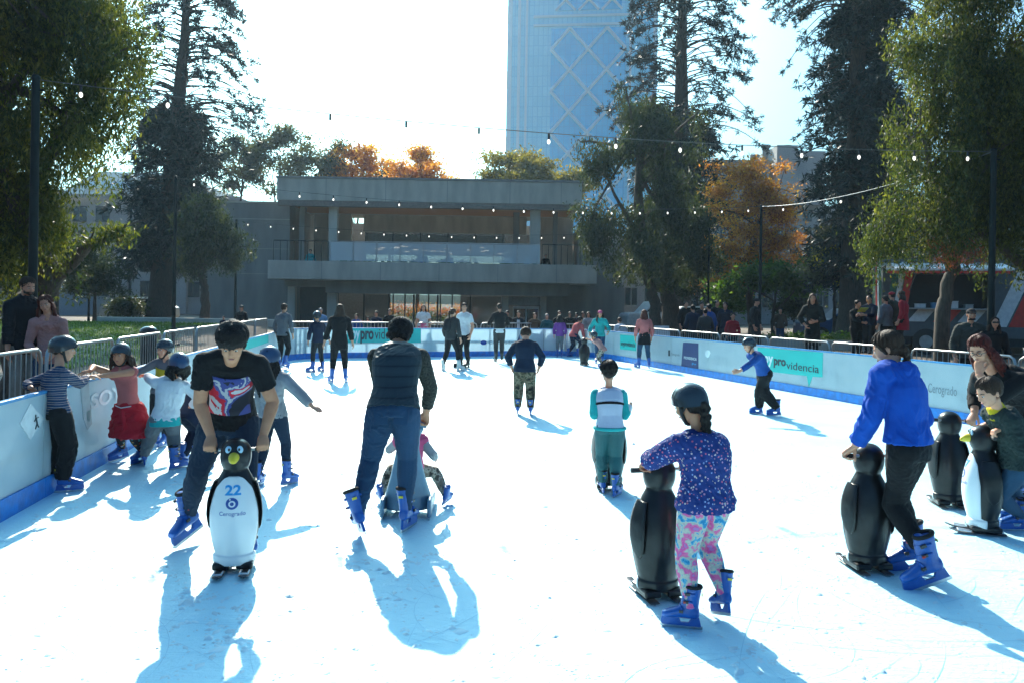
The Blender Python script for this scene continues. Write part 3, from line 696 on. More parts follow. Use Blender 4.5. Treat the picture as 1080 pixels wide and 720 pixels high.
# low garden wall / planter with ground cover, right of rink
pw = G(800, 352, .3)
def planter():
    root = empty('planter_wall', (9.4, 29.5, .2), R(-6)); tag(root, 'long low concrete planter with leafy ground cover behind the right spectators', 'planter')
    MB().bb((-2.2, 0, 0), (9, .22, .42)).build('kerb', M_conc, root, bevel=.02); MB().bb((-2.2, .223, 0), (9, 3.2, .33)).build('soil', mat('soil', (.05, .035, .025), .95, bump=.6), root)
    return root
planter()
p2 = empty('planter_wall', (-17.2, 33, .2), R(4)); tag(p2, 'low concrete kerb wall in front of the small weeping tree on the left', 'planter')
MB().bb((0, 0, 0), (7.5, .3, .75)).build('kerb', M_conc, p2, bevel=.02)
# ================================================================ LIGHT POLES + STRING LIGHTS
TOP = {}
def pole(px, pytop, key, label, ztop=5.4, thick=.055):
    d = (ztop-H)/ray(px, pytop).z; q = P(px, pytop, d); TOP[key] = q
    zg = ground_z(q.x, q.y)
    root = empty('light_pole', (q.x, q.y, zg)); tag(root, label, 'pole', 'dark poles carrying the string lights')
    a = MB(); a.tube([(0, 0, 0), (0, 0, 2.4), (0, 0, q.z-zg)], [thick*1.15, thick, thick*.85], 12); a.build('shaft', M_pole, root, smooth=True)
    MB().box((0, 0, .03), (.3, .3, .06)).build('base_plate', M_pole, root); MB().ell((0, 0, q.z-zg+.02), (thick, thick, .05)).build('cap', M_pole, root); MB().tube([(0, 0, q.z-zg-.15), (.12, 0, q.z-zg-.15)], .012, 6).build('hook', M_pole, root)
pole(38, 84, 'a', 'thick dark pole in front of the near left tree', thick=.06, ztop=4.8)
pole(185.5, 188, 'b', 'thin dark pole in front of the big dark conifer on the left')
pole(249.5, 233, 'c', 'thin dark pole before the blank left wing of the concrete building')
pole(803, 218, 'd', 'thin dark pole in front of the orange tree')
pole(1048, 160, 'e', 'thick dark green pole in front of the food truck', thick=.06, ztop=4.75)
pole(748, 242, 'f', 'thin dark pole hidden among leaves left of the orange tree')
M_bulb = bpy.data.materials.new('bulb_glass'); M_bulb.use_nodes = True; b = M_bulb.node_tree.nodes['Principled BSDF']
b.inputs['Base Color'].default_value = (.9, .88, .8, 1); b.inputs['Roughness'].default_value = .1; b.inputs['Emission Color'].default_value = (1, .93, .8, 1); b.inputs['Emission Strength'].default_value = .9
M_cable = mat('cable', (.10, .10, .09), .6)
def string(a, b_, sag, step, label, phase=.5, bright=False):
    L = (b_-a).length; n = int(L/step); root = empty('string_lights', a); tag(root, label, 'string lights', 'bulb strings over the rink')
    f = lambda t: (b_-a)*t - Vector((0, 0, sag*4*t*(1-t)))
    MB().tube([f(i/40) for i in range(41)], .007 if not bright else .010, 5).build('cable', M_cable if not bright else M_steel, root)
    for i in range(n):
        t = (i+phase)/n; q = f(t)
        c = MB(); c.tube([q-Vector((0, 0, .01)), q-Vector((0, 0, .10))], .018, 8); co = c.build('socket', M_rubber, root)
        g = MB(); g.ell(q-Vector((0, 0, .138)), (.026, .026, .040), nu=10, nv=7); g.build('bulb', M_bulb, co, smooth=True)
string(TOP['a'], TOP['e'], .25, 1.12, 'nearest bulb string crossing the sky from the left tree to the right pole')
string(TOP['b'], TOP['d'], .42, 1.0, 'middle bulb string passing in front of the concrete roof')
string(TOP['c'], TOP['f'], .45, 1.0, 'farthest bulb string passing in front of the terrace windows')
string(TOP['d'], TOP['e'], .25, 3.5, 'pale sagging cable with few bulbs between the right poles', bright=True)
# street lamp
sl = G(96, 330, .4); sl = Vector((-25.5, 48, .25)); root = empty('street_lamp', sl); tag(root, 'distant street lamp with two white globes left of the dark conifer', 'street lamp')
MB().tube([(0, 0, 0), (0, 0, .6), (0, 0, 3.6)], [.09, .06, .05], 10).build('post', M_pole, root); MB().tube([(-.45, 0, 3.6), (0, 0, 3.66), (.45, 0, 3.6)], .035, 6).build('arm', M_pole, root)
for s_ in (-1, 1): g = MB(); g.ell((s_*.45, 0, 3.76), .17); g.build('globe', M_white, root, smooth=True)
# ================================================================ TREES
def leaf_quads(C, axis, L, Wd, jitter=.5):
    "C centres (n,3), axis (n,3) long direction -> quads (diamond-ish)"
    n = len(C); a = axis/np.linalg.norm(axis, axis=1, keepdims=True)
    r = RNG.normal(size=(n, 3)); s = np.cross(a, r); s /= np.linalg.norm(s, axis=1, keepdims=True)+1e-9
    L = L[:, None]; Wd = Wd[:, None]
    V = np.stack([C-a*L*.5, C+s*Wd*.5-a*L*.05, C+a*L*.5, C-s*Wd*.5-a*L*.05], 1)
    return V.reshape(-1, 3)
def crown(parent, blobs, n_clump, per, size, material, clump_r=.45, weep=0.0, aspect=.4, shell=.45, name='crown', sub=12):
    if sub:      # break every lobe into uneven smaller ones with gaps between
        nb_ = []
        for b in blobs:
            for _ in range(sub):
                d = RNG.normal(size=3); d /= np.linalg.norm(d); r_ = RNG.uniform(.3, 1.08); f = RNG.uniform(.16, .36)
                nb_.append((b[0]+d[0]*r_*b[3], b[1]+d[1]*r_*b[4], b[2]+d[2]*r_*b[5], b[3]*f, b[4]*f, b[5]*f*.8))
        blobs = nb_
    W = np.array([b[6] if len(b) > 6 else b[3]*b[4]*b[5] for b in blobs], float); W /= W.sum()
    cen = []
    for b, k in zip(blobs, RNG.multinomial(n_clump, W)):
        d = RNG.normal(size=(k, 3)); d /= np.linalg.norm(d, axis=1, keepdims=True); rr = RNG.random(k)**shell
        cen.append(np.array(b[:3])+d*rr[:, None]*np.array(b[3:6]))
    cen = np.concatenate(cen); k = len(cen); m = per
    if weep > 0:
        Ls = RNG.uniform(.35, 1.0, k)*weep; t = RNG.random((k, m))
        off = RNG.normal(size=(k, m, 3))*clump_r*np.array([1, 1, .5])*(.35+.65*(1-t))[..., None]
        sw = RNG.normal(size=(k, 1, 3))*.12; off = off+sw*t[..., None]*Ls[:, None, None]; off[..., 2] -= t*Ls[:, None]
        ax = RNG.normal(size=(k, m, 3))*.55; ax[..., 2] -= 1.0
    else:
        off = RNG.normal(size=(k, m, 3))*clump_r*RNG.uniform(.5, 1.2, (k, 1, 1))*np.array([1, 1, .6]); ax = RNG.normal(size=(k, m, 3))
    C = (cen[:, None, :]+off).reshape(-1, 3); ax = ax.reshape(-1, 3); n = len(C)
    L = size*RNG.uniform(.6, 1.4, n); V = leaf_quads(C, ax, L, L*aspect)
    tint = np.clip(np.repeat(RNG.normal(.5, .18, k), m)+RNG.normal(0, .14, n), 0, 1)
    o = rawmesh(name, V, np.arange(4*n).reshape(-1, 4), [material], parent, attr=tint)
    return cen, o
def limb(mb, a, b, r0, r1, sag=0.0, k=7, wob=.12, n=6):
    a, b = Vector(a), Vector(b); L = (b-a).length; pts = []; rs = []
    w1 = Vector(RNG.normal(size=3))*wob*L*.3; 
    for i in range(k+1):
        t = i/k; p = a.lerp(b, t)+Vector((0, 0, sag*4*t*(1-t)))+w1*math.sin(math.pi*t)+Vector(RNG.normal(size=3))*wob*.06*L*(0 < i < k)
        pts.append(p); rs.append(r0+(r1-r0)*t**.8)
    mb.tube(pts, rs, n); return pts
def leafy_tree(x, y, trunk, r0, blobs, n_clump, per, size, material, label, name='leafy_tree', group=None, twigs=70, cat='tree', bark=None, **kw):
    zg = ground_z(x, y) if abs(x) < 60 and y < 70 else .28
    root = empty(name, (x, y, zg)); tag(root, label, cat, group)
    mb = MB(); tp = [Vector(p) for p in trunk]; k = len(tp)
    fine = []; rr = []
    for i in range(k-1):
        for j in range(5): t = j/5; fine.append(tp[i].lerp(tp[i+1], t)+Vector(RNG.normal(size=3))*r0*.12)
    fine.append(tp[-1]); L = len(fine)
    mb.tube(fine, [r0*(1.35 if i == 0 else 1.1 if i == 1 else 1)*(1-.7*i/L) for i in range(L)], 10)
    cen, o = crown(root, blobs, n_clump, per, size, material, **kw)
    ends = []
    for b in blobs:                     # one main limb into every lobe
        st = fine[int(L*RNG.uniform(.45, .9))]; e = Vector(b[:3]); pts = limb(mb, st, e, r0*.42, r0*.12, sag=.06*(e-st).length); ends += pts[3:]
    sel = RNG.choice(len(cen), min(twigs, len(cen)), replace=False)
    E_ = [Vector(c) for c in cen[sel]]; base = ends+fine[L//2:]
    for e in E_:
        st = min(base, key=lambda q: (q-e).length+RNG.uniform(0, .4)); limb(mb, st, e, r0*.09+.008, .006, k=4, n=4, sag=.05)
    mb.build('trunk', bark or M_bark, root, smooth=True)
    return root
G1 = leaf_mat('leaf_pepper', [(0, (.016, .030, .007)), (.5, (.05, .062, .015)), (1, (.15, .145, .03))], .55)
G2 = leaf_mat('leaf_mid', [(0, (.018, .028, .014)), (.5, (.034, .046, .02)), (1, (.075, .085, .03))], .35)
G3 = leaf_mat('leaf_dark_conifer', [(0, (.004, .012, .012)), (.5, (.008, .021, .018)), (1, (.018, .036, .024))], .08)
G4 = leaf_mat('leaf_orange', [(0, (.22, .07, .03)), (.4, (.40, .16, .05)), (.7, (.60, .30, .07)), (1, (.70, .48, .10))], .55)
G5 = leaf_mat('leaf_olive_gold', [(0, (.07, .07, .02)), (.5, (.15, .13, .03)), (1, (.3, .22, .04))], .45)
G6 = leaf_mat('leaf_green', [(0, (.03, .07, .015)), (.5, (.06, .12, .02)), (1, (.12, .19, .03))], .5)
G7 = leaf_mat('leaf_yellow', [(0, (.2, .2, .02)), (1, (.6, .5, .03))], .4)
G8 = leaf_mat('leaf_greyish', [(0, (.05, .06, .04)), (1, (.13, .13, .08))], .4)
G9 = leaf_mat('leaf_red', [(0, (.22, .04, .03)), (1, (.3, .1, .05))], .4)

def rel(px, py, d, x, y, z=0):
    q = P(px, py, d); return (q.x-x, q.y-y, q.z-z)
def blob(px, py, d, rpx, rpy, base, w=None, dr=None):
    "lobe centred on a pixel at distance d with pixel half-sizes -> local blob"
    q = P(px, py, d); s = d/F; b = [q.x-base[0], q.y-base[1], q.z-base[2], rpx*s, (dr if dr else rpx*s*.9), rpy*s]
    if w: b.append(w)
    return tuple(b)

# ---- T1 near left pepper tree: low leaning trunk, limb to the right, hanging foliage
D1 = 13.5; b1_ = (-8.6, 14.0); zb = ground_z(*b1_); B1 = (*b1_, zb)
root = leafy_tree(*b1_, [(0, 0, -.1), rel(22, 330, 13.6, *B1), rel(55, 296, 13.4, *B1), rel(20, 215, 13.2, *B1), rel(-15, 130, 13.0, *B1), rel(-20, 20, 13, *B1)], .30,
    [blob(10, 20, 13, 75, 70, B1), blob(70, 40, 12.6, 60, 62, B1), blob(110, 70, 12.5, 40, 50, B1), blob(20, 130, 13, 62, 60, B1), blob(80, 130, 12.8, 42, 50, B1), blob(-30, 210, 13, 70, 60, B1), blob(45, 205, 12.8, 36, 40, B1),
     blob(20, 255, 13, 40, 28, B1), blob(70, 245, 13, 20, 22, B1), blob(-60, 60, 12, 80, 110, B1), blob(40, -60, 13, 120, 60, B1), blob(100, 20, 12.6, 55, 50, B1)], 1800, 70, .09, G1, 'big pepper tree with hanging leaves filling the upper left corner', name='pepper_tree', clump_r=.17, weep=1.15, aspect=.3, twigs=130, sub=22)
mb = MB(); pts = [P(58, 292, 13.4), P(80, 274, 13.3), P(92, 260, 13.2), P(118, 248, 13.2), P(135, 237, 13.1)]
mb.tube([p-Vector(B1) for p in pts], [.13, .10, .085, .05, .02], 8)
for a_, c_ in ((2, (100, 236)), (3, (128, 262)), (3, (140, 248)), (4, (152, 232)), (1, (96, 250))): limb(mb, pts[a_]-Vector(B1), P(*c_, 13.1)-Vector(B1), .03, .006, k=4, n=4)
mb.build('limb', M_bark, root, smooth=True)
crown(root, [blob(118, 240, 13.1, 26, 9, B1), blob(98, 250, 13.1, 14, 10, B1)], 34, 26, .09, G1, clump_r=.13, weep=.3, aspect=.3, name='sparse_spray')

# ---- T9 near right pepper tree
b9_ = P(996, 360, 16.2); B9 = (b9_.x, 16.2, ground_z(b9_.x, 16.2))
root = leafy_tree(B9[0], B9[1], [(0, 0, -.1), rel(993, 330, 16.2, *B9), rel(1000, 300, 16.2, *B9), rel(1012, 262, 16.3, *B9), rel(1020, 190, 16.4, *B9), rel(1025, 90, 16.5, *B9)], .165,
    [blob(1015, 20, 16, 50, 60, B9), blob(1060, 60, 16, 60, 80, B9), blob(1010, 110, 16, 46, 52, B9), blob(985, 175, 15.8, 44, 36, B9), blob(1045, 170, 15.8, 46, 44, B9), blob(950, 215, 16.2, 34, 24, B9), blob(925, 245, 16.4, 26, 18, B9),
     blob(990, 225, 15.8, 40, 24, B9), blob(1060, 230, 16, 34, 28, B9), blob(1100, 130, 16, 50, 120, B9), blob(1040, -50, 16, 80, 50, B9), blob(965, 245, 16, 24, 16, B9), blob(990, 60, 16, 50, 60, B9), blob(1035, 215, 16, 50, 36, B9), blob(1085, 200, 16, 36, 46, B9), blob(970, 130, 16, 34, 40, B9), blob(1060, 140, 16.4, 60, 70, B9)], 2200, 70, .088, G1, 'big weeping pepper tree in front of the food truck at the upper right', name='pepper_tree', clump_r=.18, weep=1.2, aspect=.3, twigs=120, sub=22)
mb = MB(); pts = [P(1100, 290, 16), P(1075, 276, 16), P(1045, 252, 16), P(1022, 238, 16.1), P(1008, 222, 16.2), P(1000, 190, 16.2)]
mb.tube([p-Vector(B9) for p in pts], [.12, .11, .09, .075, .05, .03], 8); mb.build('limb', M_bark, root, smooth=True)
crown(root, [blob(1022, 262, 16, 12, 16, B9), blob(1000, 258, 16, 10, 12, B9), blob(985, 250, 16, 8, 10, B9)], 60, 30, .05, G9, clump_r=.08, weep=.5, name='red_berries')

# ---- T5 central pepper tree
B5 = (*P(690, 352, 36).xy, ground_z(P(690, 352, 36).x, 36))
leafy_tree(B5[0], B5[1], [(0, 0, -.1), rel(692, 325, 36, *B5), rel(683, 290, 36, *B5), rel(672, 220, 36, *B5), rel(676, 150, 36, *B5), rel(690, 100, 36, *B5)], .30,
    [blob(690, 110, 36, 45, 34, B5), blob(668, 145, 35.5, 30, 34, B5), blob(712, 150, 36, 36, 40, B5), blob(630, 170, 35, 30, 34, B5), blob(655, 215, 35, 38, 36, B5), blob(700, 215, 35.5, 42, 40, B5), blob(625, 225, 35, 22, 26, B5),
     blob(680, 262, 35, 40, 24, B5), blob(725, 255, 36, 26, 34, B5), blob(650, 265, 35, 22, 16, B5), blob(720, 195, 36, 28, 40, B5), blob(612, 150, 35, 14, 14, B5), blob(660, 95, 36, 14, 14, B5), blob(735, 120, 36, 12, 18, B5)], 560, 74, .17, G2, 'tall grey-green pepper tree with dark trunk right of the terrace', name='pepper_tree', clump_r=.30, weep=1.5, aspect=.35, twigs=170, sub=7)
# second leaning trunk beside it
B5b = (*P(712, 352, 38).xy, .3)
leafy_tree(B5b[0], B5b[1], [(0, 0, -.1), rel(708, 325, 38, *B5b), rel(700, 300, 38, *B5b), rel(712, 270, 38, *B5b), rel(722, 240, 38, *B5b)], .5,
    [blob(725, 235, 38, 30, 28, B5b), blob(740, 270, 38, 24, 18, B5b), blob(700, 285, 38, 30, 12, B5b)], 230, 50, .2, G2, 'leaning tree with dark trunk immediately right of the central pepper tree', clump_r=.35, weep=.9, twigs=40)
# ---- T3 small weeping tree left
B3 = (*P(216, 338, 35).xy, .35)
leafy_tree(B3[0], B3[1], [(0, 0, -.1), rel(216, 318, 35, *B3), rel(212, 300, 35, *B3), rel(206, 260, 35, *B3), rel(208, 225, 35, *B3)], .22,
    [blob(212, 222, 35, 24, 12, B3), blob(200, 245, 35, 16, 20, B3), blob(228, 240, 35, 22, 22, B3), blob(215, 268, 35, 26, 20, B3), blob(250, 258, 35, 16, 16, B3), blob(196, 272, 35, 12, 16, B3), blob(262, 268, 35, 8, 8, B3)], 330, 45, .17, G2, 'small grey-green weeping tree before the blank left wing', name='pepper_tree', clump_r=.26, weep=1.2, aspect=.35, twigs=70)
mb = MB(); o = [c for c in bpy.data.objects if c.name.startswith('pepper_tree')][-1]

# ---- trees behind the library
def back_tree(px, py, d, rx, ry, m, label, n=240, per=40, size=.34, extra=(), name='leafy_tree', **kw):
    B = (*P(px, 330, d).xy, .28)
    bl = [blob(px, py, d, rx*.7, ry*.6, B), blob(px-rx*.45, py+ry*.3, d, rx*.5, ry*.5, B), blob(px+rx*.45, py+ry*.3, d, rx*.5, ry*.5, B), blob(px, py+ry*.6, d, rx*.75, ry*.5, B)]+[blob(*e, B) for e in extra]
    leafy_tree(B[0], B[1], [(0, 0, 0), (0, 0, (330-py-ry)*d/F*.6), (RNG.normal(0, .4), 0, (330-py)*d/F)], .02*rx*d/F+.1, bl, n, per, size, m, label, name=name, clump_r=kw.pop('clump_r', .5), twigs=kw.pop('twigs', 130), sub=7, **kw)
back_tree(248, 160, 62, 38, 46, G8, 'thin grey-green tree rising behind the left wing near the conifer', 150, 34, .3)
back_tree(292, 158, 64, 44, 40, G8, 'see-through grey-green tree behind the left roof corner', 150, 34, .3, extra=((312, 150, 64, 16, 14),))
back_tree(335, 165, 66, 34, 36, G8, 'dim grey-green tree just left of the orange trees', 130, 34, .3)
back_tree(373, 168, 66, 25, 36, G4, 'rusty orange autumn tree behind the left half of the roof', 150, 34, .3)
back_tree(410, 182, 70, 24, 22, G8, 'greenish gap tree between the two orange trees', 110, 34, .3)
back_tree(440, 172, 66, 42, 38, G4, 'wide rusty orange autumn tree behind the middle of the roof', 210, 34, .3)
back_tree(550, 174, 64, 50, 32, G5, 'rounded olive and gold tree behind the right half of the roof', 330, 44, .3)
back_tree(600, 190, 66, 26, 20, G5, 'olive tree partly hidden by the central pepper tree', 120, 40, .3)
# orange tree on the right
B7 = (*P(795, 345, 42).xy, .3)
leafy_tree(B7[0], B7[1], [(0, 0, 0), rel(790, 310, 42, *B7), rel(795, 270, 42, *B7), rel(798, 230, 42, *B7)], .25,
    [blob(785, 188, 42, 30, 20, B7), blob(822, 200, 42, 24, 22, B7), blob(758, 222, 42, 26, 22, B7), blob(800, 232, 42, 44, 30, B7), blob(785, 268, 42, 46, 26, B7), blob(830, 255, 42, 28, 28, B7), blob(755, 265, 42, 24, 20, B7), blob(775, 295, 42, 34, 14, B7)], 520, 52, .17, G4, 'orange autumn tree right of the central trees', clump_r=.40, twigs=170, sub=9)
B7b = (*P(815, 345, 39).xy, .3)
leafy_tree(B7b[0], B7b[1], [(0, 0, 0), (0, 0, 1.3), (.2, 0, 2.6)], .12, [blob(800, 292, 39, 30, 14, B7b), blob(845, 295, 39, 24, 18, B7b), blob(770, 300, 39, 18, 14, B7b)], 230, 46, .22, G6, 'low bright green leafy tree below the orange tree', clump_r=.36, twigs=40)
B8b = (*P(880, 345, 34).xy, .3)
leafy_tree(B8b[0], B8b[1], [(0, 0, 0), (0, 0, 1.6), (-.1, 0, 3.0)], .10, [blob(875, 262, 34, 22, 20, B8b), blob(905, 285, 34, 22, 22, B8b), blob(860, 285, 34, 14, 16, B8b)], 210, 40, .15, G8, 'greyish shrub tree with yellow flowers left of the food truck', clump_r=.3, twigs=60)
o = [c for c in bpy.data.objects if c.name.startswith('leafy_tree') and c.parent is None][-1]
crown(o, [blob(868, 268, 33.6, 12, 12, B8b), blob(893, 300, 33.6, 14, 14, B8b), blob(905, 305, 33.6, 12, 8, B8b)], 46, 16, .12, G7, clump_r=.16, name='yellow_flowers')
for px, py, d, rx, ry, m_, lab in [(735, 300, 46, 26, 16, G2, 'dark green bush under the central trees behind the crowd'), (770, 318, 44, 16, 12, G6, 'small bush left of the thin pole under the orange tree'), (838, 322, 42, 18, 12, G2, 'dark shrub behind the woman in the long coat'), (925, 318, 40, 18, 14, G2, 'dark shrub just left of the food truck'),
                               (135, 322, 46, 16, 12, G2, 'low bush beside the dark conifer trunk'), (60, 262, 40, 40, 34, G2, 'pale green tree seen through the left pepper tree'), (100, 285, 44, 34, 30, G2, 'hazy green street tree left of the conifer'), (30, 290, 46, 40, 30, G2, 'dull green tree near the left shopfront')]:
    B = (*P(px, 335, d).xy, .3)
    leafy_tree(B[0], B[1], [(0, 0, 0), (0, 0, (335-py)*d/F*.5+.1), (0, 0, (335-py)*d/F+.2)], .05+rx*d/F*.04, [blob(px, py, d, rx*.8, ry*.8, B), blob(px-rx*.5, py+ry*.3, d, rx*.5, ry*.6, B), blob(px+rx*.5, py+ry*.3, d, rx*.5, ry*.6, B)], int(60+rx*3), 40, .2, m_, lab, name='bush' if ry < 20 else 'leafy_tree', cat='bush' if ry < 20 else 'tree', clump_r=.35, twigs=30)

# ---- bunya pines (tall dark conifers with bare arms ending in tufts)
def bunya(px, d, base_py, top_py, label, dense_z, spread, arms, dense_rpx, lean=0, seed=1, skirt=160):
    rs = np.random.default_rng(seed); B = Vector((*P(px, base_py, d).xy, .28)); s = d/F
    root = empty('bunya_pine', B); tag(root, label, 'conifer')
    top = P(px+lean, top_py, d)-B; mb = MB(); n = 14
    cl = lambda z: Vector((top.x*(z/top.z), 0, z))
    mb.tube([cl(top.z*i/n)+Vector(rs.normal(size=3)*.03) for i in range(n+1)], [(.030*top.z+.12)*(1-.82*(i/n))+(.15 if i == 0 else 0) for i in range(n+1)], 10)
    C, A, Lf, T = [], [], [], []
    def tuft(p, r, k, dirv):
        for _ in range(k):
            a = rs.normal(size=3)+np.array(dirv)*.8; a /= np.linalg.norm(a); l_ = r*rs.uniform(.6, 1.2); C.append(np.array(p)+a*l_*.5); A.append(a); Lf.append(l_); T.append(rs.random())
    # bare upper arms: long, curving down then up at the tip, leafy tuft at the end
    for i in range(arms):
        z = dense_z+(top.z*.99-dense_z)*(i+rs.random())/arms; th = rs.uniform(0, 2*np.pi); f = (z-dense_z)/(top.z-dense_z)
        L = spread*(1-.45*f)*rs.uniform(.62, 1.1); p0 = cl(z); pts = []
        dr = rs.uniform(.20, .62); up = rs.uniform(.35, .75)
        for j in range(9):
            t = j/8; pts.append(p0+Vector((math.cos(th)*L*t, math.sin(th)*L*t, L*(up*t-(dr+up*.4)*t*t))))
        mb.tube(pts, [.034*(1-.7*j/8)+.010 for j in range(9)], 4)
        e = pts[-1]; dv = (pts[-1]-pts[-2]).normalized()
        for q in range(6): tuft(e-dv*s*3.4*q+Vector(rs.normal(size=3)*s*1.5), s*5.6, 19, dv)
        for _ in range(rs.integers(0, 3)):    # side twigs with tufts
            q = pts[rs.integers(5, 8)]; dd = Vector((math.cos(th+rs.normal()*1.1), math.sin(th+rs.normal()*1.1), rs.normal()*.4-.2)).normalized(); e2 = q+dd*s*rs.uniform(8, 22)
            mb.tube([q, q.lerp(e2, .5)+Vector((0, 0, -.06)), e2], [.018, .014, .01], 4); tuft(e2, s*4.6, 16, dd); tuft(e2-dd*s*3, s*4.6, 12, dd)
    # dense skirt
    for i in range(skirt):
        z = rs.uniform(0.16*top.z if dense_z > .3*top.z else .12*top.z, dense_z*1.12); th = rs.uniform(0, 2*np.pi); f = z/dense_z
        rad = dense_rpx*s*(.55+.6*math.sin(math.pi*min(1, f*.62+.12)))*(1.0 if f < .8 else 1.25-.3*f)*rs.uniform(.55, 1.1); p0 = cl(z); L = rad; pts = []
        for j in range(7): t = j/6; pts.append(p0+Vector((math.cos(th)*L*t, math.sin(th)*L*t, L*(.18*t-.42*t*t))))
        mb.tube(pts, [.04*(1-.8*j/6)+.01 for j in range(7)], 4)
        for j in range(2, 7):
            for _ in range(3): tuft(pts[j]+Vector(rs.normal(size=3)*.22*s*18), s*rs.uniform(7, 11), 13, (pts[j]-pts[j-1]).normalized())
    mb.build('trunk', M_bark, root, smooth=True)
    C = np.array(C); A = np.array(A); Lf = np.array(Lf)
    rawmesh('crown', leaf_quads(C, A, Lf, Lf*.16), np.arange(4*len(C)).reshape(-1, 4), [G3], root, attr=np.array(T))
bunya(168, 47, 332, -40, 'tall dark bunya pine on the left with bare tufted upper arms', 11.2, 5.4, 210, 46, lean=34, seed=3)
bunya(715, 50, 335, -60, 'dark bunya pine behind the central pepper tree beside the tower', 12.0, 5.4, 200, 46, lean=6, seed=5)
bunya(900, 33, 335, -90, 'darkest bunya pine on the right with long drooping arms', 13.5, 4.6, 200, 50, lean=8, seed=9, skirt=190)
bunya(930, 37, 335, -60, 'second dark bunya pine right behind the large right pepper tree', 10.0, 4.2, 70, 50, lean=0, seed=12)
# ground cover in the planter
crown(None, [(14.5-1.0, 30.9, .62, 4.2, .9, .14, 1)], 190, 30, .13, G6, clump_r=.16, name='ground_cover', sub=0)
o = bpy.data.objects['ground_cover']; tag(o, 'leafy yellow-green ground cover in the long planter', 'ground cover', kind='stuff')

# bright flower shrubs beyond the library, seen through its ground floor, and leafy edging on the terrace
q = P(420, 326, 62); B_ = (q.x, 62, .28); root = empty('flower_bed', B_); tag(root, 'sunlit red and orange flower bed glimpsed through the library ground floor', 'flower bed')
crown(root, [(x, 0, .9, 1.6, .8, .6, 1) for x in (-3, -1, 1, 3, 5)], 150, 26, .14, leaf_mat('flowers_red', [(0, (.5, .04, .03)), (.5, (.6, .2, .03)), (1, (.5, .4, .1))], .5), clump_r=.25, name='flowers', sub=0)
crown(root, [(x, .5, .4, 1.6, .8, .5, 1) for x in (-3, -1, 1, 3, 5)], 120, 30, .2, G6, clump_r=.3, name='leaves', sub=0)
q0, q1 = LX(356), LX(570); root = empty('terrace_edging', ((q0+q1)/2, LD-1.0, LZ(278)-.02)); tag(root, 'row of small green plants along the foot of the terrace railing', 'plants')
MB().bb((q0-(q0+q1)/2, -.12, -.18), (q1-(q0+q1)/2, .12, -.02)).build('planter_box', M_conc2, root)
crown(root, [(x, 0, .05, .35, .1, .1, 1) for x in np.linspace(q0-(q0+q1)/2+.4, q1-(q0+q1)/2-.4, 14)], 60, 16, .16, G6, clump_r=.08, name='foliage', sub=0)
# ================================================================ PEOPLE: library
QUEUE = []
def V3(*a): return Vector(a)
def loft(mb, rings, n=18):
    "rings: (centre, xaxis, yaxis, rx, ry)"
    vs = []
    for c, ax, ay, rx, ry in rings:
        for j in range(n):
            th = 2*math.pi*j/n; cs, sn = math.cos(th), math.sin(th)
            e = .88; cs = math.copysign(abs(cs)**e, cs); sn = math.copysign(abs(sn)**e, sn)
            vs.append(c+ax*(rx*cs)+ay*(ry*sn))
    k = len(rings); fs = [(i*n+j, i*n+(j+1) % n, (i+1)*n+(j+1) % n, (i+1)*n+j) for i in range(k-1) for j in range(n)]
    fs += [tuple(range(n-1, -1, -1)), tuple((k-1)*n+j for j in range(n))]
    mb.add(vs, fs)
def soft(mb, name, mats, parent, voxel, smooth=3, fold=0.0, seed=0, wl=.10):
    "join overlapping solids into one continuous surface (voxel remesh), smoothed; optional cloth folds"
    me = bpy.data.meshes.new(name); me.from_pydata(mb.v, [], mb.f)
    bm = bmesh.new(); bm.from_mesh(me); bmesh.ops.recalc_face_normals(bm, faces=bm.faces); bm.to_mesh(me); bm.free()
    o = bpy.data.objects.new(name, me); COL.objects.link(o); o.parent = parent
    r = o.modifiers.new('r', 'REMESH'); r.mode = 'VOXEL'; r.voxel_size = voxel; r.use_smooth_shade = True
    if smooth:
        s = o.modifiers.new('s', 'SMOOTH'); s.factor = .5; s.iterations = smooth
    QUEUE.append((o, mats if isinstance(mats, (list, tuple)) else [mats], fold, seed, wl)); return o
def flush():
    dg = bpy.context.evaluated_depsgraph_get(); dg.update()
    new = []
    for o, mats, fold, seed, wl in QUEUE: new.append(bpy.data.meshes.new_from_object(o.evaluated_get(dg)))
    for (o, mats, fold, seed, wl), me in zip(QUEUE, new):
        o.modifiers.clear(); old = o.data; o.data = me; bpy.data.meshes.remove(old)
        me.materials.clear()
        for m_ in mats: me.materials.append(m_)
        n = len(me.vertices)
        if fold and n:
            co = np.empty(n*3, np.float32); me.vertices.foreach_get('co', co); co = co.reshape(-1, 3)
            no = np.empty(n*3, np.float32); me.vertices.foreach_get('normal', no); no = no.reshape(-1, 3)
            rs = np.random.default_rng(seed+5); f = np.zeros(n)
            wp = co.copy()
            for a_ in range(3):
                wp[:, a_] += .35*wl*np.sin(co@(rs.normal(size=3)*3/wl)+rs.uniform(0, 6))+.25*wl*np.sin(co@(rs.normal(size=3)*5/wl)+rs.uniform(0, 6))
            for lv, am in ((1.7, 1.0), (.9, .55)):
                S_ = np.zeros(n)
                for i in range(7):
                    k = rs.normal(size=3)*np.array([.8, .8, 1.25]); k /= np.linalg.norm(k); S_ += np.sin(wp@k*2*np.pi/(wl*lv*rs.uniform(.7, 1.5))+rs.uniform(0, 6))
                f += am*(.6-np.abs(S_/1.9))
            env = .55+.45*np.sin(co@(rs.normal(size=3)*6)+rs.uniform(0, 6))
            co += no*(np.clip(f, -1.2, .6)*env*fold)[:, None]; me.vertices.foreach_set('co', co.ravel()); me.update()
    QUEUE.clear()
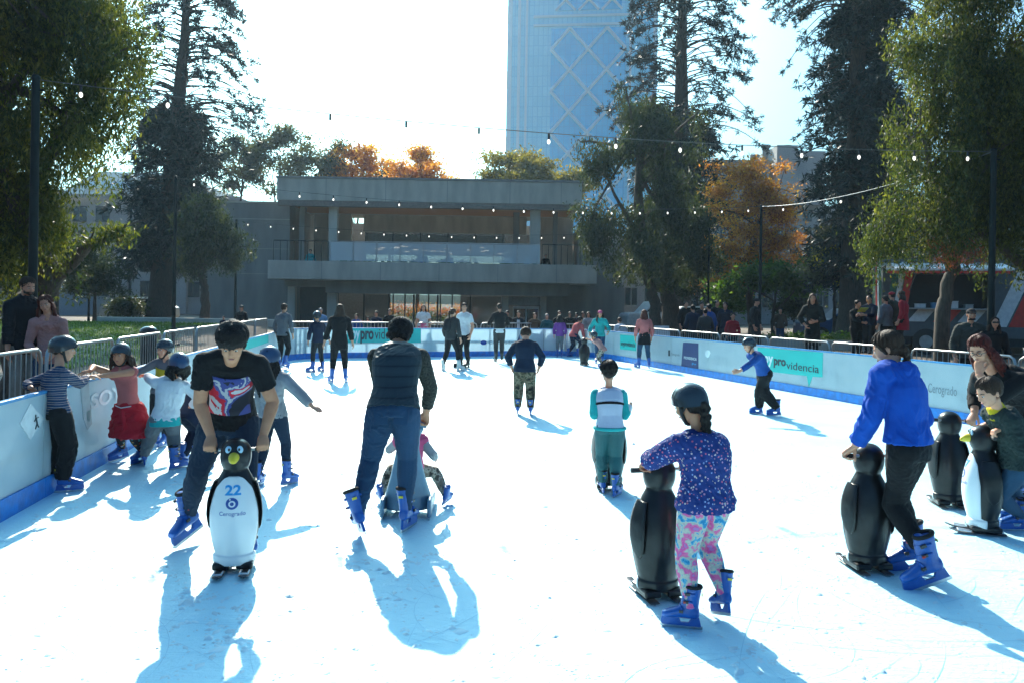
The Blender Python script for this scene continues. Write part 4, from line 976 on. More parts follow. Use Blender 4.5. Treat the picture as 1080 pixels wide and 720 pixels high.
def ik(a, t, l1, l2, pole):
    d = t-a; L = d.length
    if L > (l1+l2)*.999: t = a+d*((l1+l2)*.999/L); d = t-a; L = d.length
    x = (l1*l1-l2*l2+L*L)/(2*L); h = math.sqrt(max(l1*l1-x*x, 0)); u = d/L
    p = pole-u*pole.dot(u); p = p.normalized() if p.length > 1e-5 else u.orthogonal().normalized()
    return a+u*x+p*h, t
def rotm(yaw=0, pitch=0, roll=0):
    "yaw left +, pitch nose-down +, roll right ear down + (degrees)"
    return Matrix.Rotation(R(yaw), 4, 'Z') @ Matrix.Rotation(R(-pitch), 4, 'X') @ Matrix.Rotation(R(roll), 4, 'Y')

def fabric(name, c, c2=None, rough=.85, scale=6, bs=260, bump=.25, sheen=.04, stretch=(1, 1, 1)):
    return mat(name, c, rough, col2=c2 or tuple(x*.72 for x in c), scale=scale, bump=bump, bscale=bs, spec=.2, sheen=sheen, stretch=stretch)
def skin(name, c):
    if name in _mats: return _mats[name]
    m = mat(name, c, .5, col2=(c[0]*.86, c[1]*.78, c[2]*.76), scale=14, spec=.4, bump=.08, bscale=160)
    b = m.node_tree.nodes['Principled BSDF']; b.inputs['Subsurface Weight'].default_value = .12; b.inputs['Subsurface Radius'].default_value = (.02, .008, .004); b.inputs['Subsurface Scale'].default_value = .3
    return m
SK1, SK2, SK3 = skin('skin_light', (.66, .33, .21)), skin('skin_mid', (.56, .26, .145)), skin('skin_tan', (.42, .20, .11))
def hair_m(name, c, c2):
    m = mat(name, c, .55, col2=c2, scale=60, bump=.6, bscale=90, stretch=(1, 1, .12), spec=.2); return m
HB, HBR, HRD, HGY, HFR = hair_m('hair_black', (.020, .014, .012), (.008, .006, .006)), hair_m('hair_brown', (.06, .032, .02), (.03, .015, .01)), hair_m('hair_auburn', (.12, .03, .018), (.05, .014, .010)), hair_m('hair_grey', (.35, .34, .33), (.2, .2, .2)), hair_m('hair_red', (.13, .016, .010), (.03, .006, .005))
M_eye = mat('eye_white', (.75, .73, .7), .2); M_iris = mat('iris', (.03, .015, .01), .1); M_lip = mat('lip', (.42, .13, .11), .45); M_brow = mat('brow', (.025, .015, .012), .8)
M_helm = mat('helmet_black', (.02, .028, .035), .25, coat=.5, col2=(.016, .022, .03)); M_helmb = mat('helmet_navy', (.015, .05, .13), .28, coat=.4); M_strap = mat('strap', (.015, .015, .015), .7)
M_boot = mat('boot_blue', (.004, .10, .42), .32, col2=(.004, .07, .32), scale=9, bump=.15, bscale=60, coat=.2)
M_bootw = mat('boot_white', (.7, .7, .68), .4); M_bootk = mat('boot_black', (.015, .015, .015), .4)
M_blade = mat('blade_steel', (.6, .6, .62), .25, metal=1); M_yel = mat('label_yellow', (.75, .6, .04), .5); M_redb = mat('buckle_red', (.5, .03, .02), .4); M_liner = mat('liner_dark', (.012, .012, .014), .9)
M_buck = mat('buckle_grey', (.05, .05, .05), .35)

# ---- templates: skate and shoe (adult size, origin on the ground below the ankle, toe to +Y)
def boot_shapes():
    b = MB()
    X, Y, Z_ = V3(1, 0, 0), V3(0, 1, 0), V3(0, 0, 1)
    loft(b, [(V3(0, -.098, .125), X, Z_, .026, .030), (V3(0, -.085, .122), X, Z_, .037, .042), (V3(0, -.03, .128), X, Z_, .040, .050), (V3(0, .04, .128), X, Z_, .042, .047), (V3(0, .10, .115), X, Z_, .046, .036), (V3(0, .15, .106), X, Z_, .043, .028), (V3(0, .178, .101), X, Z_, .028, .020)], 16)
    loft(b, [(V3(0, -.03, .10), X, Y, .040, .066), (V3(0, -.03, .16), X, Y, .042, .064), (V3(0, -.040, .22), X, Y, .046, .060), (V3(0, -.050, .29), X, Y, .052, .062), (V3(0, -.056, .315), X, Y, .053, .063)], 18)
    loft(b, [(V3(0, .0, .165), X, Y, .030, .045), (V3(0, -.012, .25), X, Y, .036, .042), (V3(0, -.020, .335), X, Y, .034, .028)], 12)
    return b
PARK = []
def template_skate(voxel=.007, detail=True):
    root = soft(boot_shapes(), 'skate', [M_boot], None, voxel, 3)
    h = MB()
    h.prism([(-.115, .022), (.175, .022), (.185, .045), (.178, .088), (.055, .088), (.035, .048), (-.02, .048), (-.045, .088), (-.10, .088)], -.010, .010, T=Matrix.Rotation(R(90), 4, 'Z'))
    ho = h.build('blade_holder', M_boot, root, bevel=.002)
    bl = MB(); bl.prism([(-.125, .003), (-.118, .0), (.17, .0), (.192, .012), (.192, .024), (-.125, .024)], -.0022, .0022, T=Matrix.Rotation(R(90), 4, 'Z'))
    bl.build('blade', M_blade, root)
    if detail:
        q = MB()
        for z, y, rx in ((.275, -.05, .057), (.215, -.035, .052)):
            q.tube([(rx*math.cos(a), y+.067*math.sin(a), z-.0*math.sin(a)) for a in np.linspace(-.2, math.pi+.2, 12)], .008, 6, flat=1)
        q.tube([(-.046, .03, .12), (-.038, .035, .165), (0, .045, .178), (.038, .035, .165), (.046, .03, .12)], .008, 6); q.build('strap', M_boot, root, smooth=True)
        for sx in (-1, 1):
            for y_, z_, sy in ((-.01, .275, .04), (.0, .215, .036), (.035, .14, .03)): q = MB(); q.box((sx*(.054 if z_ > .25 else .051 if z_ > .2 else .048), y_, z_), (.016, sy, .02)); q.build('buckle', M_buck, root, bevel=.003)
        MB().box((-.061, .012, .215), (.01, .02, .012)).build('buckle_tab', M_redb, root)
        MB().box((0, -.119, .262), (.034, .006, .017), M=Matrix.Rotation(R(6), 4, 'X')).build('size_label', M_yel, root)
        q = MB(); q.tube([(.047*math.cos(a), -.054+.057*math.sin(a), .322) for a in np.linspace(0, 2*math.pi, 20)], .014, 8); q.build('liner', M_liner, root, smooth=True)
    return root
def template_shoe():
    b = MB(); X, Z_ = V3(1, 0, 0), V3(0, 0, 1)
    loft(b, [(V3(0, -.07, .045), X, Z_, .03, .04), (V3(0, -.03, .055), X, Z_, .04, .052), (V3(0, .04, .05), X, Z_, .042, .045), (V3(0, .12, .035), X, Z_, .046, .032), (V3(0, .18, .028), X, Z_, .03, .022)], 14)
    b.tube([(0, -.03, .05), (0, -.03, .11)], .042, 10)
    return soft(b, 'shoe', [M_bootk], None, .01, 2)
TS_hi = template_skate(.007, True); TS_lo = template_skate(.014, False); TSH = template_shoe(); TEMPL = [TS_hi, TS_lo, TSH]
def place_copy(t, parent, M, name=None, main=None):
    c = t.copy(); COL.objects.link(c); c.parent = parent; c.matrix_local = M
    if main:
        c['_main'] = main
    for ch in t.children:
        d = ch.copy(); COL.objects.link(d); d.parent = c
    return c
RECOL = []

class Person:
    def __init__(s, label, loc, heading, h=1.65, hf=.135, girth=1.0, near=1, cat='person', group=None, zg=0.0, name='person'):
        s.root = empty(name, (loc[0], loc[1], zg), R(heading)); tag(s.root, label, cat, group)
        s.W = Matrix.Translation((loc[0], loc[1], zg)) @ Matrix.Rotation(R(heading), 4, 'Z'); s.I = s.W.inverted()
        s.h = h; s.hf = hf; s.b = h*(1-hf)/(1-.13); s.g = girth; s.near = near; s.seed = int(abs(loc[0]*97+loc[1]*31)*10) % 9973
        s.vx = {2: .007, 1: .012, 0: .017}[near]; s.vb = {2: .0065, 1: .010, 0: .014}[near]
    def L(s, p): return s.I @ Vector(p)          # world -> local
    def pose(s, pelvis=None, neck=None, lean=5, side=0, twist=0, drop=0.0, feet=None, hands=None, head=(0, 0, 0), skates=True,
             elbow=((-.5, -.6, -.4), (.5, -.6, -.4)), autoz=.985, knee=((-.12, 1, 0), (.12, 1, 0)), hip_yaw=0, headpos=None):
        b = s.b; s.skates = skates; s.sc = b/1.62*1.0
        feet = feet or [(-.09*b/1.6, 0, 0, 8, 0), (.09*b/1.6, 0, 0, -8, 0)]
        s.feet = []
        for f in feet:            # (x,y,z,yaw,pitch[,roll]) z of the blade
            x, y, z, yw, pt = f[:5]; rl = f[5] if len(f) > 5 else 0
            s.feet.append(Matrix.Translation((x, y, z)) @ Matrix.Rotation(R(yw), 4, 'Z') @ Matrix.Rotation(R(rl), 4, 'Y') @ Matrix.Translation((0, .03*s.sc, 0)) @ Matrix.Rotation(R(-pt), 4, 'X') @ Matrix.Translation((0, -.03*s.sc, 0)))
        ah = (.155 if skates else .085)
        s.ank = [M_ @ Vector((0, -.035, ah))*1 if False else (M_ @ Vector((0, -.035*s.sc, ah*s.sc))) for M_ in s.feet]
        mid = (s.ank[0]+s.ank[1])/2
        if pelvis is None: pelvis = V3(mid.x, mid.y-.0, (ah*s.sc)+.478*b-drop)
        s.pel = Vector(pelvis); s.hx = Matrix.Rotation(R(hip_yaw), 3, 'Z') @ V3(1, 0, 0)
        s.hip = [s.pel-s.hx*.048*b*s.g, s.pel+s.hx*.048*b*s.g]
        if autoz:
            zs = []
            for i in (0, 1):
                rr = (s.hip[i].xy-s.ank[i].xy).length; Lm = .49*b*autoz; zs.append(s.ank[i].z+math.sqrt(max(Lm*Lm-rr*rr, (.3*b)**2)))
            dz = min(zs)-drop-s.pel.z
            s.pel = s.pel+V3(0, 0, dz); s.hip = [q+V3(0, 0, dz) for q in s.hip]
        s.kn = []
        for i in (0, 1):
            k_, a_ = ik(s.hip[i], s.ank[i], .245*b, .245*b, Vector(knee[i])); s.kn.append(k_); s.ank[i] = a_
        T = .315*b
        if neck is None:
            d = rotm(0, lean, side) @ V3(0, 0, 1); neck = s.pel+d*T
        s.neck = Vector(neck); ax = (s.neck-s.pel); ln = max(.95*T, min(1.08*T, ax.length)); s.nshift = s.pel+ax.normalized()*ln-s.neck; s.neck = s.neck+s.nshift
        ax = s.neck-s.pel
        s.up = ax.normalized(); s.sx = (Matrix.Rotation(R(twist), 3, 'Z') @ V3(1, 0, 0)); s.sx = (s.sx-s.up*s.sx.dot(s.up)).normalized(); s.fw = s.up.cross(s.sx)
        if (s.fw.y < 0 and s.up.z > 0 and twist == 0): pass
        bend = s.fw*(-.03*b)       # rounded back
        s.sp = [s.pel, s.pel.lerp(s.neck, .33)+bend*.5, s.pel.lerp(s.neck, .66)+bend, s.neck]
        s.sh = [s.neck-s.up*.040*b-s.sx*.101*b*s.g**.5, s.neck-s.up*.040*b+s.sx*.101*b*s.g**.5]
        Hh = s.hf*s.h/1.0; s.Hh = Hh
        s.Mh = rotm(*head)
        s.hc = s.L(headpos)+s.nshift if headpos is not None else s.neck+(s.up*.6+V3(0, 0, .4)).normalized()*.045*b+(s.Mh @ V3(0, .10*Hh, .46*Hh))
        s.el = []; s.wr = []; s.hd = []
        hands = hands or [None, None]
        for i in (0, 1):
            sg = -1 if i == 0 else 1
            hnd = hands[i]
            if hnd is None: hnd = dict(p=s.sh[i]+V3(sg*.05*b, .04*b, -.30*b))
            if 'head' in hnd: hnd['p'] = s.hc+(s.Mh @ (Vector(hnd['head'])*Hh))
            t = Vector(hnd['p']) if not hnd.get('w') else s.L(hnd['p'])
            e, t = ik(s.sh[i], t, .172*b, .150*b, Vector(hnd.get('elbow', elbow[i])))
            s.el.append(e); s.wr.append(t)
            fd = (t-e).normalized(); dr = Vector(hnd['dir']) if 'dir' in hnd else fd; dr = dr.normalized()
            nn = Vector(hnd.get('n', (-sg, 0, 0))); nn = (nn-dr*nn.dot(dr)).normalized()
            s.hd.append((dr, nn, hnd.get('curl', .35)))
        return s
    # -------- shapes
    def torso(s, mb, inf=0.0, t0=0.0, t1=1.0, prof=None, hipw=1.0):
        b, g = s.b, s.g
        pr = [(-.14, .080, .072), (-.06, .099*hipw, .078), (0, .100*hipw, .077), (.15, .092, .067), (.33, .080, .056), (.5, .084, .060), (.68, .093, .065), (.84, .092, .060), (.93, .074, .050), (1.0, .044, .040)]
        pts = []
        def at(t):
            if t < 0: return s.pel+(-s.up*.5+V3(0, 0, -.5)).normalized()*(-t)*.315*b
            x = t*3; i = min(int(x), 2); f = x-i; p = [s.sp[0]]+s.sp+[s.sp[3]]
            a0, a1, a2, a3 = s.sp[max(i-1, 0)], s.sp[i], s.sp[i+1], s.sp[min(i+2, 3)]
            return .5*((2*a1)+(a2-a0)*f+(2*a0-5*a1+4*a2-a3)*f*f+(3*a1-a0-3*a2+a3)*f**3)
        s.at = at
        rings = []
        for t, rx, ry in pr:
            if t < t0-1e-6 or t > t1+1e-6: continue
            f = max(0, min(1, t)); sx = (s.hx*(1-f)+s.sx*f).normalized(); tg = (at(min(t+.05, 1))-at(t-.05)).normalized(); sx = (sx-tg*sx.dot(tg)).normalized(); fy = tg.cross(sx)
            rings.append((at(t), sx, fy, rx*b*g+inf, ry*b*g+inf))
        loft(mb, rings, 20)
        return rings
    def shoulders(s, mb, inf=0.0):
        b = s.b
        for i in (0, 1):
            mb.ell(s.sh[i], (.035*b+inf, .035*b+inf, .035*b+inf)); mid = s.neck-s.up*.06*b
            mb.tube([s.sh[i], s.sh[i].lerp(s.neck, .55)+s.up*.008*b, s.neck+s.up*.004*b], [.030*b+inf, .030*b+inf, .028*b+inf*.6], 12)
            mb.tube([s.sh[i]-s.up*.01*b, mid], [.036*b+inf*.8, .050*b+inf*.6], 12)
    def arm(s, mb, i, inf=0.0, t1=2.0, k=1.0, flare=0.0):
        "t1 in 0..2: 1 = elbow, 2 = wrist"
        b = s.b*k; S_, E_, W_ = s.sh[i], s.el[i], s.wr[i]; pts, rs = [], []
        prof = [(0, .035), (.35, .032), (.75, .028), (1.0, .026), (1.25, .027), (1.6, .022), (2.0, .017)]
        P_ = lambda t: S_.lerp(E_, t) if t <= 1 else E_.lerp(W_, t-1)
        R_ = lambda t: np.interp(t, [p[0] for p in prof], [p[1] for p in prof])
        ts = [t for t in np.arange(0, t1+1e-6, .125)]
        for t in ts: pts.append(P_(t)); rs.append(R_(t)*b*(.5+.5*s.g)+inf+flare*max(0, t-t1+.3))
        mb.tube(pts, rs, 14); mb.ell(S_, R_(0)*b+inf)
        if t1 > 1: mb.ell(E_, R_(1)*b*(.5+.5*s.g)+inf)
    def leg(s, mb, i, inf=0.0, t0=0.0, t1=2.0, k=1.0, baggy=0.0, end=None):
        b = s.b*k; A, B_, C_ = s.hip[i], s.kn[i], s.ank[i]
        prof = [(0, .060), (.15, .062), (.3, .059), (.7, .047), (1.0, .039), (1.3, .040), (1.6, .032), (1.85, .025), (2.0, .024)]
        P_ = lambda t: A.lerp(B_, t) if t <= 1 else B_.lerp(C_, t-1)
        pts, rs = [], []
        for t in np.arange(t0, t1+1e-6, .1):
            r_ = np.interp(t, [p[0] for p in prof], [p[1] for p in prof])*b*(.35+.65*s.g)+inf+baggy*min(1, t)*b
            pts.append(P_(t)); rs.append(r_)
        mb.tube(pts, rs, 16)
        if t0 < .5: mb.ell(A+V3(0, -.012*b, 0), (.058*b*(.35+.65*s.g)+inf))
        if t0 < 1 < t1: mb.ell(B_, np.interp(1, [p[0] for p in prof], [p[1] for p in prof])*b*(.35+.65*s.g)+inf+baggy*b)
    def hand(s, mb, i):
        b = s.b; d, n, curl = s.hd[i]; W_ = s.wr[i]; w_ = d.cross(n)*(1 if i == 1 else -1)   # towards the thumb
        # palm
        rings = [(W_-d*.012*b, w_, n, .017*b, .013*b), (W_+d*.006*b, w_, n, .018*b, .013*b), (W_+d*.03*b, w_, n, .024*b, .0135*b), (W_+d*.055*b, w_, n, .0255*b, .0115*b), (W_+d*.062*b, w_, n, .023*b, .009*b)]
        loft(mb, rings, 12)
        fr = .0058*b
        for off, ln, sp in ((.0195, .043, .10), (.0066, .049, .03), (-.0066, .045, -.04), (-.0195, .035, -.13)):
            base = W_+d*.052*b+w_*off*b; dd = (d+w_*sp*.8).normalized(); p = [base]; ang = 0
            for q, (fl, ca) in enumerate(((.42, .75), (.32, 1.0), (.26, .7))):
                ang += curl*ca*1.25; dv = dd*math.cos(ang)+n*math.sin(ang); p.append(p[-1]+dv*ln*b*fl*1.12)
            mb.tube([base-dd*.012*b]+p, [fr*1.12, fr*1.12, fr*1.02, fr*.95, fr*.75], 8)
        base = W_+d*.012*b+w_*.014*b; dv = (d*.72+w_*(.75-.45*curl)+n*(.25+.45*curl)).normalized(); p1 = base+dv*.027*b; dv2 = (dv*.8+d*.4+n*curl*.6-w_*.2*curl).normalized(); p2 = p1+dv2*.022*b; p3 = p2+(dv2+n*curl*.3).normalized()*.014*b
        mb.tube([base, p1, p2, p3], [.0095*b, .0075*b, .0066*b, .005*b], 8)
    def body(s, sk, arms=1.0):
        mb = MB(); b = s.b; Hh = s.Hh; M = s.Mh; c = s.hc
        s.torso(mb, -.018*b); s.shoulders(mb, -.014*b)
        for i in (0, 1): s.arm(mb, i, 0, 2.0, arms); s.hand(mb, i); s.leg(mb, i, -.012*b)
        for i in (0, 1):
            Mf = s.feet[i]; mb.tube([s.ank[i], Mf @ V3(0, -.03*s.sc, (.11 if s.skates else .04)*s.sc), Mf @ V3(0, .11*s.sc, (.10 if s.skates else .03)*s.sc)], [.026*b, .022*b, .014*b], 8)
        nk = c+(M @ V3(0, -.10*Hh, -.22*Hh)); mb.tube([s.neck-s.up*.03*b, s.neck.lerp(nk, .5), nk], [.036*b, .031*b, .032*b], 14)
        E = lambda p, r: mb.ell(c+(M @ (Vector(p)*Hh)), tuple(x*Hh for x in r), M)
        E((0, -.03, .13), (.325, .405, .365)); E((0, .10, -.02), (.285, .30, .33)); E((0, .115, -.22), (.235, .235, .25)); E((0, .17, -.36), (.15, .15, .115)); E((0, .285, .085), (.21, .10, .05))
        for sg in (-1, 1): E((sg*.15, .21, -.14), (.11, .13, .11)); E((sg*.325, -.04, -.05), (.028, .075, .12))
        mb.tube([c+(M @ (V3(0, .37, .04)*Hh)), c+(M @ (V3(0, .43, -.08)*Hh)), c+(M @ (V3(0, .455, -.125)*Hh))], [.030*Hh, .036*Hh, .046*Hh], 8)
        E((0, .405, -.15), (.065, .045, .032))
        E((0, .325, -.265), (.10, .05, .045))
        s.bodyo = soft(mb, 'body', [sk], s.root, s.vb, 2)
        if s.near >= 1:
            for sg in (-1, 1):
                q = MB(); q.ell(c+(M @ (V3(sg*.125, .352, -.005)*Hh)), (.052*Hh, .037*Hh, .021*Hh), M, 10, 7); eo = q.build('eye', M_eye, s.root, True)
                q = MB(); q.ell(c+(M @ (V3(sg*.125, .384, -.007)*Hh)), (.025*Hh, .012*Hh, .020*Hh), M, 8, 6); q.build('iris', M_iris, eo, True)
                q = MB(); q.tube([c+(M @ (Vector(p)*Hh)) for p in ((sg*.055, .395, .075), (sg*.13, .385, .095), (sg*.21, .335, .075))], [.014*Hh, .017*Hh, .009*Hh], 6); q.build('eyebrow', M_brow, s.root, True)
            q = MB(); q.ell(c+(M @ (V3(0, .372, -.268)*Hh)), (.080*Hh, .018*Hh, .024*Hh), M, 12, 6); q.build('lips', M_lip, s.root, True)
        return s
    def hair(s, style, m, length=.2, seed=0, helm=False):
        mb = MB(); Hh, M, c = s.Hh, s.Mh, s.hc; rs = np.random.default_rng(s.seed+seed)
        Q = lambda p: c+(M @ (Vector(p)*Hh)); E = lambda p, r: mb.ell(Q(p), tuple(x*Hh for x in r), M)
        if style in ('short', 'crop'):
            k = .02 if style == 'short' else 0
            E((0, -.075, .165), (.345+k, .415+k, .365+k)); E((0, -.20, -.02), (.29+k, .27, .26))
            if style == 'short':
                for j in range(26): a = rs.uniform(0, 2*np.pi); r_ = rs.uniform(.1, .33); E((r_*math.cos(a), -.07+r_*1.1*math.sin(a), .44+rs.uniform(-.02, .05)-r_*.45), (.07, .09, .05))
                for sg in (-1, 1): E((sg*.305, .02, .06), (.045, .10, .13))
        elif style == 'bob':
            E((0, -.08, .13), (.42, .46, .42)); E((0, -.20, -.16), (.37, .28, .30))
            for j in range(30): a = rs.uniform(math.pi*.95, math.pi*2.05); z_ = rs.uniform(-.35, .3); E((.37*math.cos(a), -.12+.38*math.sin(a), z_), (.09, .09, .10))
        elif style == 'bowl':
            E((0, -.05, .19), (.39, .45, .38)); E((0, -.17, -.04), (.35, .33, .29))
            for j in range(19):
                a = -1.15+2.3*j/18; q = rs.uniform(-.05, .05); mb.tube([Q((.18*math.sin(a), .14*math.cos(a), .50)), Q((.34*math.sin(a+q), .36*math.cos(a), .43)), Q((.405*math.sin(a+q), .455*math.cos(a), .26)), Q((.39*math.sin(a+q*2), .455*math.cos(a), .07+rs.uniform(-.05, .03)))], [.09*Hh, .085*Hh, .07*Hh, .018*Hh], 8)
            for j in range(26): a = rs.uniform(0, 2*np.pi); mb.tube([Q((.12*math.cos(a), -.05+.12*math.sin(a), .53)), Q((.33*math.cos(a), -.05+.36*math.sin(a), .46)), Q((.42*math.cos(a), -.05+.47*math.sin(a), .24))], [.05*Hh, .06*Hh, .02*Hh], 7)
            for sg in (-1, 1): E((sg*.33, -.02, .02), (.05, .15, .17))
        else:
            hk = .93 if helm else 1.0; E((0, -.08, .165), (.37*hk, .43*hk, .375*hk)); E((0, -.18, -.05), (.33*hk, .27*hk, .28))
            for sg in (-1, 1):
                mb.tube([Q((0, .25, .44)), Q((sg*.25, .25, .30)), Q((sg*.345, .12, .05)), Q((sg*.35, .0, -.14))], [.05*Hh, .06*Hh, .055*Hh, .05*Hh], 8)
            G_ = V3(0, 0, -1); back = Q((0, -.36, -.1))
            bdir = -(s.fw if s.fw.length else V3(0, 1, 0))
            if style == 'long':       # loose locks over back and shoulders
                for j in range(16):
                    a = -1.9+3.8*j/15; st = Q((.30*math.sin(a), -.06-.28*math.cos(a), .0)); L_ = length*rs.uniform(.82, 1.12)
                    out = (M @ V3(math.sin(a), -math.cos(a), 0)); out.z = 0; drift = -s.up*.75+G_*.35
                    pts = [st, st+out*.03+drift*L_*.33, st+out*.035+drift*L_*.66+V3(*rs.normal(size=3))*.012, st+out*.015+drift*L_+V3(*rs.normal(size=3))*.02]
                    mb.tube(pts, [.085*Hh+.006, .085*Hh+.008, .075*Hh+.006, .012], 7)
            elif style == 'pony':
                st = Q((0, -.42, .12)); pts = [st, st+(M @ V3(0, -.06, .01)), st+(M @ V3(0, -.08, 0))+G_*length*.5, st+(M @ V3(0, -.05, 0))+G_*length]
                mb.tube(pts, [.05*Hh+.01, .13*Hh, .12*Hh, .02], 9)
            elif style == 'bun': E((0, -.47, .08), (.17, .14, .17))
            elif style == 'braid':
                st = Q((0, -.40, -.12)); k = 7
                for j in range(k*2):
                    t = j/(k*2-1); p_ = st+(G_*.55-s.up*.5)*length*t-(s.fw*.02); mb.ell(p_+s.sx*(.012 if j % 2 else -.012), (.022*(1-.4*t)+.008, .024, .026), nu=8, nv=6)
        o = soft(mb, 'hair', [m], s.root, max(s.vb, .008), 1, fold=.006, seed=s.seed, wl=.035)
        if s.near == 2 and not helm and style != 'crop':      # fine locks over the volume
            q = MB(); big = style in ('bowl', 'bob'); N_ = 330
            for j in range(N_):
                a = rs.uniform(0, 2*np.pi); fr = math.sin(a)
                end = (1.62 if big else 1.22) if fr > .35 else 1.75 if fr > -.3 else 2.15
                end *= rs.uniform(.82, 1.06); a0 = rs.uniform(0, .35); pts = []
                k_ = .985+rs.uniform(.0, .06); sw = rs.uniform(-.22, .22)
                for t in np.linspace(0, 1, 8):
                    th = a0+(end-a0)*t; aa = a+sw*t; rr = k_+.02*t
                    cz = (.19 if big else .155); pts.append(Q(((.405 if big else .372)*rr*math.sin(th)*math.cos(aa), -.05+(.47 if big else .435)*rr*math.sin(th)*math.sin(aa), cz+(.405 if big else .385)*rr*math.cos(th))))
                q.tube(pts, [.004, .008, .009, .010, .010, .009, .006, .0015] if big else [.004, .006, .007, .007, .007, .006, .005, .0015], 5)
            q.build('hair_locks', m, s.root, True)
        return o
    def helmet(s, m=None, logo=None):
        Hh, M, c = s.Hh, s.Mh, s.hc; m = m or M_helm
        Q = lambda p: c+(M @ (Vector(p)*Hh)); nu, nv = 28, 12; vs = []
        for inner in (0, 1):
            k = 1-.07*inner
            for i in range(nv+1):
                for j in range(nu):
                    th = 2*math.pi*j/nu; fr = math.sin(th)     # +1 front
                    lim = 1.62+(.22 if fr < 0 else -.10)*abs(fr)+.12*abs(math.cos(th))**3
                    ph = lim*i/nv; rr = 1+.03*math.cos(4*th)*math.sin(ph)
                    vs.append(Q((.445*k*rr*math.sin(ph)*math.cos(th), -.03+.53*k*rr*math.sin(ph)*math.sin(th), .10+.475*k*math.cos(ph)*(1 if math.cos(ph) > 0 else 2.2))))
        S_ = (nv+1)*nu; fs = []
        for i in range(nv):
            for j in range(nu):
                a, b_, c2, d = i*nu+j, i*nu+(j+1) % nu, (i+1)*nu+(j+1) % nu, (i+1)*nu+j
                fs += [(a, b_, c2, d), (S_+a, S_+d, S_+c2, S_+b_)]
        for j in range(nu): a, b_ = nv*nu+j, nv*nu+(j+1) % nu; fs.append((a, b_, S_+b_, S_+a))
        mb = MB(); mb.add(vs, fs); ho = mb.build('helmet', m, s.root, True)
        q = MB()
        for sg in (-1, 1): q.tube([Q((sg*.36, .05, .0)), Q((sg*.30, .10, -.22)), Q((sg*.12, .16, -.47)), Q((0, .17, -.50))], .011*1.0, 6); q.tube([Q((sg*.37, -.2, -.02)), Q((sg*.31, .08, -.2))], .009, 6)
        q.build('chin_strap', M_strap, ho, True)
        v = MB()
        for a in (-.5, -.17, .17, .5): v.ell(Q((.43*math.sin(a)*.9, -.03-.46*math.cos(a)*.97, .31)), (.022*Hh, .03*Hh, .06*Hh), M, 8, 6)
        v.build('vents', M_liner, ho, True)
        if logo:
            q = MB()
            for dx, dz, r_ in ((-.05, 0, .03), (0, .015, .04), (.05, 0, .032), (.0, -.012, .03)):
                th, ph = logo; base = V3(.455*math.sin(ph)*math.cos(th), -.03+.542*math.sin(ph)*math.sin(th), .10+.487*math.cos(ph)); tx = V3(-math.sin(th), math.cos(th), 0)
                q.ell(Q(base+tx*dx+V3(0, 0, dz)), (r_*Hh, r_*Hh, r_*.7*Hh), M, 8, 6)
            q.build('emblem', M_wt, ho, True)
        return ho
    def cap(s, m):
        Hh, M, c = s.Hh, s.Mh, s.hc; mb = MB(); Q = lambda p: c+(M @ (Vector(p)*Hh))
        mb.ell(Q((0, -.04, .22)), (.37*Hh, .44*Hh, .31*Hh), M); rings = []
        mb.ell(Q((0, .40, .21)), (.27*Hh, .26*Hh, .035*Hh), M)
        return soft(mb, 'cap', [m], s.root, .009, 1)
    def garment(s, name, m, inf=.012, t0=-.06, t1=.93, sleeve=None, fold=.004, hem=0.0, hipw=1.0, collar=0, hood=False, sh=True, sleeve_inf=None, wl=.1, only_arms=False):
        mb = MB(); b = s.b; inf = inf*b/1.6
        if not only_arms:
            r_ = s.torso(mb, inf, t0, t1, hipw=hipw)
            if hem:                                   # skirt-like lower hem: hangs below the hips
                c, sx, fy, rx, ry = r_[0]; mb_r = []
                for t in (0, .5, 1): mb_r.append((c-V3(0, 0, hem*t*b)+V3(0, 0, .015*b*(1-t)), s.hx, V3(0, 0, 1).cross(s.hx), rx*(1-t)+t*max(rx, .103*b*s.g+inf*.8)+.05*hem*t*b, ry*(1-t)+t*max(ry, .073*b*s.g+inf*.8)+.05*hem*t*b))
                loft(mb, mb_r, 20)
            if sh: s.shoulders(mb, inf)
            if collar: mb.tube([s.neck-s.up*.03*b, s.neck+s.up*collar*b+s.fw*.01*b], [.058*b, .048*b], 14)
            if hood:
                mb.ell(s.neck-s.fw*.055*b-s.up*.035*b, (.085*b, .045*b, .055*b)); mb.tube([s.neck+s.sx*.07*b*math.cos(a)+s.fw*.055*b*math.sin(a)-s.up*.005*b-s.fw*.01*b for a in np.linspace(0, 2*math.pi, 16)], .021*b, 8)
        if sleeve:
            for i in (0, 1): s.arm(mb, i, (sleeve_inf if sleeve_inf is not None else inf)*1.0, sleeve, flare=.004*b)
        return soft(mb, name, m, s.root, s.vx, 3, fold=fold*b/1.5, seed=s.seed+len(name), wl=wl)
    def trousers(s, m, inf=.008, t1=2.0, fold=.004, baggy=0.0, name='trousers', top=.1, wl=.1):
        mb = MB(); inf = inf*s.b/1.6; s.torso(mb, inf*.9, -.14, top)
        for i in (0, 1): s.leg(mb, i, inf, 0, t1, baggy=baggy)
        return soft(mb, name, m, s.root, s.vx, 3, fold=fold*s.b/1.5, seed=s.seed+3, wl=wl)
    def footwear(s, m=None):
        T = (TS_hi if s.near >= 2 else TS_lo) if s.skates else TSH
        for i in (0, 1):
            M = s.feet[i] @ Matrix.Scale(s.sc, 4)
            c = place_copy(T, s.root, M)
            if m: RECOL.append((c, m))
        return s
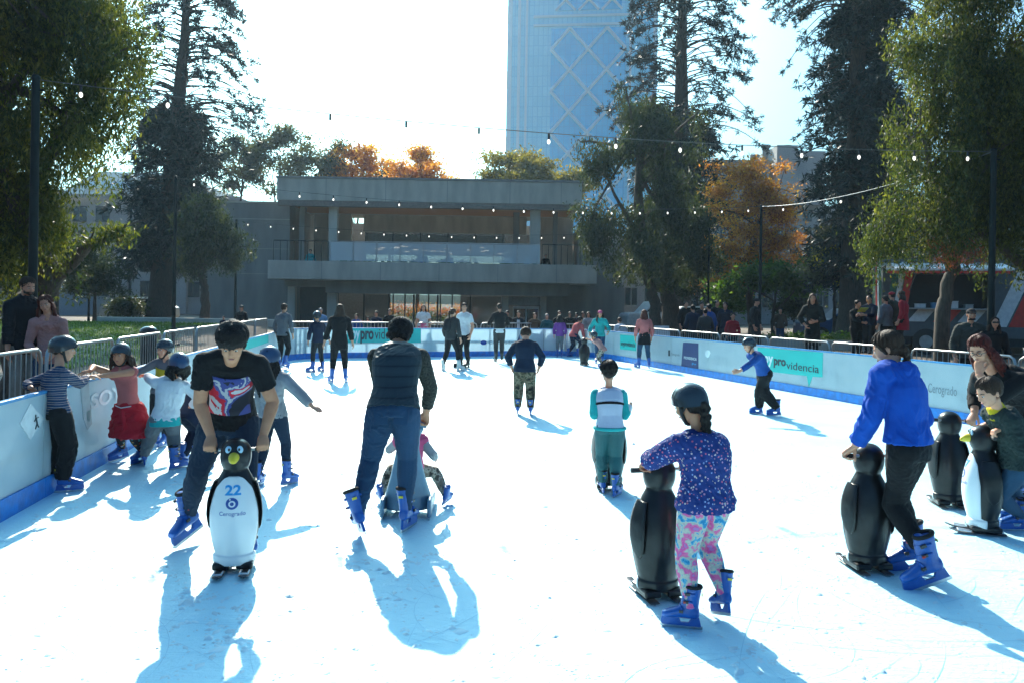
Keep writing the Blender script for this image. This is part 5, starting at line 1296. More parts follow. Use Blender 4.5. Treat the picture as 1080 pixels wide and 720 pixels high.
def finish_people():
    flush()
    # copies made before flush share the un-remeshed data: point them at the finished mesh
    for t in TEMPL:
        fin = t.data
        for o in COL.objects:
            if o is not t and o.get('_t') == t.name: o.data = fin
    for c, m in RECOL:
        for o in [c]+[x for x in c.children if x.name.startswith('blade_holder') or x.name.startswith('strap')]:
            me = o.data.copy(); me.materials.clear(); me.materials.append(m); o.data = me
    for t in TEMPL:
        for ch in list(t.children): bpy.data.objects.remove(ch)
        bpy.data.objects.remove(t)
flush()      # finish the skate and shoe templates now, before they are copied
def rel_hand(P_, pt, **kw): return dict(p=pt, w=True, **kw)
# ================================================================ PENGUIN SKATING AIDS
M_pk = mat('penguin_black', (.004, .004, .005), .30, spec=.35, coat=.05, col2=(.014, .014, .016), scale=9, bump=.07, bscale=30)
M_pw = mat('penguin_white', (.74, .76, .78), .3, coat=.4, col2=(.66, .69, .72), scale=4, bump=.04, bscale=25)
M_beak = mat('beak_yellow', (.78, .58, .03), .4); M_num = mat('print_sky_blue', (.02, .28, .66), .4); M_logo = mat('print_navy_blue', (.02, .07, .33), .4); M_eyeb = mat('eye_pale_blue', (.45, .68, .85), .3)
PROF = [(.055, .120, .105), (.075, .128, .112), (.11, .128, .112), (.125, .120, .105), (.17, .130, .118), (.27, .150, .140), (.37, .156, .146), (.46, .148, .136), (.54, .130, .117), (.60, .106, .097), (.645, .082, .080), (.665, .078, .079)]
HEAD = [(.66, .076, .078), (.685, .088, .092), (.72, .096, .104), (.76, .097, .106), (.80, .088, .096), (.83, .066, .074), (.848, .036, .04), (.853, .004, .004)]
def prof_at(z, prof=None):
    p = prof or PROF; zs = [a[0] for a in p]; return np.interp(z, zs, [a[1] for a in p]), np.interp(z, zs, [a[2] for a in p])
def ring_surface(prof, th0, th1, n, off=0, closed=True):
    vs = []; k = n if closed else n+1
    for z, rx, ry in prof:
        for j in range(k): th = th0+(th1-th0)*j/n; vs.append((math.cos(th)*(rx+off), math.sin(th)*(ry+off), z))
    fs = [(i*k+j, i*k+(j+1) % k, (i+1)*k+(j+1) % k, (i+1)*k+j) for i in range(len(prof)-1) for j in range(n)]
    return vs, fs, k
def smooth_prof(p, m=4):
    zs = np.array([a[0] for a in p]); out = []; t = np.arange(len(p)); tt = np.linspace(0, len(p)-1, (len(p)-1)*m+1)
    a = np.array(p)
    def cr(t_):
        i = min(int(t_), len(p)-2); f = t_-i; P0, P1, P2, P3 = a[max(i-1, 0)], a[i], a[i+1], a[min(i+2, len(p)-1)]
        return .5*((2*P1)+(P2-P0)*f+(2*P0-5*P1+4*P2-P3)*f*f+(3*P1-P0-3*P2+P3)*f**3)
    return [tuple(cr(x)) for x in tt]
def penguin(loc, heading, label, number=None, group='penguin shaped skating aids on the ice', scale=1.0):
    root = empty('penguin_skating_aid', (loc[0], loc[1], 0), R(heading)); root.scale = (scale,)*3; tag(root, label, 'skating aid', group)
    bp = smooth_prof(PROF); hp = smooth_prof(HEAD)
    # black back body + head
    vs, fs, k = ring_surface(bp, 0, 2*math.pi, 40); mb = MB(); mb.add(vs, fs+[tuple(range(k-1, -1, -1)), tuple(len(vs)-k+j for j in range(k))]); mb.build('body', M_pk, root, True)
    vs, fs, k = ring_surface(hp, 0, 2*math.pi, 36); mb = MB(); mb.add(vs, fs+[tuple(range(k-1, -1, -1)), tuple(len(vs)-k+j for j in range(k))]); ho = mb.build('head', M_pk, root, True)
    # white belly shell: angular width varies with height
    vs = []; fs = []; n = 26; bb = [p for p in bp if p[0] <= .625]
    for z, rx, ry in bb:
        hw = np.interp(z, [.05, .12, .13, .40, .55, .61, .625], [1.62, 1.62, 1.25, 1.22, 1.0, .62, .30])
        for j in range(n+1): th = math.pi/2-hw+2*hw*j/n; vs.append((math.cos(th)*(rx+.004), math.sin(th)*(ry+.004), z))
    for i in range(len(bb)-1):
        for j in range(n): a = i*(n+1)+j; fs.append((a, a+1, a+n+2, a+n+1))
    mb = MB(); mb.add(vs, fs); bo = mb.build('belly', M_pw, root, True)
    so = bo.modifiers.new('s', 'SOLIDIFY'); so.thickness = .003; so.offset = -1
    # flippers lying along the flanks
    for sg in (-1, 1):
        mb = MB(); rr = []
        for t in np.linspace(0, 1, 12):
            z = .585-.33*t; rx, ry = prof_at(z); wd = .018+.058*math.sin(math.pi*min(1, .18+.75*t))**.8 if t < .97 else .012; th = math.radians(-8-10*t)
            c = V3(sg*math.cos(th)*(rx+.004), math.sin(th)*(ry+.004), z); tn = V3(-sg*math.sin(th), math.cos(th), 0); rr.append((c, tn, V3(sg*math.cos(th), math.sin(th), 0), wd, .014*(1-.5*t)))
        loft(mb, rr, 14); mb.build('flipper', M_pk, root, True)
    # beak, eyes
    mb = MB(); mb.tube([(0, .085, .748), (0, .115, .746), (0, .145, .738), (0, .160, .732)], [.034, .033, .027, .014], 16); mb.ell((0, .158, .733), (.017, .012, .016)); mb.build('beak', M_beak, ho, True)
    for sg in (-1, 1):
        mb = MB(); mb.ell((sg*.036, .092, .797), (.019, .010, .024), Matrix.Rotation(R(-sg*14), 4, 'Y')); eo = mb.build('eye', M_eyeb, ho, True)
        mb = MB(); mb.ell((sg*.031, .101, .797), (.007, .005, .010)); mb.build('pupil', M_pk, eo, True)
    # handle bar through the head
    mb = MB(); mb.tube([(-.185, -.035, .775), (.185, -.035, .775)], .011, 10); mb.build('handle_bar', M_steel, root, True)
    for sg in (-1, 1):
        mb = MB(); mb.tube([(sg*.115, -.035, .775), (sg*.195, -.035, .775)], .0155, 12); mb.build('grip', M_rubber, root, True)
    # foot block and runners
    mb = MB(); mb.bb((-.125, -.115, .028), (-.02, .10, .072)); mb.bb((.02, -.115, .028), (.125, .10, .072)); mb.bb((-.02, -.05, .035), (.02, .07, .065)); mb.build('foot', M_pk, root, bevel=.012)
    for sg in (-1, 1):
        mb = MB(); rr = [(V3(sg*.08, -.15, .014), V3(1, 0, 0), V3(0, 0, 1), .032, .005), (V3(sg*.08, .14, .014), V3(1, 0, 0), V3(0, 0, 1), .034, .005), (V3(sg*.08, .20, .018), V3(1, 0, 0), V3(0, -.2, 1), .032, .005), (V3(sg*.08, .25, .036), V3(1, 0, 0), V3(0, -.5, 1), .022, .004)]
        loft(mb, rr, 10); ro = mb.build('runner', M_bladed, root, True)
        mb = MB(); mb.bb((sg*.08-.004, -.15, 0), (sg*.08+.004, .19, .010)); mb.build('runner_edge', M_blade, ro)
        mb = MB(); mb.tube([(sg*.055, .10, .024), (sg*.055, .19, .032), (sg*.105, .19, .032), (sg*.105, .10, .024)], .006, 6); mb.build('toe_strap', M_pw, ro, True)
    if number:
        def wrap(me, cx, z0, m, nm):
            bm = bmesh.new(); bm.from_mesh(me); bmesh.ops.triangulate(bm, faces=bm.faces); bmesh.ops.subdivide_edges(bm, edges=[e for e in bm.edges if e.calc_length() > .012], cuts=2); bm.to_mesh(me); bm.free()
            for v in me.vertices:
                x, y, zz = v.co; z = z0+y; rx, ry = prof_at(z); s_ = cx-x; th = math.pi/2+s_/((rx+ry)/2); off = .0052+zz
                v.co = (-math.cos(th)*(rx+off), math.sin(th)*(ry+off), z)
            me.update(); return link(nm, me, bo, [m])
        me = text_mesh(number, width=.092, height=.060, bold=.035, extrude=.0007); wrap(me, .046, .515, M_num, 'number')
        me = text_mesh('Cerogrado', width=.155, extrude=.0006, bold=.008); wrap(me, .0775, .388, M_logo, 'lettering')
        def disc(r0, r1, cx, cz, m, nm, zoff=0):
            vs, fs = [], []; n = 28
            for i, r_ in enumerate((r0, r1)):
                for j in range(n): a = 2*math.pi*j/n; vs.append((cx+r_*math.cos(a), r_*math.sin(a), .0004+zoff))
            fs = [(j, (j+1) % n, n+(j+1) % n, n+j) for j in range(n)]; me = bpy.data.meshes.new('d'); me.from_pydata(vs, [], fs)
            wrap(me, 0, cz, m, nm)
        disc(.001, .036, -.003, .462, M_logo, 'emblem'); disc(.011, .020, -.003, .460, M_pw, 'emblem_ring', .0008); disc(.0005, .005, -.015, .487, M_pw, 'emblem_dot', .0008)
    return root
M_bladed = mat('runner_grey', (.10, .10, .11), .4, col2=(.03, .03, .03), scale=20)
def peng_at(px, py, heading, label, **kw):
    q = G(px, py); r_ = penguin(q, heading, label, **kw)
    M = Matrix.Translation((q.x, q.y, 0)) @ Matrix.Rotation(R(heading), 4, 'Z')
    return M, lambda sx, dz=0.0, dy=0.0: M @ V3(sx*.155, -.035+dy, .775+dz)
PM1, PH1 = peng_at(247, 600, 192, 'white bellied penguin skating aid numbered 22 pushed by the boy with the fringe', number='22')
PM2, PH2 = peng_at(642, 515, 0, 'black penguin skating aid mostly hidden behind the small boy in white and teal')
PM3, PH3 = peng_at(693, 628, 14, 'black penguin skating aid seen from behind, held by the girl in the floral sweater')
PM4, PH4 = peng_at(914, 600, 4, 'black penguin skating aid seen from behind, pushed by the woman in the blue hoodie')
PM5, PH5 = peng_at(1000, 533, -8, 'black penguin skating aid behind the hoodie woman, touched by the woman with glasses')
PM6, PH6 = peng_at(1036, 561, 72, 'penguin skating aid with yellow beak held by the boy in dark green jacket', number='17')
PM7, PH7 = peng_at(616, 385, 20, 'distant black penguin skating aid pushed by the child in the pink jacket', scale=.95)

# ---- grey-blue sled seat that the toddler rides
M_seal = mat('sled_blue_grey', (.13, .24, .34), .35, coat=.2, bump=.05)
def sled(loc, heading):
    root = empty('sled_seat', (loc.x, loc.y, 0), R(heading)); tag(root, 'blue grey plastic push sled seat with tall back carrying the toddler', 'skating aid')
    mb = MB(); X, Y = V3(1, 0, 0), V3(0, 1, 0)
    loft(mb, [(V3(0, 0, .06), X, Y, .20, .17), (V3(0, .0, .16), X, Y, .19, .15), (V3(0, -.03, .28), X, Y, .155, .11), (V3(0, -.06, .42), X, Y, .12, .07), (V3(0, -.08, .55), X, Y, .095, .05), (V3(0, -.09, .66), X, Y, .10, .04), (V3(0, -.10, .72), X, Y, .135, .035), (V3(0, -.10, .745), X, Y, .12, .03)], 20)
    mb.ell((0, .14, .20), (.15, .22, .07)); soft(mb, 'seat', [M_seal], root, .012, 4)
    for sg in (-1, 1):
        mb = MB(); mb.prism([(-.22, .02), (.36, .02), (.42, .06), (.40, .09), (.10, .12), (-.10, .17), (-.20, .16)], -.017, .017, T=Matrix.Translation((sg*.19, 0, 0)) @ Matrix.Rotation(R(90), 4, 'Z')); mb.build('side_runner', M_seal, root, bevel=.012)
        mb = MB(); mb.bb((sg*.19-.006, -.21, 0), (sg*.19+.006, .36, .0195)); mb.build('runner_blade', M_blade, root)
    mb = MB(); mb.tube([(-.15, -.105, .745), (-.08, -.12, .775), (.08, -.12, .775), (.15, -.105, .745)], .022, 10); mb.build('push_handle', M_seal, root, True)
    return Matrix.Translation(loc) @ Matrix.Rotation(R(heading), 4, 'Z')
SLOC = G(430, 541); SM = sled(SLOC, 2)
# ================================================================ CLOTH MATERIALS
def jeans(name, c): return fabric(name, c, tuple(x*.62 for x in c), rough=.8, scale=3.5, bs=420, bump=.35, stretch=(1, 1, .35))
C_jean = jeans('denim_blue', (.022, .065, .14)); C_jean2 = jeans('denim_dark', (.012, .028, .06)); C_jean3 = jeans('denim_mid', (.03, .085, .16))
C_blk = fabric('cloth_black', (.010, .010, .012)); C_blk2 = fabric('cloth_offblack', (.02, .021, .025)); C_nav = fabric('cloth_navy', (.012, .02, .05)); C_gry = fabric('cloth_grey', (.16, .17, .19)); C_lgr = fabric('cloth_light_grey', (.42, .42, .43)); C_wht = fabric('cloth_white', (.72, .74, .78))
C_roy = fabric('hoodie_blue', (.006, .085, .46), (.005, .06, .36)); C_blu = fabric('cloth_blue', (.012, .08, .32)); C_sal = fabric('cloth_salmon', (.60, .17, .16)); C_pnk = fabric('cloth_pink', (.75, .12, .26)); C_pks = fabric('cloth_pale_pink', (.55, .27, .24)); C_red = fabric('cloth_red', (.46, .012, .03), (.34, .01, .02)); C_tel = fabric('cloth_teal', (.02, .42, .42)); C_pur = fabric('cloth_purple', (.22, .06, .30)); C_grn = fabric('cloth_dark_green', (.028, .045, .042), (.018, .03, .03)); C_brn = fabric('cloth_brown', (.10, .06, .04)); C_kha = fabric('cloth_khaki', (.36, .33, .28)); C_dte = fabric('cloth_dark_teal', (.01, .10, .12)); C_yel = fabric('cloth_yellow', (.6, .45, .02)); C_cor = fabric('cloth_coral', (.62, .12, .12)); C_chr = fabric('cloth_charcoal', (.045, .047, .05)); C_sky = fabric('cloth_sky', (.12, .3, .55))
def pattern_mat(name, build):
    m = bpy.data.materials.new(name); m.use_nodes = True; b = m.node_tree.nodes['Principled BSDF']; b.inputs['Roughness'].default_value = .85; b.inputs['Specular IOR Level'].default_value = .2; b.inputs['Sheen Weight'].default_value = .03
    tc = N(m, 'ShaderNodeTexCoord'); out = build(m, tc.outputs['Object']); m.node_tree.links.new(out, b.inputs['Base Color'])
    t2 = N(m, 'ShaderNodeTexNoise'); t2.inputs['Scale'].default_value = 220; m.node_tree.links.new(tc.outputs['Object'], t2.inputs['Vector']); bp = N(m, 'ShaderNodeBump'); bp.inputs['Strength'].default_value = .25; bp.inputs['Distance'].default_value = .02
    m.node_tree.links.new(t2.outputs['Fac'], bp.inputs['Height']); m.node_tree.links.new(bp.outputs[0], b.inputs['Normal']); return m
def tex(m, kind, vec, **kw):
    t = N(m, kind)
    for k, v in kw.items():
        if k in t.inputs: t.inputs[k].default_value = v
        else: setattr(t, k, v)
    m.node_tree.links.new(vec, t.inputs['Vector']); return t
def b_stripes(m, v):
    w_ = tex(m, 'ShaderNodeTexWave', v, wave_type='BANDS', bands_direction='Z'); w_.inputs['Scale'].default_value = 7.5; w_.inputs['Distortion'].default_value = .8; w_.inputs['Detail'].default_value = 1
    return ramp(m, w_.outputs['Fac'], [(0, (.03, .05, .11)), (.42, (.03, .05, .11)), (.5, (.42, .40, .38)), (.62, (.30, .11, .09)), (.7, (.42, .40, .38)), (.8, (.03, .05, .11))], 'CONSTANT').outputs[0]
def b_camo(m, v):
    t = tex(m, 'ShaderNodeTexNoise', v, Scale=11.0, Detail=3.0); return ramp(m, t.outputs['Fac'], [(0, (.02, .018, .015)), (.44, (.09, .07, .045)), (.52, (.20, .16, .11)), (.6, (.05, .055, .035))], 'CONSTANT').outputs[0]
def b_camo2(m, v):
    t = tex(m, 'ShaderNodeTexNoise', v, Scale=16.0, Detail=3.0); return ramp(m, t.outputs['Fac'], [(0, (.05, .04, .035)), (.42, (.25, .20, .16)), (.52, (.42, .36, .3)), (.62, (.12, .1, .08))], 'CONSTANT').outputs[0]
def dots(m, v, base, cols, scale, thr, rnd=1.0):
    vo = tex(m, 'ShaderNodeTexVoronoi', v, Scale=scale, Randomness=rnd); r1 = ramp(m, vo.outputs['Distance'], [(0, (1, 1, 1)), (thr, (0, 0, 0))], 'CONSTANT')
    sp = N(m, 'ShaderNodeSeparateColor'); m.node_tree.links.new(vo.outputs['Color'], sp.inputs[0]); rc = ramp(m, sp.outputs[0], cols, 'CONSTANT')
    mx = N(m, 'ShaderNodeMix', data_type='RGBA'); m.node_tree.links.new(r1.outputs[0], mx.inputs[0]); mx.inputs[6].default_value = (*base, 1); m.node_tree.links.new(rc.outputs[0], mx.inputs[7]); return mx.outputs[2]
def b_flower(m, v): return dots(m, v, (.022, .045, .20), [(0, (.55, .30, .42)), (.35, (.60, .50, .45)), (.6, (.65, .14, .2)), (.8, (.25, .35, .6))], 52, .30)
def b_leg(m, v): return dots(m, v, (.015, .015, .02), [(0, (.5, .06, .05)), (.4, (.5, .5, .5)), (.6, (.04, .25, .3)), (.8, (.5, .3, .05))], 26, .33)
def b_splash(m, v):
    t = tex(m, 'ShaderNodeTexNoise', v, Scale=21.0, Detail=7.0, Distortion=.25); return ramp(m, t.outputs['Fac'], [(0, (.03, .22, .42)), (.38, (.12, .38, .55)), (.43, (.55, .50, .42)), (.49, (.42, .44, .40)), (.53, (.75, .16, .34)), (.6, (.70, .10, .32)), (.66, (.45, .20, .45))], 'CONSTANT').outputs[0]
def b_shirt(m, v):
    mp = N(m, 'ShaderNodeMapping'); mp.inputs['Rotation'].default_value = (0, R(35), 0); m.node_tree.links.new(v, mp.inputs[0])
    t = tex(m, 'ShaderNodeTexNoise', mp.outputs[0], Scale=5.0, Detail=5.0, Distortion=.6); c = ramp(m, t.outputs['Fac'], [(0, (.02, .02, .03)), (.40, (.05, .06, .22)), (.47, (.42, .42, .45)), (.52, (.08, .08, .26)), (.56, (.55, .02, .04)), (.64, (.5, .5, .52))], 'CONSTANT')
    return c.outputs[0]
def b_knit(m, v):
    t = tex(m, 'ShaderNodeTexNoise', v, Scale=70.0, Detail=4.0); return ramp(m, t.outputs['Fac'], [(.35, (.018, .018, .016)), (.6, (.06, .058, .05))]).outputs[0]
def b_puff(m, v):
    t = tex(m, 'ShaderNodeTexWave', v, wave_type='BANDS', bands_direction='Z'); t.inputs['Scale'].default_value = 4.2; t.inputs['Distortion'].default_value = 1.2
    b = m.node_tree.nodes['Principled BSDF']; b.inputs['Roughness'].default_value = .5; return ramp(m, t.outputs['Fac'], [(0, (.010, .018, .026)), (.12, (.018, .032, .044)), (1, (.020, .036, .050))]).outputs[0]
P_str, P_cam, P_cam2, P_flo, P_leg, P_spl, P_shi, P_knit, P_puff = [pattern_mat(n_, f_) for n_, f_ in (('striped_jersey', b_stripes), ('camouflage_dark', b_camo), ('camouflage_light', b_camo2), ('floral_sweater', b_flower), ('dotted_leggings', b_leg), ('splash_leggings', b_splash), ('shirt_print', b_shirt), ('dark_knit', b_knit), ('quilted_vest', b_puff))]
def W_(px, py, d): return P(px, py, d)
def grip(p, side, up=.045, back=.03, curl=1.15, **kw):
    "hand closed round a bar at world point p; wrist above and behind"
    return p
def panel_front(pe, name, m, z_lo, z_hi, halfw, inf=.020, back=False):
    "printed front panel following the shirt"
    b = pe.b; mb = MB(); vs = []; n = 10; k = 8
    prof = [(-.14, .080, .072), (-.06, .099, .078), (0, .100, .077), (.15, .092, .067), (.33, .080, .056), (.5, .084, .060), (.68, .093, .065), (.84, .092, .060), (.93, .074, .050)]
    for i in range(k+1):
        t = z_lo+(z_hi-z_lo)*i/k; rx = np.interp(t, [a[0] for a in prof], [a[1] for a in prof])*b*pe.g+inf; ry = np.interp(t, [a[0] for a in prof], [a[2] for a in prof])*b*pe.g+inf
        c = pe.at(t); f = max(0, min(1, t)); sx = (pe.hx*(1-f)+pe.sx*f).normalized(); tg = (pe.at(min(t+.05, 1))-pe.at(t-.05)).normalized(); sx = (sx-tg*sx.dot(tg)).normalized(); fy = tg.cross(sx)*(-1 if back else 1)
        for j in range(n+1): th = math.pi/2-halfw+2*halfw*j/n; vs.append(c+sx*(rx*math.cos(th))+fy*(ry*math.sin(th)))
    fs = [(i*(n+1)+j, i*(n+1)+j+1, (i+1)*(n+1)+j+1, (i+1)*(n+1)+j) for i in range(k) for j in range(n)]
    mb.add(vs, fs); o = mb.build(name, m, pe.root, True); s_ = o.modifiers.new('s', 'SOLIDIFY'); s_.thickness = .003; s_.offset = 0; return o

# ================================================================ NEAR SKATERS
# --- boy with the fringe leaning over penguin 22 (faces the camera)
def p_boy22():
    g = P(238, 560, 5.6); h = 1.64
    p = Person('boy with black bowl fringe and printed t-shirt leaning over the numbered penguin', (g.x, g.y), 194, h=h, hf=.142, girth=1.05, near=2)
    hl, hr = PH1(1, .05, .0), PH1(-1, .05, .0)
    ft0 = p.L(P(203, 550, 5.72)); ft1 = p.L(P(262, 575, 5.45)); ft0.z = ft1.z = 0
    lf, rf = (ft1, ft0) if ft1.x < ft0.x else (ft0, ft1)
    pel = p.L(P(243, 432, 5.56)); nk = p.L(P(244, 374, 5.26))
    hands = []
    for i in (0, 1):
        t = sorted([p.L(hl), p.L(hr)], key=lambda q: q.x)[i]; hands.append(dict(p=t+V3((-.01 if i == 0 else .01), -.035, .035), dir=(0, .75, -.66), n=(0, -.6, -.8), curl=1.15, elbow=((-1 if i == 0 else 1)*.7, -.9, .1)))
    p.pose(pelvis=pel, neck=nk, feet=[(lf.x, lf.y, 0, 12, 0), (rf.x, rf.y, .05, -34, 16, 8)], hands=hands, head=(0, 26, 0), headpos=P(245, 361, 5.06), knee=((-.15, 1, 0), (.3, 1, 0)))
    p.body(SK2); p.garment('t_shirt', C_blk, inf=.016, sleeve=.72, sleeve_inf=.020, t0=-.08, fold=.006); panel_front(p, 'shirt_print', P_shi, .22, .84, .92, inf=.026)
    p.trousers(C_jean2, fold=.006, inf=.012); p.hair('bowl', HB); p.footwear(); return p
p_boy22()
# --- woman in jeans and quilted vest, from behind
def p_jeans():
    g = G(407, 563); h = 1.66
    p = Person('woman in blue jeans and dark quilted vest seen from behind, pushing the sled seat', (g.x, g.y), 0, h=h, girth=1.10, near=2)
    f0, f1 = p.L(P(384, 560, 5.83)), p.L(G(430, 558)); f0.z = .06
    hR = SM @ V3(.13, -.115, .80); hL = SM @ V3(-.12, -.115, .80)
    p.pose(pelvis=p.L(P(415, 430, 5.98)), neck=p.L(P(421, 369, 6.30)), feet=[(f0.x, f0.y, .045, 22, 16, -16), (f1.x, f1.y, 0, -14, 3, -4)],
           hands=[dict(p=hL+V3(-.01, -.03, .05), w=True, dir=(.1, .6, -.8), n=(0, -.7, -.6), curl=1.0, elbow=(-1, -.3, 0)), dict(p=hR+V3(.02, -.03, .06), w=True, dir=(-.15, .5, -.85), n=(-.4, -.5, -.7), curl=1.0, elbow=(1, -.3, .1))],
           head=(-8, 38, 0), headpos=P(422, 353, 6.44))
    p.body(SK2); p.garment('vest', P_puff, inf=.024, t0=-.02, t1=.97, fold=.004, wl=.09, sh=False); p.garment('sweater', P_knit, inf=.012, t0=.1, sleeve=1.86, sleeve_inf=.013, fold=.006)
    p.trousers(C_jean, inf=.008, fold=.005, top=.25)
    for sg in (-1, 1):   # back pockets
        q = MB(); c = p.pel+V3(sg*.075, -.062*p.b*1.1-.010, -.03); q.box((c.x, c.y-.006, c.z), (.105, .006, .115), M=Matrix.Rotation(R(-6), 4, 'X') @ Matrix.Rotation(R(sg*4), 4, 'Y')); q.build('back_pocket', C_jean, p.root, bevel=.002)
    p.hair('bob', HB); p.footwear()
p_jeans()
# --- toddler on the sled
def p_toddler():
    c = SM @ V3(0, .16, .0)
    p = Person('toddler in pink vest and camouflage trousers riding the blue grey sled seat', (c.x, c.y), 2, h=.98, hf=.19, girth=1.0, near=1)
    p.pose(pelvis=V3(0, 0, .33), autoz=0, lean=-4, feet=[(-.25, .14, .02, 24, -10, -16), (.30, .12, .02, -24, -10, 16)], hands=[dict(p=V3(-.16, .20, .50)), dict(p=V3(.21, .06, .42))], head=(0, 5, 0), knee=((-.3, 1, .6), (.3, 1, .6)))
    p.body(SK1); p.garment('vest', C_pnk, inf=.06, t0=-.05, fold=.008, wl=.05); p.garment('sweater', C_lgr, inf=.014, sleeve=1.85, sleeve_inf=.015); p.trousers(P_cam2, inf=.02, fold=.006); p.hair('short', HBR); p.footwear()
p_toddler()
# --- girl in floral sweater with helmet
def p_flower():
    g = G(738, 660)
    p = Person('girl in black helmet, navy floral sweater and pink splash leggings, seen from behind', (g.x, g.y), 30, h=1.23, hf=.172, girth=1.34, near=2)
    f0, f1 = p.L(G(723, 662)), p.L(P(762, 650, 4.42)); f1.z = .05
    hL = PH3(-1, .03, -.02); hR = PH3(1, .03, -.02)
    p.pose(pelvis=p.L(P(744, 548, 4.42)), neck=p.L(P(737, 459, 4.50)), feet=[(f0.x, f0.y, 0, 48, 0, 0), (f1.x, f1.y, .04, -18, 18, 8)],
           hands=[dict(p=hL+V3(.045, -.035, .035), w=True, dir=(.15, .8, -.55), n=(0, -.4, -.9), curl=1.0, elbow=(-1, -.5, -.1)), dict(p=hR+V3(.0, -.04, .04), w=True, dir=(0, .8, -.6), n=(0, -.4, -.9), curl=1.0, elbow=(.6, -.5, -.6))],
           head=(14, 20, 4), headpos=P(727, 426, 4.52), knee=((-.2, 1, 0), (.1, 1, 0)))
    p.body(SK2); p.garment('sweater', P_flo, inf=.026, t0=-.02, sleeve=1.82, sleeve_inf=.024, hem=.035, collar=.02, fold=.008); p.trousers(P_spl, inf=.006, fold=.004)
    p.helmet(logo=(-.25, 1.15)); p.hair('braid', HB, length=.27, helm=True)
    q = MB(); c = p.hc+(p.Mh @ (V3(0, -.42, -.38)*p.Hh)); q.ell(c, (.026, .022, .018)); q.ell(c-p.up*.02, (.02, .02, .014)); q.build('hair_tie', mat('hair_tie_coral', (.7, .06, .07), .7), p.root, True); p.footwear()
p_flower()
# --- small boy white/teal
def p_boywt():
    g = G(643, 523)
    p = Person('small bareheaded boy in white and teal top pushing a hidden penguin', (g.x, g.y), 0, h=1.16, hf=.18, girth=1.12, near=2)
    f0, f1 = p.L(G(635, 519)), p.L(G(650, 523)); ra, la = PH2(1.15, .02, -.05), PH2(-1.15, .02, -.05)
    p.pose(neck=p.L(P(642, 411, 7.46)), pelvis=p.L(P(643, 460, 7.36)), feet=[(f0.x, f0.y, 0, 6, 0), (f1.x, f1.y, 0, -30, 0)],
           hands=[dict(p=la+V3(.0, -.03, .04), w=True, dir=(0, .7, -.6), n=(0, -.4, -.9), curl=1, elbow=(-.12, -.25, -1)), dict(p=ra+V3(0, -.03, .04), w=True, dir=(0, .7, -.6), n=(0, -.4, -.9), curl=1, elbow=(.12, -.25, -1))], head=(0, 6, 0), headpos=P(642, 392, 7.45))
    p.body(SK1); p.garment('jacket', mat('white_tracktop', (.50, .54, .66), .6, bump=.2, bscale=200, col2=(.45, .5, .62)), inf=.024, t0=.0, sleeve=None, collar=.03, hem=.0); p.garment('sleeves', C_tel, inf=.014, only_arms=True, sleeve=1.3, sleeve_inf=.018)
    p.garment('cuff', C_wht, only_arms=True, sleeve=1.84, sleeve_inf=.014); q = MB(); c = p.at(.62); q.tube([c+p.sx*(.090*p.b*1.12+.015)*math.cos(a)+p.fw*(.063*p.b*1.12+.017)*math.sin(a) for a in np.linspace(0, 2*math.pi, 24)], .012, 6); q.build('chest_band', C_blk, p.root, True)
    q = MB(); c = p.at(.02); q.tube([c+p.hx*(.100*p.b*1.12+.018)*math.cos(a)+V3(0, 1, 0)*(.077*p.b*1.12+.020)*math.sin(a) for a in np.linspace(0, 2*math.pi, 24)], .016, 6); q.build('hem_band', C_tel, p.root, True)
    p.trousers(mat('tracksuit_dark_teal', (.008, .10, .11), .6, bump=.2, bscale=90), inf=.014, fold=.006, baggy=.006); p.hair('short', HB); p.footwear()
p_boywt()
# --- woman in the blue hoodie
def p_hoodie():
    g = G(978, 620)
    p = Person('woman in bright blue hoodie and black leggings with a dark braid', (g.x, g.y), 42, h=1.62, girth=.97, near=2)
    f0, f1 = p.L(G(985, 622)), p.L(G(966, 603)); hL, hR = PH4(-1, .03, -.02), PH4(1, .03, -.02)
    p.pose(pelvis=p.L(P(958, 470, 5.12)), neck=p.L(P(940, 389, 5.28)), feet=[(f1.x, f1.y, .0, 34, 14), (f0.x, f0.y, .02, 46, 22)],
           hands=[dict(p=hL+V3(.02, -.03, .045), w=True, dir=(0, .7, -.6), n=(0, -.4, -.9), curl=1, elbow=(-.7, -.7, -.3)), dict(p=hR+V3(.02, -.03, .045), w=True, dir=(0, .7, -.6), n=(0, -.4, -.9), curl=1, elbow=(.7, -.7, -.3))],
           head=(16, 18, 0), headpos=P(936, 368, 5.34), knee=((-.1, 1, 0), (.1, 1, 0)))
    p.body(SK1); p.garment('hoodie', C_roy, inf=.030, t0=.04, sleeve=1.88, sleeve_inf=.026, hem=.01, hood=True, fold=.009); p.trousers(C_blk, inf=.006, fold=.003, top=.2); p.hair('braid', HBR, length=.24); p.footwear()
p_hoodie()
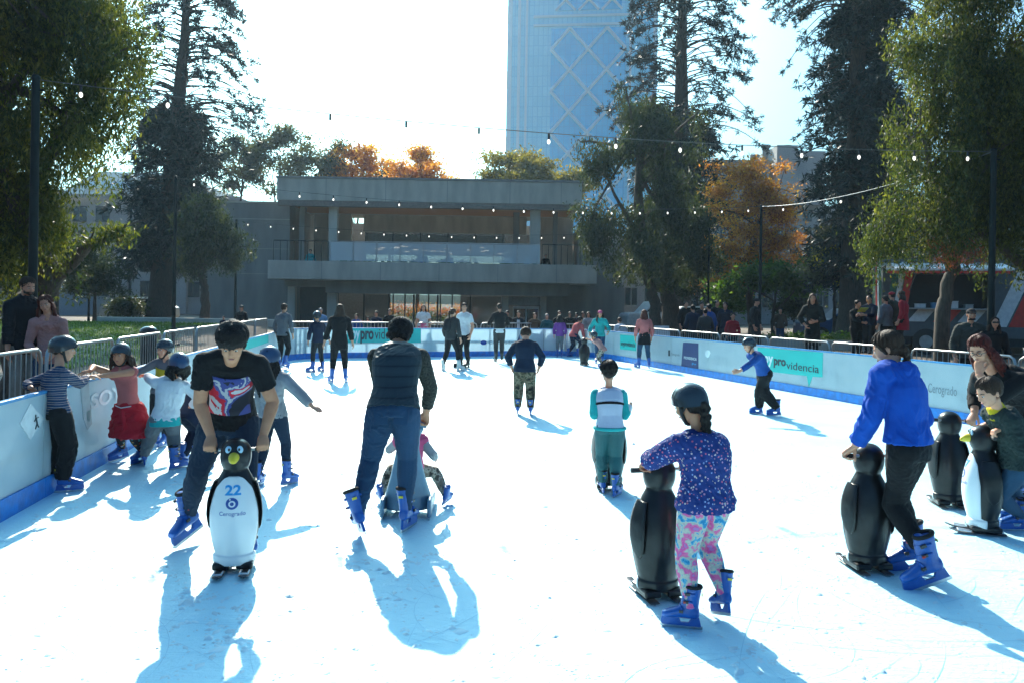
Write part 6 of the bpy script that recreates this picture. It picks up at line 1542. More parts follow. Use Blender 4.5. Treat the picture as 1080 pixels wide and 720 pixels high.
# --- boy in dark green jacket with the side-on penguin
def p_green():
    g = G(1072, 556)
    p = Person('small boy in dark green jacket leaning on the yellow beaked penguin', (g.x, g.y), 88, h=1.34, hf=.165, girth=1.08, near=2)
    a, b_ = PH6(-1, .03, 0), PH6(1, .03, 0)
    p.pose(pelvis=p.L(P(1072, 495, 6.24)), neck=p.L(P(1053, 434, 6.20)), feet=[(-.10, .05, 0, 4, 0), (.13, -.10, 0, -8, 0)],
           hands=[dict(p=a+V3(.05, -.02, .05), w=True, dir=(.0, .9, -.35), n=(0, -.3, -.95), curl=.9, elbow=(-.6, -.6, -.6)), dict(p=b_+V3(.05, .0, .05), w=True, dir=(0, .9, -.35), n=(0, -.3, -.95), curl=.9, elbow=(.6, -.6, -.6))],
           head=(10, 22, 0), headpos=P(1043, 413, 6.12))
    p.body(SK1); p.garment('jacket', C_grn, inf=.030, t0=.0, sleeve=1.86, sleeve_inf=.022, hem=.03, hood=True, fold=.010, wl=.07); p.garment('scarf', C_yel, inf=.0, t0=.9, t1=1.0, sh=False, collar=.05); p.trousers(C_jean3, inf=.01); p.hair('short', HBR); p.footwear()
p_green()
# --- woman with glasses
def p_glasses():
    g = G(1078, 536)
    p = Person('woman with red hair, glasses and black top leaning with hand at her chin', (g.x, g.y), 118, h=1.64, girth=1.14, near=2)
    hc = P(1033, 368, 6.78)
    p.pose(pelvis=p.L(P(1086, 436, 7.05)), neck=p.L(P(1050, 396, 6.85)), feet=[(-.14, -.02, 0, 6, 0), (.13, -.12, 0, -10, 0)],
           hands=[dict(head=(-.05, .50, -.80), dir=(.1, -.1, 1), n=(.1, -1, .1), curl=.8, elbow=(-.3, .3, -1)), dict(p=PH5(1, .06, -.03)+V3(.03, -.0, .02), w=True, dir=(0, .6, -.8), n=(0, -.6, -.7), curl=.8, elbow=(.5, -.6, -.2))],
           head=(10, 24, 0), headpos=hc)
    p.body(SK1); p.garment('top', C_blk, inf=.022, t0=-.06, sleeve=1.84, sleeve_inf=.017, collar=.01, fold=.006); p.trousers(C_jean, inf=.01); p.hair('long', HFR, length=.30)
    Q = lambda q: p.hc+(p.Mh @ (V3(*q)*p.Hh)); q = MB()
    for sg in (-1, 1): q.tube([Q((sg*.13+.085*math.cos(a), .43-.02*abs(math.cos(a)), -.015+.07*math.sin(a))) for a in np.linspace(0, 2*math.pi, 16)], .0028, 6); q.tube([Q((sg*.215, .42, .01)), Q((sg*.33, .30, .02)), Q((sg*.345, -.02, .0))], .0026, 5)
    q.tube([Q((-.045, .44, .0)), Q((0, .455, .01)), Q((.045, .44, .0))], .0026, 5); q.build('glasses', M_bootk, p.root, True); p.footwear()
p_glasses()

# ================================================================ LEFT GROUP
def p_striped():
    g = G(62, 518)
    p = Person('boy in striped jersey and black trousers holding the left board, seen from behind', (g.x, g.y), -38, h=1.31, hf=.168, girth=1.04, near=2)
    p.pose(pelvis=p.L(P(60, 446, 7.12)), neck=p.L(P(62, 390, 7.16)), feet=[(-.07, -.03, 0, 12, 0), (.06, .04, 0, -30, 0)],
           hands=[dict(p=P(33, 409, 7.05), w=True, dir=(-.3, .6, -.5), n=(0, 0, -1), curl=.6, elbow=(-1, -.4, -.2)), dict(p=P(92, 397, 7.45), w=True, dir=(.3, 1, 0), n=(0, 0, -1), curl=.3, elbow=(.6, 0, -1))], head=(-32, 6, 0), headpos=P(67, 368, 7.22))
    p.body(SK1); p.garment('jersey', P_str, inf=.016, t0=-.12, sleeve=1.86, sleeve_inf=.013, fold=.006); p.trousers(C_blk, inf=.018, fold=.010, baggy=.012); p.helmet(logo=(-2.7, 1.2)); p.hair('crop', HBR); p.footwear()
p_striped()
def p_red():
    g = G(136, 492)
    p = Person('girl in pink top with a red jacket tied round her waist, facing the camera', (g.x, g.y), 172, h=1.30, hf=.17, girth=.95, near=2)
    f0, f1 = p.L(G(148, 488)), p.L(G(128, 486))
    p.pose(pelvis=p.L(P(136, 424, 8.24)), neck=p.L(P(126, 374, 8.2)), feet=[(f0.x, f0.y, 0, -8, 0), (f1.x, f1.y, .02, -24, 8)],
           hands=[dict(p=P(99, 397, 7.75), w=True, dir=(.8, .6, 0), n=(0, 0, -1), curl=.35, elbow=(-1, .2, -.9)), dict(p=P(95, 391, 7.9), w=True, dir=(.6, .2, -.1), n=(0, 0, -1), curl=.3, elbow=(.6, -.5, .3))], head=(6, 2, 5), headpos=P(125, 360, 8.18))
    p.body(SK2); p.garment('top', C_sal, inf=.008, t0=-.05, fold=.005, sh=True); p.trousers(P_leg, inf=.004); 
    mb = MB(); rr = []; b = p.b
    for t, rx, ry in ((.16, .092, .075), (.05, .112, .09), (-.15, .135, .11), (-.45, .152, .125), (-.75, .15, .125)): rr.append((p.pel+V3(0, -.01, .315*b*t), V3(1, 0, 0), V3(0, 1, 0), rx*b+.012, ry*b+.012))
    loft(mb, rr, 24); soft(mb, 'tied_jacket', C_red, p.root, .010, 3, fold=.018, seed=4, wl=.12)
    q = MB(); q.tube([p.pel+V3(-.09, .08, .03), p.pel+V3(0, .115, .015), p.pel+V3(.10, .07, .03)], .018, 8); q.tube([p.pel+V3(-.0, .11, .01), p.pel+V3(-.03, .14, -.07), p.pel+V3(-.05, .14, -.15)], [.018, .02, .022], 8); q.build('knotted_sleeves', C_red, p.root, True)
    q = MB(); q.tube([p.pel+V3(-.09, .098, .036), p.pel+V3(0, .134, .021), p.pel+V3(.09, .09, .036)], .005, 6); q.build('sleeve_stripe', C_wht, p.root, True)
    p.helmet(); p.hair('long', HBR, length=.12, helm=True); p.footwear()
p_red()
def p_whitej():
    g = G(170, 494)
    p = Person('girl in white top, grey trousers and navy helmet striding with her back to the camera', (g.x, g.y), 28, h=1.26, hf=.172, girth=1.1, near=2)
    f0, f1 = p.L(G(152, 490)), p.L(G(186, 494))
    p.pose(pelvis=p.L(P(174, 444, 8.1)), neck=p.L(P(182, 391, 8.1)), feet=[(f0.x, f0.y, 0, 0, 0), (f1.x, f1.y, 0, -60, 0)],
           hands=[dict(p=P(146, 389, 8.6), w=True, dir=(-.5, .8, 0), n=(0, 0, -1), curl=.3, elbow=(-1, 0, -.6)), dict(p=P(200, 430, 8.3), w=True, elbow=(1, -.5, 0))], head=(10, 4, 0), headpos=P(190, 375, 8.12))
    p.body(SK2); p.garment('top', C_wht, inf=.020, t0=-.03, sleeve=1.85, sleeve_inf=.018, fold=.007); p.garment('undershirt', C_tel, inf=.016, t0=-.04, t1=.3, sh=False, hem=.055); p.trousers(C_gry, inf=.014, fold=.009, baggy=.008); p.helmet(M_helmb); p.hair('long', HB, length=.12, helm=True); p.footwear()
p_whitej()
def p_smallkid():
    g = G(168, 470)
    p = Person('small child in grey and yellow top with black helmet behind the girl in white', (g.x, g.y), 165, h=1.18, hf=.18, girth=1.1, near=1)
    p.pose(hands=[dict(p=V3(-.34, .12, .78), elbow=(-.5, -.5, -.7)), dict(p=V3(.36, .16, .80), elbow=(.5, -.5, -.7))], head=(-10, 0, -6), neck=p.L(P(176, 377, g.y)), headpos=P(174, 365, g.y-.05))
    p.body(SK1); p.garment('jersey', C_gry, inf=.018, sleeve=1.85, t0=-.1); panel_front(p, 'chest_panel', C_yel, .3, .8, .8, inf=.024); p.trousers(C_blk2); p.helmet(); p.hair('crop', HBR); p.footwear()
p_smallkid()
def p_navykid():
    g = G(203, 492)
    p = Person('child in navy tracksuit almost hidden behind the boy with the fringe', (g.x, g.y), -20, h=1.28, hf=.17, near=1)
    p.pose(lean=32, drop=.16, feet=[(-.16, .05, 0, 20, 0), (.10, 0, 0, -60, 0)], head=(0, 20, 0), hands=[dict(p=V3(-.1, .45, .7)), dict(p=V3(.2, .45, .7))])
    p.body(SK1); p.garment('jacket', C_nav, inf=.02, sleeve=1.85, t0=-.1); p.trousers(C_nav, inf=.018, baggy=.01); p.hair('short', HB); p.footwear()
    q = MB(); q.tube([p.hip[0].lerp(p.kn[0], t)+V3(-.082*p.b-.0+.024*t, 0, 0) for t in (0.05, .5, .95)], .008, 6); q.build('side_stripe', C_wht, p.root, True)
p_navykid()
def p_girl6():
    g = G(289, 512)
    p = Person('girl in grey sweater and navy helmet with long black hair stretching her arm right', (g.x, g.y), -14, h=1.25, hf=.172, near=2)
    f0, f1 = p.L(G(273, 512)), p.L(G(303, 511))
    p.pose(pelvis=p.L(P(288, 447, 7.5)), neck=p.L(P(288, 394, 7.5)), feet=[(f0.x, f0.y, 0, 10, 0), (f1.x, f1.y, 0, -16, 6)],
           hands=[dict(p=V3(-.22, .1, .62)), dict(p=P(331, 430, 7.35), w=True, dir=(.9, -.2, -.3), n=(0, .3, -1), curl=.2, elbow=(.3, -.5, .6))], head=(-12, 4, 0), headpos=P(285, 378, 7.5))
    p.body(SK1); p.garment('sweater', fabric('sweater_pale', (.34, .34, .36)), inf=.026, t0=-.06, sleeve=1.88, sleeve_inf=.022, fold=.009); p.trousers(C_jean2, inf=.006); p.helmet(M_helmb); p.hair('long', HB, length=.33, helm=True); p.footwear()
p_girl6()

# ================================================================ FURTHER SKATERS
def quick(px, py, heading, h, label, top=('jacket', C_blk), legs=C_blk, hair=('short', HB), helmet=None, cap_m=None, near=1, hf=.135, girth=1.0, lean=4, side=0, drop=0, feet=None, hands=None, head=(0, 0, 0), skates=True, boots=None, sk=SK1, sleeve=1.85, inf=.022, baggy=0.0, z=None, hood=False, hem=.02, extra=None, group=None, tz=None, t0=-.06, legt=2.0, pelvis=None, d=None):
    if d is None: g = G(px, py, z or 0)
    else: g = P(px, py, d); z = ground_z(g.x, g.y) if z is None else z
    p = Person(label, (g.x, g.y), heading, h=h, hf=hf, girth=girth, near=near, zg=(z or 0.0), group=group)
    p.pose(lean=lean, side=side, drop=drop, feet=feet, hands=hands, head=head, skates=skates, pelvis=pelvis)
    p.body(sk); p.garment(top[0], top[1], inf=inf, t0=t0, sleeve=sleeve, hood=hood, hem=hem, fold=.006); p.trousers(legs, inf=.008, baggy=baggy, t1=legt)
    if hair: p.hair(hair[0], hair[1], length=(hair[2] if len(hair) > 2 else .3))
    if helmet: p.helmet(helmet if helmet is not True else None)
    if cap_m: p.cap(cap_m)
    if extra: extra(p)
    p.footwear(boots); return p
quick(297, 388, -15, 1.58, 'young woman in grey knit top and black leggings by the far left boards, back turned', ('sweater', C_gry), C_blk, ('bun', HBR), feet=[(-.10, .1, 0, 5, 0), (.16, -.12, .03, -10, 16)], inf=.016)
quick(335, 392, 35, 1.42, 'child in black helmet and navy jacket skating beside the woman in black', ('jacket', C_nav), C_blk2, ('crop', HB), helmet=True, hf=.165, feet=[(-.16, .0, 0, 60, 0), (.14, .1, 0, 20, 0)], hands=[None, dict(p=V3(.32, .0, .72))], lean=10)
quick(357, 403, 10, 1.60, 'woman in black with long brown hair holding the hand of the helmeted child', ('jacket', C_blk), C_blk, ('long', HBR, .34), feet=[(-.15, -.1, 0, 25, 0), (.15, .08, 0, -10, 0)], hands=[dict(p=V3(-.34, .02, .78)), dict(p=V3(.30, .08, .80))], hem=.10, head=(-4, 0, 0))
def skirt(m, L_=.24):
    def f(p):
        mb = MB(); b = p.b; loft(mb, [(p.pel+V3(0, 0, .09*b), V3(1, 0, 0), V3(0, 1, 0), .088*b, .072*b), (p.pel, V3(1, 0, 0), V3(0, 1, 0), .112*b, .09*b), (p.pel-V3(0, 0, L_*b*.6), V3(1, 0, 0), V3(0, 1, 0), .122*b, .10*b)], 18); soft(mb, 'shorts', m, p.root, .014, 2, fold=.006)
    return f
quick(446, 373, 178, 1.58, 'smiling girl in white t-shirt and pink shorts by the far boards', ('t_shirt', C_wht), SK1, ('long', HBR, .34), sleeve=.6, extra=skirt(C_pnk), t0=.05)
quick(477, 391, -32, 1.54, 'woman in black with grey backpack and white skates walking with the man in white', ('jacket', C_chr), C_blk, ('pony', HBR, .22), boots=M_bootw, feet=[(-.26, -.05, 0, 20, 0), (.20, .05, 0, -12, 0)],
      extra=lambda p: soft_pack(p)) if False else None
def pack(p):
    mb = MB(); c = p.at(.62)-p.fw*.095*p.b; mb.ell(c, (.085*p.b, .05*p.b, .125*p.b)); mb.ell(c-p.fw*.035*p.b-p.up*.04*p.b, (.065*p.b, .035*p.b, .06*p.b)); soft(mb, 'backpack', C_blk2, p.root, .014, 2, fold=.006)
quick(477, 391, -32, 1.54, 'woman in black with grey backpack and white skates beside the man in white', ('jacket', C_chr), C_blk, ('pony', HBR, .22), boots=M_bootw, feet=[(-.26, -.05, 0, 20, 0), (.20, .05, 0, -12, 0)], extra=pack)
quick(488, 388, 150, 1.66, 'man in white t-shirt and black skates turned to the woman with the backpack', ('t_shirt', C_wht), C_blk, ('short', HB), boots=M_bootk, sleeve=.7, feet=[(-.18, .05, 0, 0, 0), (.14, -.05, 0, -30, 0)], head=(25, 6, 0))
quick(526, 382, 8, 1.66, 'man in black jacket over a white shirt standing on the far ice, back turned', ('jacket', C_blk), C_chr, ('short', HB), boots=M_bootk, hands=[dict(p=V3(-.30, .26, 1.12), elbow=(-.5, -.6, -.8)), dict(p=V3(.2, .3, 1.1), elbow=(.6, -.6, -.6))], t0=.12, hem=0, extra=lambda p: p.garment('shirt', C_wht, inf=.014, t0=-.14, t1=.4, sh=False))
quick(553, 437, -3, 1.36, 'boy in navy jacket and camouflage trousers hunched over with head bowed, back turned', ('jacket', fabric('jacket_deep_navy', (.010, .022, .05))), P_cam, ('short', HBR), hf=.165, girth=1.22, lean=16, near=2, hands=[dict(p=V3(-.22, .09, .74), elbow=(-1, -.5, 0)), dict(p=V3(.22, .09, .74), elbow=(1, -.5, 0))], head=(0, 48, 0), feet=[(-.11, .02, 0, 4, 0), (.10, -.02, 0, -4, 0)], baggy=.012, hem=.03)
quick(590, 376, 0, 1.34, 'girl in purple jacket and grey leggings at the far boards', ('jacket', C_pur), C_gry, ('long', HB, .16), hf=.165, near=0, head=(20, 5, 0))
quick(605, 376, -45, 1.5, 'woman in bright pink top and dark jeans bending forward at the far boards', ('top', C_cor), C_jean2, ('short', HB), near=1, lean=38, drop=.12, feet=[(-.12, -.1, 0, 0, 0), (.12, .12, 0, 0, 0)], inf=.016)
quick(620, 372, 175, 1.42, 'pale girl with long light hair standing behind the distant penguin', ('sweater', C_lgr), C_jean3, ('long', HBR, .3), near=0)
quick(632, 383, 172, 1.52, 'woman in pink cap and teal jacket with long dark hair', ('jacket', C_tel), C_jean, ('long', HBR, .3), near=1, cap_m=C_pnk, head=(8, 12, 0), hands=[dict(p=V3(-.26, .2, .95)), dict(p=V3(.3, .1, .9))], extra=lambda p: None)
quick(630, 387, 55, 1.18, 'child in dusty pink jacket and helmet leaning hard on the distant penguin', ('jacket', C_pks), P_cam2, ('crop', HBR), helmet=True, near=1, hf=.18, lean=48, drop=.10, hands=[rel_hand(None, PH7(1, .05)), rel_hand(None, PH7(-1, .05))], feet=[(-.18, -.28, 0, 10, 0), (.12, -.05, 0, -20, 0)])
quick(679, 388, 5, 1.56, 'young woman with wavy auburn hair in salmon top and dark shorts, back turned', ('top', C_sal), C_jean3, ('long', HRD, .30), feet=[(-.17, 0, 0, 22, 0), (.15, 0, 0, -18, 0)], extra=skirt(C_blk), t0=.0, inf=.014)
g_ = G(809, 438)
def p_speed():
    p = Person('boy in blue top, black trousers and black helmet striding left along the right boards', (g_.x, g_.y), 104, h=1.36, hf=.165, girth=1.02, near=2)
    f0, f1 = p.L(G(799, 436)), p.L(G(818, 438))
    L_, R_ = (f0, f1)
    p.pose(pelvis=p.L(P(806, 399, g_.y)), neck=p.L(P(794, 373, g_.y-.05)), feet=[(L_.x, L_.y, 0, -6, 0), (R_.x, R_.y, 0, -16, 4)], hands=[dict(p=P(776, 394, g_.y-.3), w=True, dir=(-.1, 1, -.1), n=(1, 0, -.3), curl=.3, elbow=(-.6, -.5, -.7)), dict(p=P(801, 391, g_.y+.1), w=True, elbow=(1, -.8, 0))], head=(6, 14, 0), headpos=P(790, 364, g_.y-.12), knee=((0, 1, 0), (0, 1, 0)))
    p.body(SK1); p.garment('top', C_blu, inf=.020, t0=-.02, sleeve=1.86, sleeve_inf=.016, hood=False, fold=.008); p.trousers(C_blk, inf=.02, baggy=.014, fold=.010); p.helmet(); p.hair('crop', HB); p.footwear()
p_speed()
# ================================================================ SPECTATORS
SPEC = 'spectators standing outside the rink'
def spec(px, d, h, heading, label, **kw):
    kw.setdefault('skates', False); kw.setdefault('near', 0); return quick(px, 330, heading, h, label, d=d, group=None, **kw)
def stand(px, pytop, d, **kw):
    q = P(px, pytop, d); return q.z-ground_z(q.x, q.y)
def spec2(px, pytop, d, heading, label, **kw):
    h = stand(px, pytop, d)-.03
    z = None
    if h > 1.85: z = P(px, pytop, d).z-1.78; h = 1.75
    if h < 1.35 and not kw.get('kid'): pass
    kw.pop('kid', None); return spec(px, d, h, heading, label, z=z, **kw)
def left_man():
    g = P(27, 330, 11.0)
    p = Person('bearded man in dark coat standing behind the left barrier', (g.x, g.y), -140, h=1.86, near=2, zg=.12, girth=.94)
    p.pose(skates=False, hands=[dict(p=V3(-.20, .1, .88), elbow=(-.3, -1, 0)), dict(p=V3(.22, .1, .88), elbow=(.3, -1, 0))], head=(18, 12, 0), lean=3)
    p.body(SK1); p.garment('coat', C_blk2, inf=.024, t0=-.06, sleeve=1.85, sleeve_inf=.028, collar=.045, hem=.06, fold=.008); p.trousers(C_kha, inf=.015); p.hair('short', HBR)
    mb = MB(); Q = lambda q: p.hc+(p.Mh @ (V3(*q)*p.Hh))
    for a in np.linspace(-1.15, 1.15, 13): mb.ell(Q((.255*math.sin(a), .05+.27*math.cos(a), -.33+.10*abs(math.sin(a)))), (.06*p.Hh, .07*p.Hh, .10*p.Hh), nu=8, nv=6)
    for a in (-.35, 0, .35): mb.ell(Q((.24*math.sin(a), .39, -.205)), (.05*p.Hh, .03*p.Hh, .022*p.Hh), nu=8, nv=6)
    soft(mb, 'beard', HBR, p.root, .008, 1, fold=.003); p.footwear()
left_man()
spec2(51, 312, 10.9, -158, 'smiling young woman with wavy hair in pale pink top leaning on the bearded man', top=('sweater', C_pks), legs=C_jean, hair=('long', HRD, .22), near=2, head=(-6, 6, 12), girth=.88, inf=.012, hands=[dict(p=V3(-.1, .2, 1.0)), dict(p=V3(.12, .2, 1.0))])
spec2(255, 322, 26.5, 160, 'man in dark cap and glasses behind the far left barrier corner', top=('jacket', C_blk2), hair=('crop', HB), cap_m=C_blk2, near=1)
spec2(236, 333, 26.8, 180, 'person in dark clothes with blue scarf next to the man in the dark cap', top=('jacket', C_nav), hair=('short', HB))
spec2(338, 325, 27.5, 200, 'grey haired person in light blue jacket behind the far barrier', top=('jacket', C_sky), hair=('short', HGY), legs=C_jean)
spec2(376, 331, 29.0, 175, 'person in bright blue top leaning behind the far barrier left of the teal banner', top=('jacket', C_blu), hair=('short', HB))
spec2(397, 328, 28.3, 165, 'person in blue hooded top behind the teal banner', top=('jacket', C_nav), hair=('short', HBR), hood=True)
spec2(411, 326, 29.5, 190, 'dark haired person in black jacket right of the blue hooded spectator', top=('jacket', C_blk), hair=('short', HB))
spec2(388, 334, 30.0, 180, 'short spectator in dark teal behind the blue hooded spectator', top=('jacket', C_dte), hair=('long', HB, .2))
spec2(535, 328, 29.5, 180, 'dark silhouetted spectator just right of the man in black jacket on the ice', top=('jacket', C_blk), hair=('short', HB))
spec2(547, 328, 28.6, 178, 'spectator in open dark jacket over white shirt behind the far boards', top=('jacket', C_blk2), hair=('short', HBR), extra=lambda p: panel_front(p, 'shirt_front', C_wht, .0, .95, .35, inf=.028))
spec2(564, 330, 28.6, 182, 'spectator in brown jacket behind the navy slanted banner', top=('jacket', C_brn), hair=('short', HB))
spec2(577, 331, 28.4, 175, 'spectator in teal blue jacket behind the navy slanted banner', top=('jacket', C_dte), hair=('short', HGY))
spec2(590, 328, 29.0, 180, 'spectator in black jacket with a grey scarf behind the girl in purple', top=('jacket', C_blk), hair=('short', HB))
spec2(601, 329, 32.0, 180, 'shadowed spectator by the concrete wall, leftmost of three', top=('jacket', C_blk), hair=('short', HB))
spec2(608, 330, 32.5, 170, 'shadowed spectator by the concrete wall, middle of three', top=('jacket', C_nav), hair=('short', HB))
spec2(615, 329, 32.0, 190, 'shadowed spectator by the concrete wall, rightmost of three', top=('jacket', C_blk2), hair=('short', HB))
spec2(657, 330, 27.5, 20, 'spectator in white shirt bending behind the far right barrier', top=('shirt', C_wht), legs=C_kha, hair=('short', HBR), lean=30, drop=.1)
for i, (px, pt, d, hd, m1, lab) in enumerate([(723, 318, 29.5, 200, C_blk, 'leftmost dark figure of the huddled crowd under the central trees'), (731, 322, 28.6, 10, C_nav, 'back of a figure in navy in the huddled crowd'), (740, 319, 29.2, 170, C_blk2, 'figure in black in the middle of the huddled crowd'), (748, 321, 28.4, 30, C_blu, 'figure in dark blue jacket in the huddled crowd'), (756, 317, 29.4, 190, C_blk, 'tall figure in black in the right half of the huddled crowd'), (765, 319, 28.8, 150, C_nav, 'rightmost figure in navy of the huddled crowd'), (744, 326, 27.9, 0, C_chr, 'short charcoal figure in front of the huddled crowd')]):
    spec2(px, pt, d, hd, lab, top=('jacket', m1), legs=C_jean2 if i % 2 else C_blk, hair=('short', HB))
spec2(773, 330, 27.6, 175, 'child in red jacket at the right end of the huddled crowd', top=('jacket', C_red), hair=('short', HB), hf=.16, extra=None, legs=C_blk2)
spec2(797, 315, 25.5, 230, 'man in dark cap standing by the thin pole under the orange tree', top=('jacket', C_blk2), legs=C_chr, hair=('crop', HB), cap_m=C_blk2, near=1)
spec2(823, 325, 30.5, 160, 'distant person in dark red and blue left of the woman in the long coat', top=('jacket', C_brn), legs=C_jean, hair=('short', HB))
spec2(857, 310, 20.2, 150, 'woman in long dark coat with hand on hip behind the right barrier', top=('coat', fabric('coat_dark', (.018, .022, .022))), hair=('long', HBR, .24), near=1, hem=.24, girth=.92, hands=[dict(p=V3(-.10, .22, 1.08), elbow=(-.6, -.3, -.6)), dict(p=V3(.17, .04, .98), elbow=(1, -.6, 0))], head=(10, 6, 0))
spec2(904, 317, 25.0, 200, 'man in black standing left of the food truck, facing the man in blue', top=('jacket', C_blk), hair=('short', HB), near=1, hands=[None, dict(p=V3(.1, .4, 1.15))])
spec2(917, 312, 24.6, 120, 'man in dark blue jacket holding a yellow paper left of the food truck', top=('jacket', C_nav), hair=('crop', HB), near=1, legs=C_blk2, girth=1.15, hands=[dict(p=V3(-.12, .4, 1.18)), dict(p=V3(.14, .4, 1.16))])
q_ = P(910, 327, 24.4); o_ = MB().box((0, 0, 0), (.30, .01, .2), M=Matrix.Rotation(R(20), 4, 'Z') @ Matrix.Rotation(R(50), 4, 'X')).build('leaflet', fabric('paper_yellow', (.7, .68, .08)), None); o_.location = q_; tag(o_, 'yellow leaflet held by the man in the dark blue jacket', 'leaflet')
spec2(934, 312, 24.0, 30, 'person in grey jacket ordering at the food truck', top=('jacket', C_gry), hair=('short', HB), near=1)
spec2(941, 308, 24.2, 20, 'tall person in olive coat with red cap by the food truck hatch', top=('jacket', fabric('cloth_olive', (.05, .045, .03))), hair=('crop', HB), cap_m=C_red, near=1)
spec2(951, 307, 23.6, 60, 'person in long red jacket at the food truck hatch', top=('jacket', C_red), hair=('long', HBR, .2), near=1, hem=.16, legs=C_blk)
spec2(1024, 326, 15.3, 165, 'bearded man in dark cap and olive jacket behind the right barrier', top=('jacket', fabric('cloth_olive_grey', (.07, .075, .065))), hair=('crop', HB), cap_m=C_blk2, near=1, girth=1.2, extra=lambda p: soft((lambda mb: [mb.ell(p.hc+(p.Mh @ (V3(.25*math.sin(a), .05+.27*math.cos(a), -.33)*p.Hh)), (.07*p.Hh, .07*p.Hh, .11*p.Hh), nu=8, nv=6) for a in np.linspace(-1.1, 1.1, 9)] and mb)(MB()), 'beard', HB, p.root, .012, 1))
spec2(1048, 334, 14.9, 170, 'woman in sunglasses and dark jacket right of the bearded man in the cap', top=('jacket', C_blk), hair=('long', HBR, .26), near=1, girth=1.0, extra=lambda p: MB().tube([p.hc+(p.Mh @ (V3(x, .41-.25*x*x, .0)*p.Hh)) for x in np.linspace(-.27, .27, 7)], .014, 6).build('sunglasses', M_bootk, p.root, True))
# people on the library terrace
tz0 = LZ(278)-.9
for px, y, m1, lab in ((327, 1.6, C_tel, 'person in teal at the left end of the library terrace'), (446, 2.2, C_blu, 'person in blue at the left middle of the terrace'), (473, 3.0, C_sky, 'person in pale blue near the middle of the terrace'), (575, 2.6, C_blk, 'dark figure standing at the right end of the terrace')):
    p = quick(px, 300, 180, 1.68, lab, top=('shirt', m1), d=LD+y, z=tz0, skates=False, near=0)
finish_people()
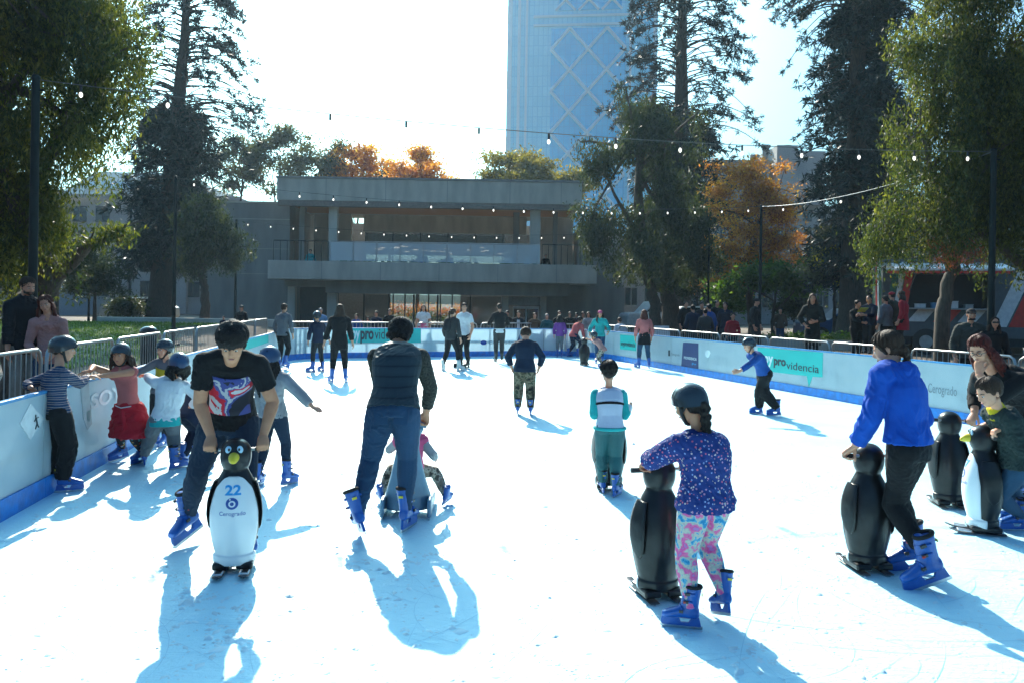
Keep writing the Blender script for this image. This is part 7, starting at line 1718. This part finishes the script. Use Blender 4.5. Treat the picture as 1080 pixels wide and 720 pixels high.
# blue ornament on the boy's helmeted side: nothing
# ================================================================ FOOD TRUCK
def food_truck():
    A = P(930, 345, 27.5); gz = ground_z(A.x, A.y); root = empty('food_truck', (A.x, A.y, gz), R(-17)); tag(root, 'food truck with red, white and green slanted stripes and an awning over its hatch', 'food truck'); root.scale = (1.06, 1.06, 1.08)
    L_ = 7.2; D_ = 2.3; z0, z1 = .55, 3.0
    mg = mat('truck_dark_grey', (.09, .11, .12), .4); mr = mat('truck_red', (.70, .03, .02), .35); mgn = mat('truck_green', (.02, .13, .08), .35); mw = mat('truck_white', (.82, .82, .8), .35); mi = mat('truck_interior', (.03, .03, .035), .6)
    hx0, hx1, hz0, hz1 = .75, 3.1, 1.45, 2.55
    b = MB(); b.bb((0, 0, z0), (hx0, D_, z1)); b.bb((hx1, 0, z0), (L_, D_, z1)); b.bb((hx0, 0, z0), (hx1, D_, hz0)); b.bb((hx0, 0, hz1), (hx1, D_, z1)); b.bb((hx0, .9, hz0), (hx1, D_, hz1)); b.build('body', mg, root)
    MB().bb((hx0+.01, .88, hz0+.01), (hx1-.01, .895, hz1-.01)).build('interior', mi, root)
    def stripe(x, w_, sl, m, za=z0+.35, zb=z1-.1):
        q = [(x, za), (x+w_, za), (x+w_+sl*(zb-za), zb), (x+sl*(zb-za), zb)]
        q = [(min(max(a, 0.02), L_-.02), z) for a, z in q]; MB().prism(q, -.008, -.002).build('painted_stripe', m, root)
    stripe(.05, .18, .15, mgn); stripe(.26, .14, .15, mw); stripe(.44, .22, .15, mr, zb=z1-.1)
    stripe(hx0, .5, .8, mw, 1.02, 1.42); stripe(1.5, .5, .8, mr, 1.02, 1.42); stripe(2.2, .5, .8, mw, 1.02, 1.42)
    stripe(3.15, .42, .42, mw); stripe(3.62, .45, .42, mr); stripe(4.1, .5, .42, mgn, zb=z1-.6); stripe(4.9, .6, .9, mr, 1.0, 1.75); stripe(5.7, .6, .9, mw, .9, 1.75); stripe(6.35, .5, .9, mr, .9, 1.75)
    for i, (m_, y0) in enumerate(((mgn, .1), (mw, .6), (mr, .95), (mgn, 1.6))):
        MB().add([(-.006, y0, .9), (-.006, y0+.34, .9), (-.006, y0+.34+.3, 2.95), (-.006, y0+.3, 2.95)], [(0, 1, 2, 3)]).build('painted_stripe', m_, root)
    MB().bb((4.0, -.006, 2.45), (7.1, -.001, 2.9)).build('sky_blue_panel', mat('truck_blue', (.10, .36, .58), .3), root)
    for x0, x1 in ((4.25, 5.0), (5.6, 6.7)):
        f = MB(); f.bb((x0, -.03, 1.65), (x1, -.009, 1.7)); f.bb((x0, -.03, 2.35), (x1, -.009, 2.4)); f.bb((x0, -.03, 1.7), (x0+.05, -.009, 2.35)); f.bb((x1-.05, -.03, 1.7), (x1, -.009, 2.35)); fo = f.build('window', M_white, root)
        MB().bb((x0+.052, -.022, 1.702), (x1-.052, -.012, 2.348)).build('pane', M_glassd, fo)
    # awning: slanting hatch with scalloped trim
    aw = MB(); aw.box(((hx0+hx1)/2-.25, -.62, 2.72), (3.5, 1.35, .07), M=Matrix.Rotation(R(10), 4, 'X')); ao = aw.build('awning', mw, root, bevel=.01)
    tr_ = MB()
    for i in range(18): x = -.05+.19*i; tr_.prism([(x, 2.56), (x+.19, 2.56), (x+.18, 2.50), (x+.095, 2.47), (x+.01, 2.50)], -1.315, -1.30)
    tr_.build('scalloped_trim', mr, ao)
    for i in range(4): MB().box((.0+i*.95, -.62, 2.765), (.3, 1.3, .012), M=Matrix.Rotation(R(10), 4, 'X')).build('awning_rib', M_steel, ao)
    for x in (hx0+.05, hx1-.05): q = MB(); q.tube([(x, -.02, 2.0), (x, -1.15, 2.55)], .018, 6); q.build('awning_strut', M_steel, root)
    MB().bb((hx0-.05, -.38, hz0-.04), (hx1+.05, .0, hz0)).build('counter', M_steel, root, bevel=.006)
    for x in (1.3, L_-1.3):
        w_ = MB(); w_.tube([(x, -.03, .40), (x, .22, .40)], .40, 24); wo = w_.build('wheel', M_rubber, root, True); h_ = MB(); h_.tube([(x, -.045, .40), (x, -.031, .40)], .2, 16); h_.build('rim', M_steel, wo, True)
    MB().bb((L_-.3, -.05, .5), (L_+.08, D_+.05, .72)).build('bumper', M_steel, root); MB().bb((.05, .1, .3), (L_-.05, D_-.1, .548)).build('chassis', M_rubber, root)
    M_ = Matrix.Translation((A.x, A.y, gz)) @ Matrix.Rotation(R(-17), 4, 'Z')
    # goods on the counter
    for i, (x, s_, m_) in enumerate(((1.15, (.3, .2, .12), M_white), (1.6, (.22, .2, .16), mat('box_blue', (.1, .3, .5), .5)), (2.1, (.35, .22, .22), M_white), (2.6, (.25, .2, .12), mat('tray', (.4, .4, .38), .4)))):
        q = MB(); q.box((0, 0, s_[2]/2), s_); q.box((0, 0, s_[2]+.012), (s_[0]+.02, s_[1]+.02, .02)); o = q.build('food_box', m_, None, bevel=.006); o.location = M_ @ V3(x, -.19, (hz0+.002)*1.08); o.rotation_euler = (0, 0, R(-9)); tag(o, ['small white box at the left of the truck counter', 'blue box on the truck counter', 'larger white box in the middle of the truck counter', 'grey box at the right of the truck counter'][i], 'box', 'boxes on the food truck counter')
food_truck()
# ================================================================ VEHICLES BEHIND
def car(name, px, py, d, rz, label, m, Lc=4.3, hc=1.5, pickup=False, cat='car'):
    A = P(px, py, d); gz = ground_z(A.x, A.y) if abs(A.x) < 60 and A.y < 70 else .28
    root = empty(name, (A.x, A.y, gz), R(rz)); tag(root, label, cat)
    h = Lc/2; w_ = .87
    prof = [(-h, .35), (-h, .82), (-h*.93, .95), (-h*.45, 1.0), (-h*.18, hc), (h*.52, hc+.02), (h*.86, 1.02), (h*.98, .92), (h, .4), (h*.95, .28), (-h*.95, .28)] if not pickup else [(-h, .4), (-h, .95), (-h*.95, 1.08), (-h*.62, 1.12), (-h*.38, hc+.25), (h*.12, hc+.28), (h*.2, 1.15), (h, 1.15), (h, .45), (h*.95, .35), (-h*.95, .35)]
    b = MB(); b.prism(prof, -w_, w_); b.build('body', m, root, bevel=.06)
    zt = (hc if not pickup else hc+.22)
    g = [(-h*.38, 1.04), (-h*.17, zt-.07), (h*.48, zt-.06), (h*.74, 1.04)] if not pickup else [(-h*.56, 1.17), (-h*.36, zt-.07), (h*.08, zt-.06), (h*.13, 1.17)]
    MB().prism(g, -w_-.012, -w_-.002).build('side_window', M_glassd, root); MB().prism(g, w_+.002, w_+.012).build('side_window', M_glassd, root)
    x0, x1 = g[0][0]-.06, g[1][0]-.06
    for a, c in ((0, 1),):
        b = MB(); b.add([(g[0][0]-.05, -w_*.86, 1.06), (g[0][0]-.05, w_*.86, 1.06), (g[1][0]-.045, w_*.82, zt-.06), (g[1][0]-.045, -w_*.82, zt-.06), (g[0][0]+.0, -w_*.86, 1.05), (g[0][0]+.0, w_*.86, 1.05), (g[1][0]+.0, w_*.82, zt-.07), (g[1][0]+.0, -w_*.82, zt-.07)], [(0, 1, 2, 3), (7, 6, 5, 4), (0, 4, 5, 1), (1, 5, 6, 2), (2, 6, 7, 3), (3, 7, 4, 0)]); b.build('windscreen', M_glassd, root)
    for x in (-h*.62, h*.62):
        for sg in (-1, 1): q = MB(); q.tube([(x, sg*(w_-.16), .33), (x, sg*(w_+.02), .33)], .33, 18); wo = q.build('wheel', M_rubber, root, True); q = MB(); q.tube([(x, sg*(w_+.021), .33), (x, sg*(w_+.03), .33)], .19, 12); q.build('rim', M_steel, wo, True)
    for sg in (-1, 1): MB().box((-h-.005, sg*.62, .74), (.03, .32, .14)).build('headlight', M_white, root, bevel=.01)
    return root
car('pickup_truck', 700, 345, 45, 10, 'white pickup with roof bar parked left of the central trees', M_white, 4.8, 1.5, True, 'pickup')
car('parked_car', 722, 342, 43, 4, 'white car parked behind the huddled crowd', M_white)
car('parked_car', 66, 331, 75, 10, 'silver car on the street beyond the left lawn', mat('car_silver', (.45, .46, .47), .3, metal=.5))
car('parked_car', 148, 336, 50, 0, 'pale car far behind the dark conifer', mat('car_pale', (.5, .5, .48), .3))
car('parked_car', 892, 345, 37, -5, 'blue car between the shrubs and the food truck', mat('car_blue', (.02, .08, .22), .3))
# white A-frame sign under the trees
s_ = P(698, 345, 28.2); root = empty('sandwich_board', (s_.x, s_.y, ground_z(s_.x, s_.y)), R(15)); tag(root, 'white folding sign board leaning by the central tree trunk', 'sign')
MB().box((0, -.12, .55), (.55, .03, 1.1), M=Matrix.Rotation(R(-12), 4, 'X')).build('panel', M_white, root, bevel=.005); MB().box((0, .14, .55), (.55, .03, 1.1), M=Matrix.Rotation(R(12), 4, 'X')).build('panel', M_white, root, bevel=.005)
# litter bin beside the left barrier
c_ = P(157, 350, 19.0); root = empty('litter_bin', (c_.x, c_.y, ground_z(c_.x, c_.y))); tag(root, 'dark round topped litter bin on the path behind the left barrier', 'bin')
b = MB(); b.tube([(0, 0, 0), (0, 0, .85)], .19, 16); b.build('drum', M_pole, root, True); b = MB(); b.ell((0, 0, .88), (.21, .21, .14)); b.build('lid', M_black, root, True)
# ================================================================ HAZE
hz = MB().bb((-330, -60, -1.5), (330, 330, 175)).build('haze', [], None)
m = bpy.data.materials.new('haze'); m.use_nodes = True; nt = m.node_tree; nt.nodes.remove(nt.nodes['Principled BSDF'])
v = nt.nodes.new('ShaderNodeVolumePrincipled'); v.inputs['Color'].default_value = (.55, .80, 1.0, 1); v.inputs['Density'].default_value = .00038; v.inputs['Anisotropy'].default_value = .45
nt.links.new(v.outputs[0], nt.nodes['Material Output'].inputs['Volume']); hz.data.materials.append(m); tag(hz, 'thin bluish haze', 'haze', kind='stuff')
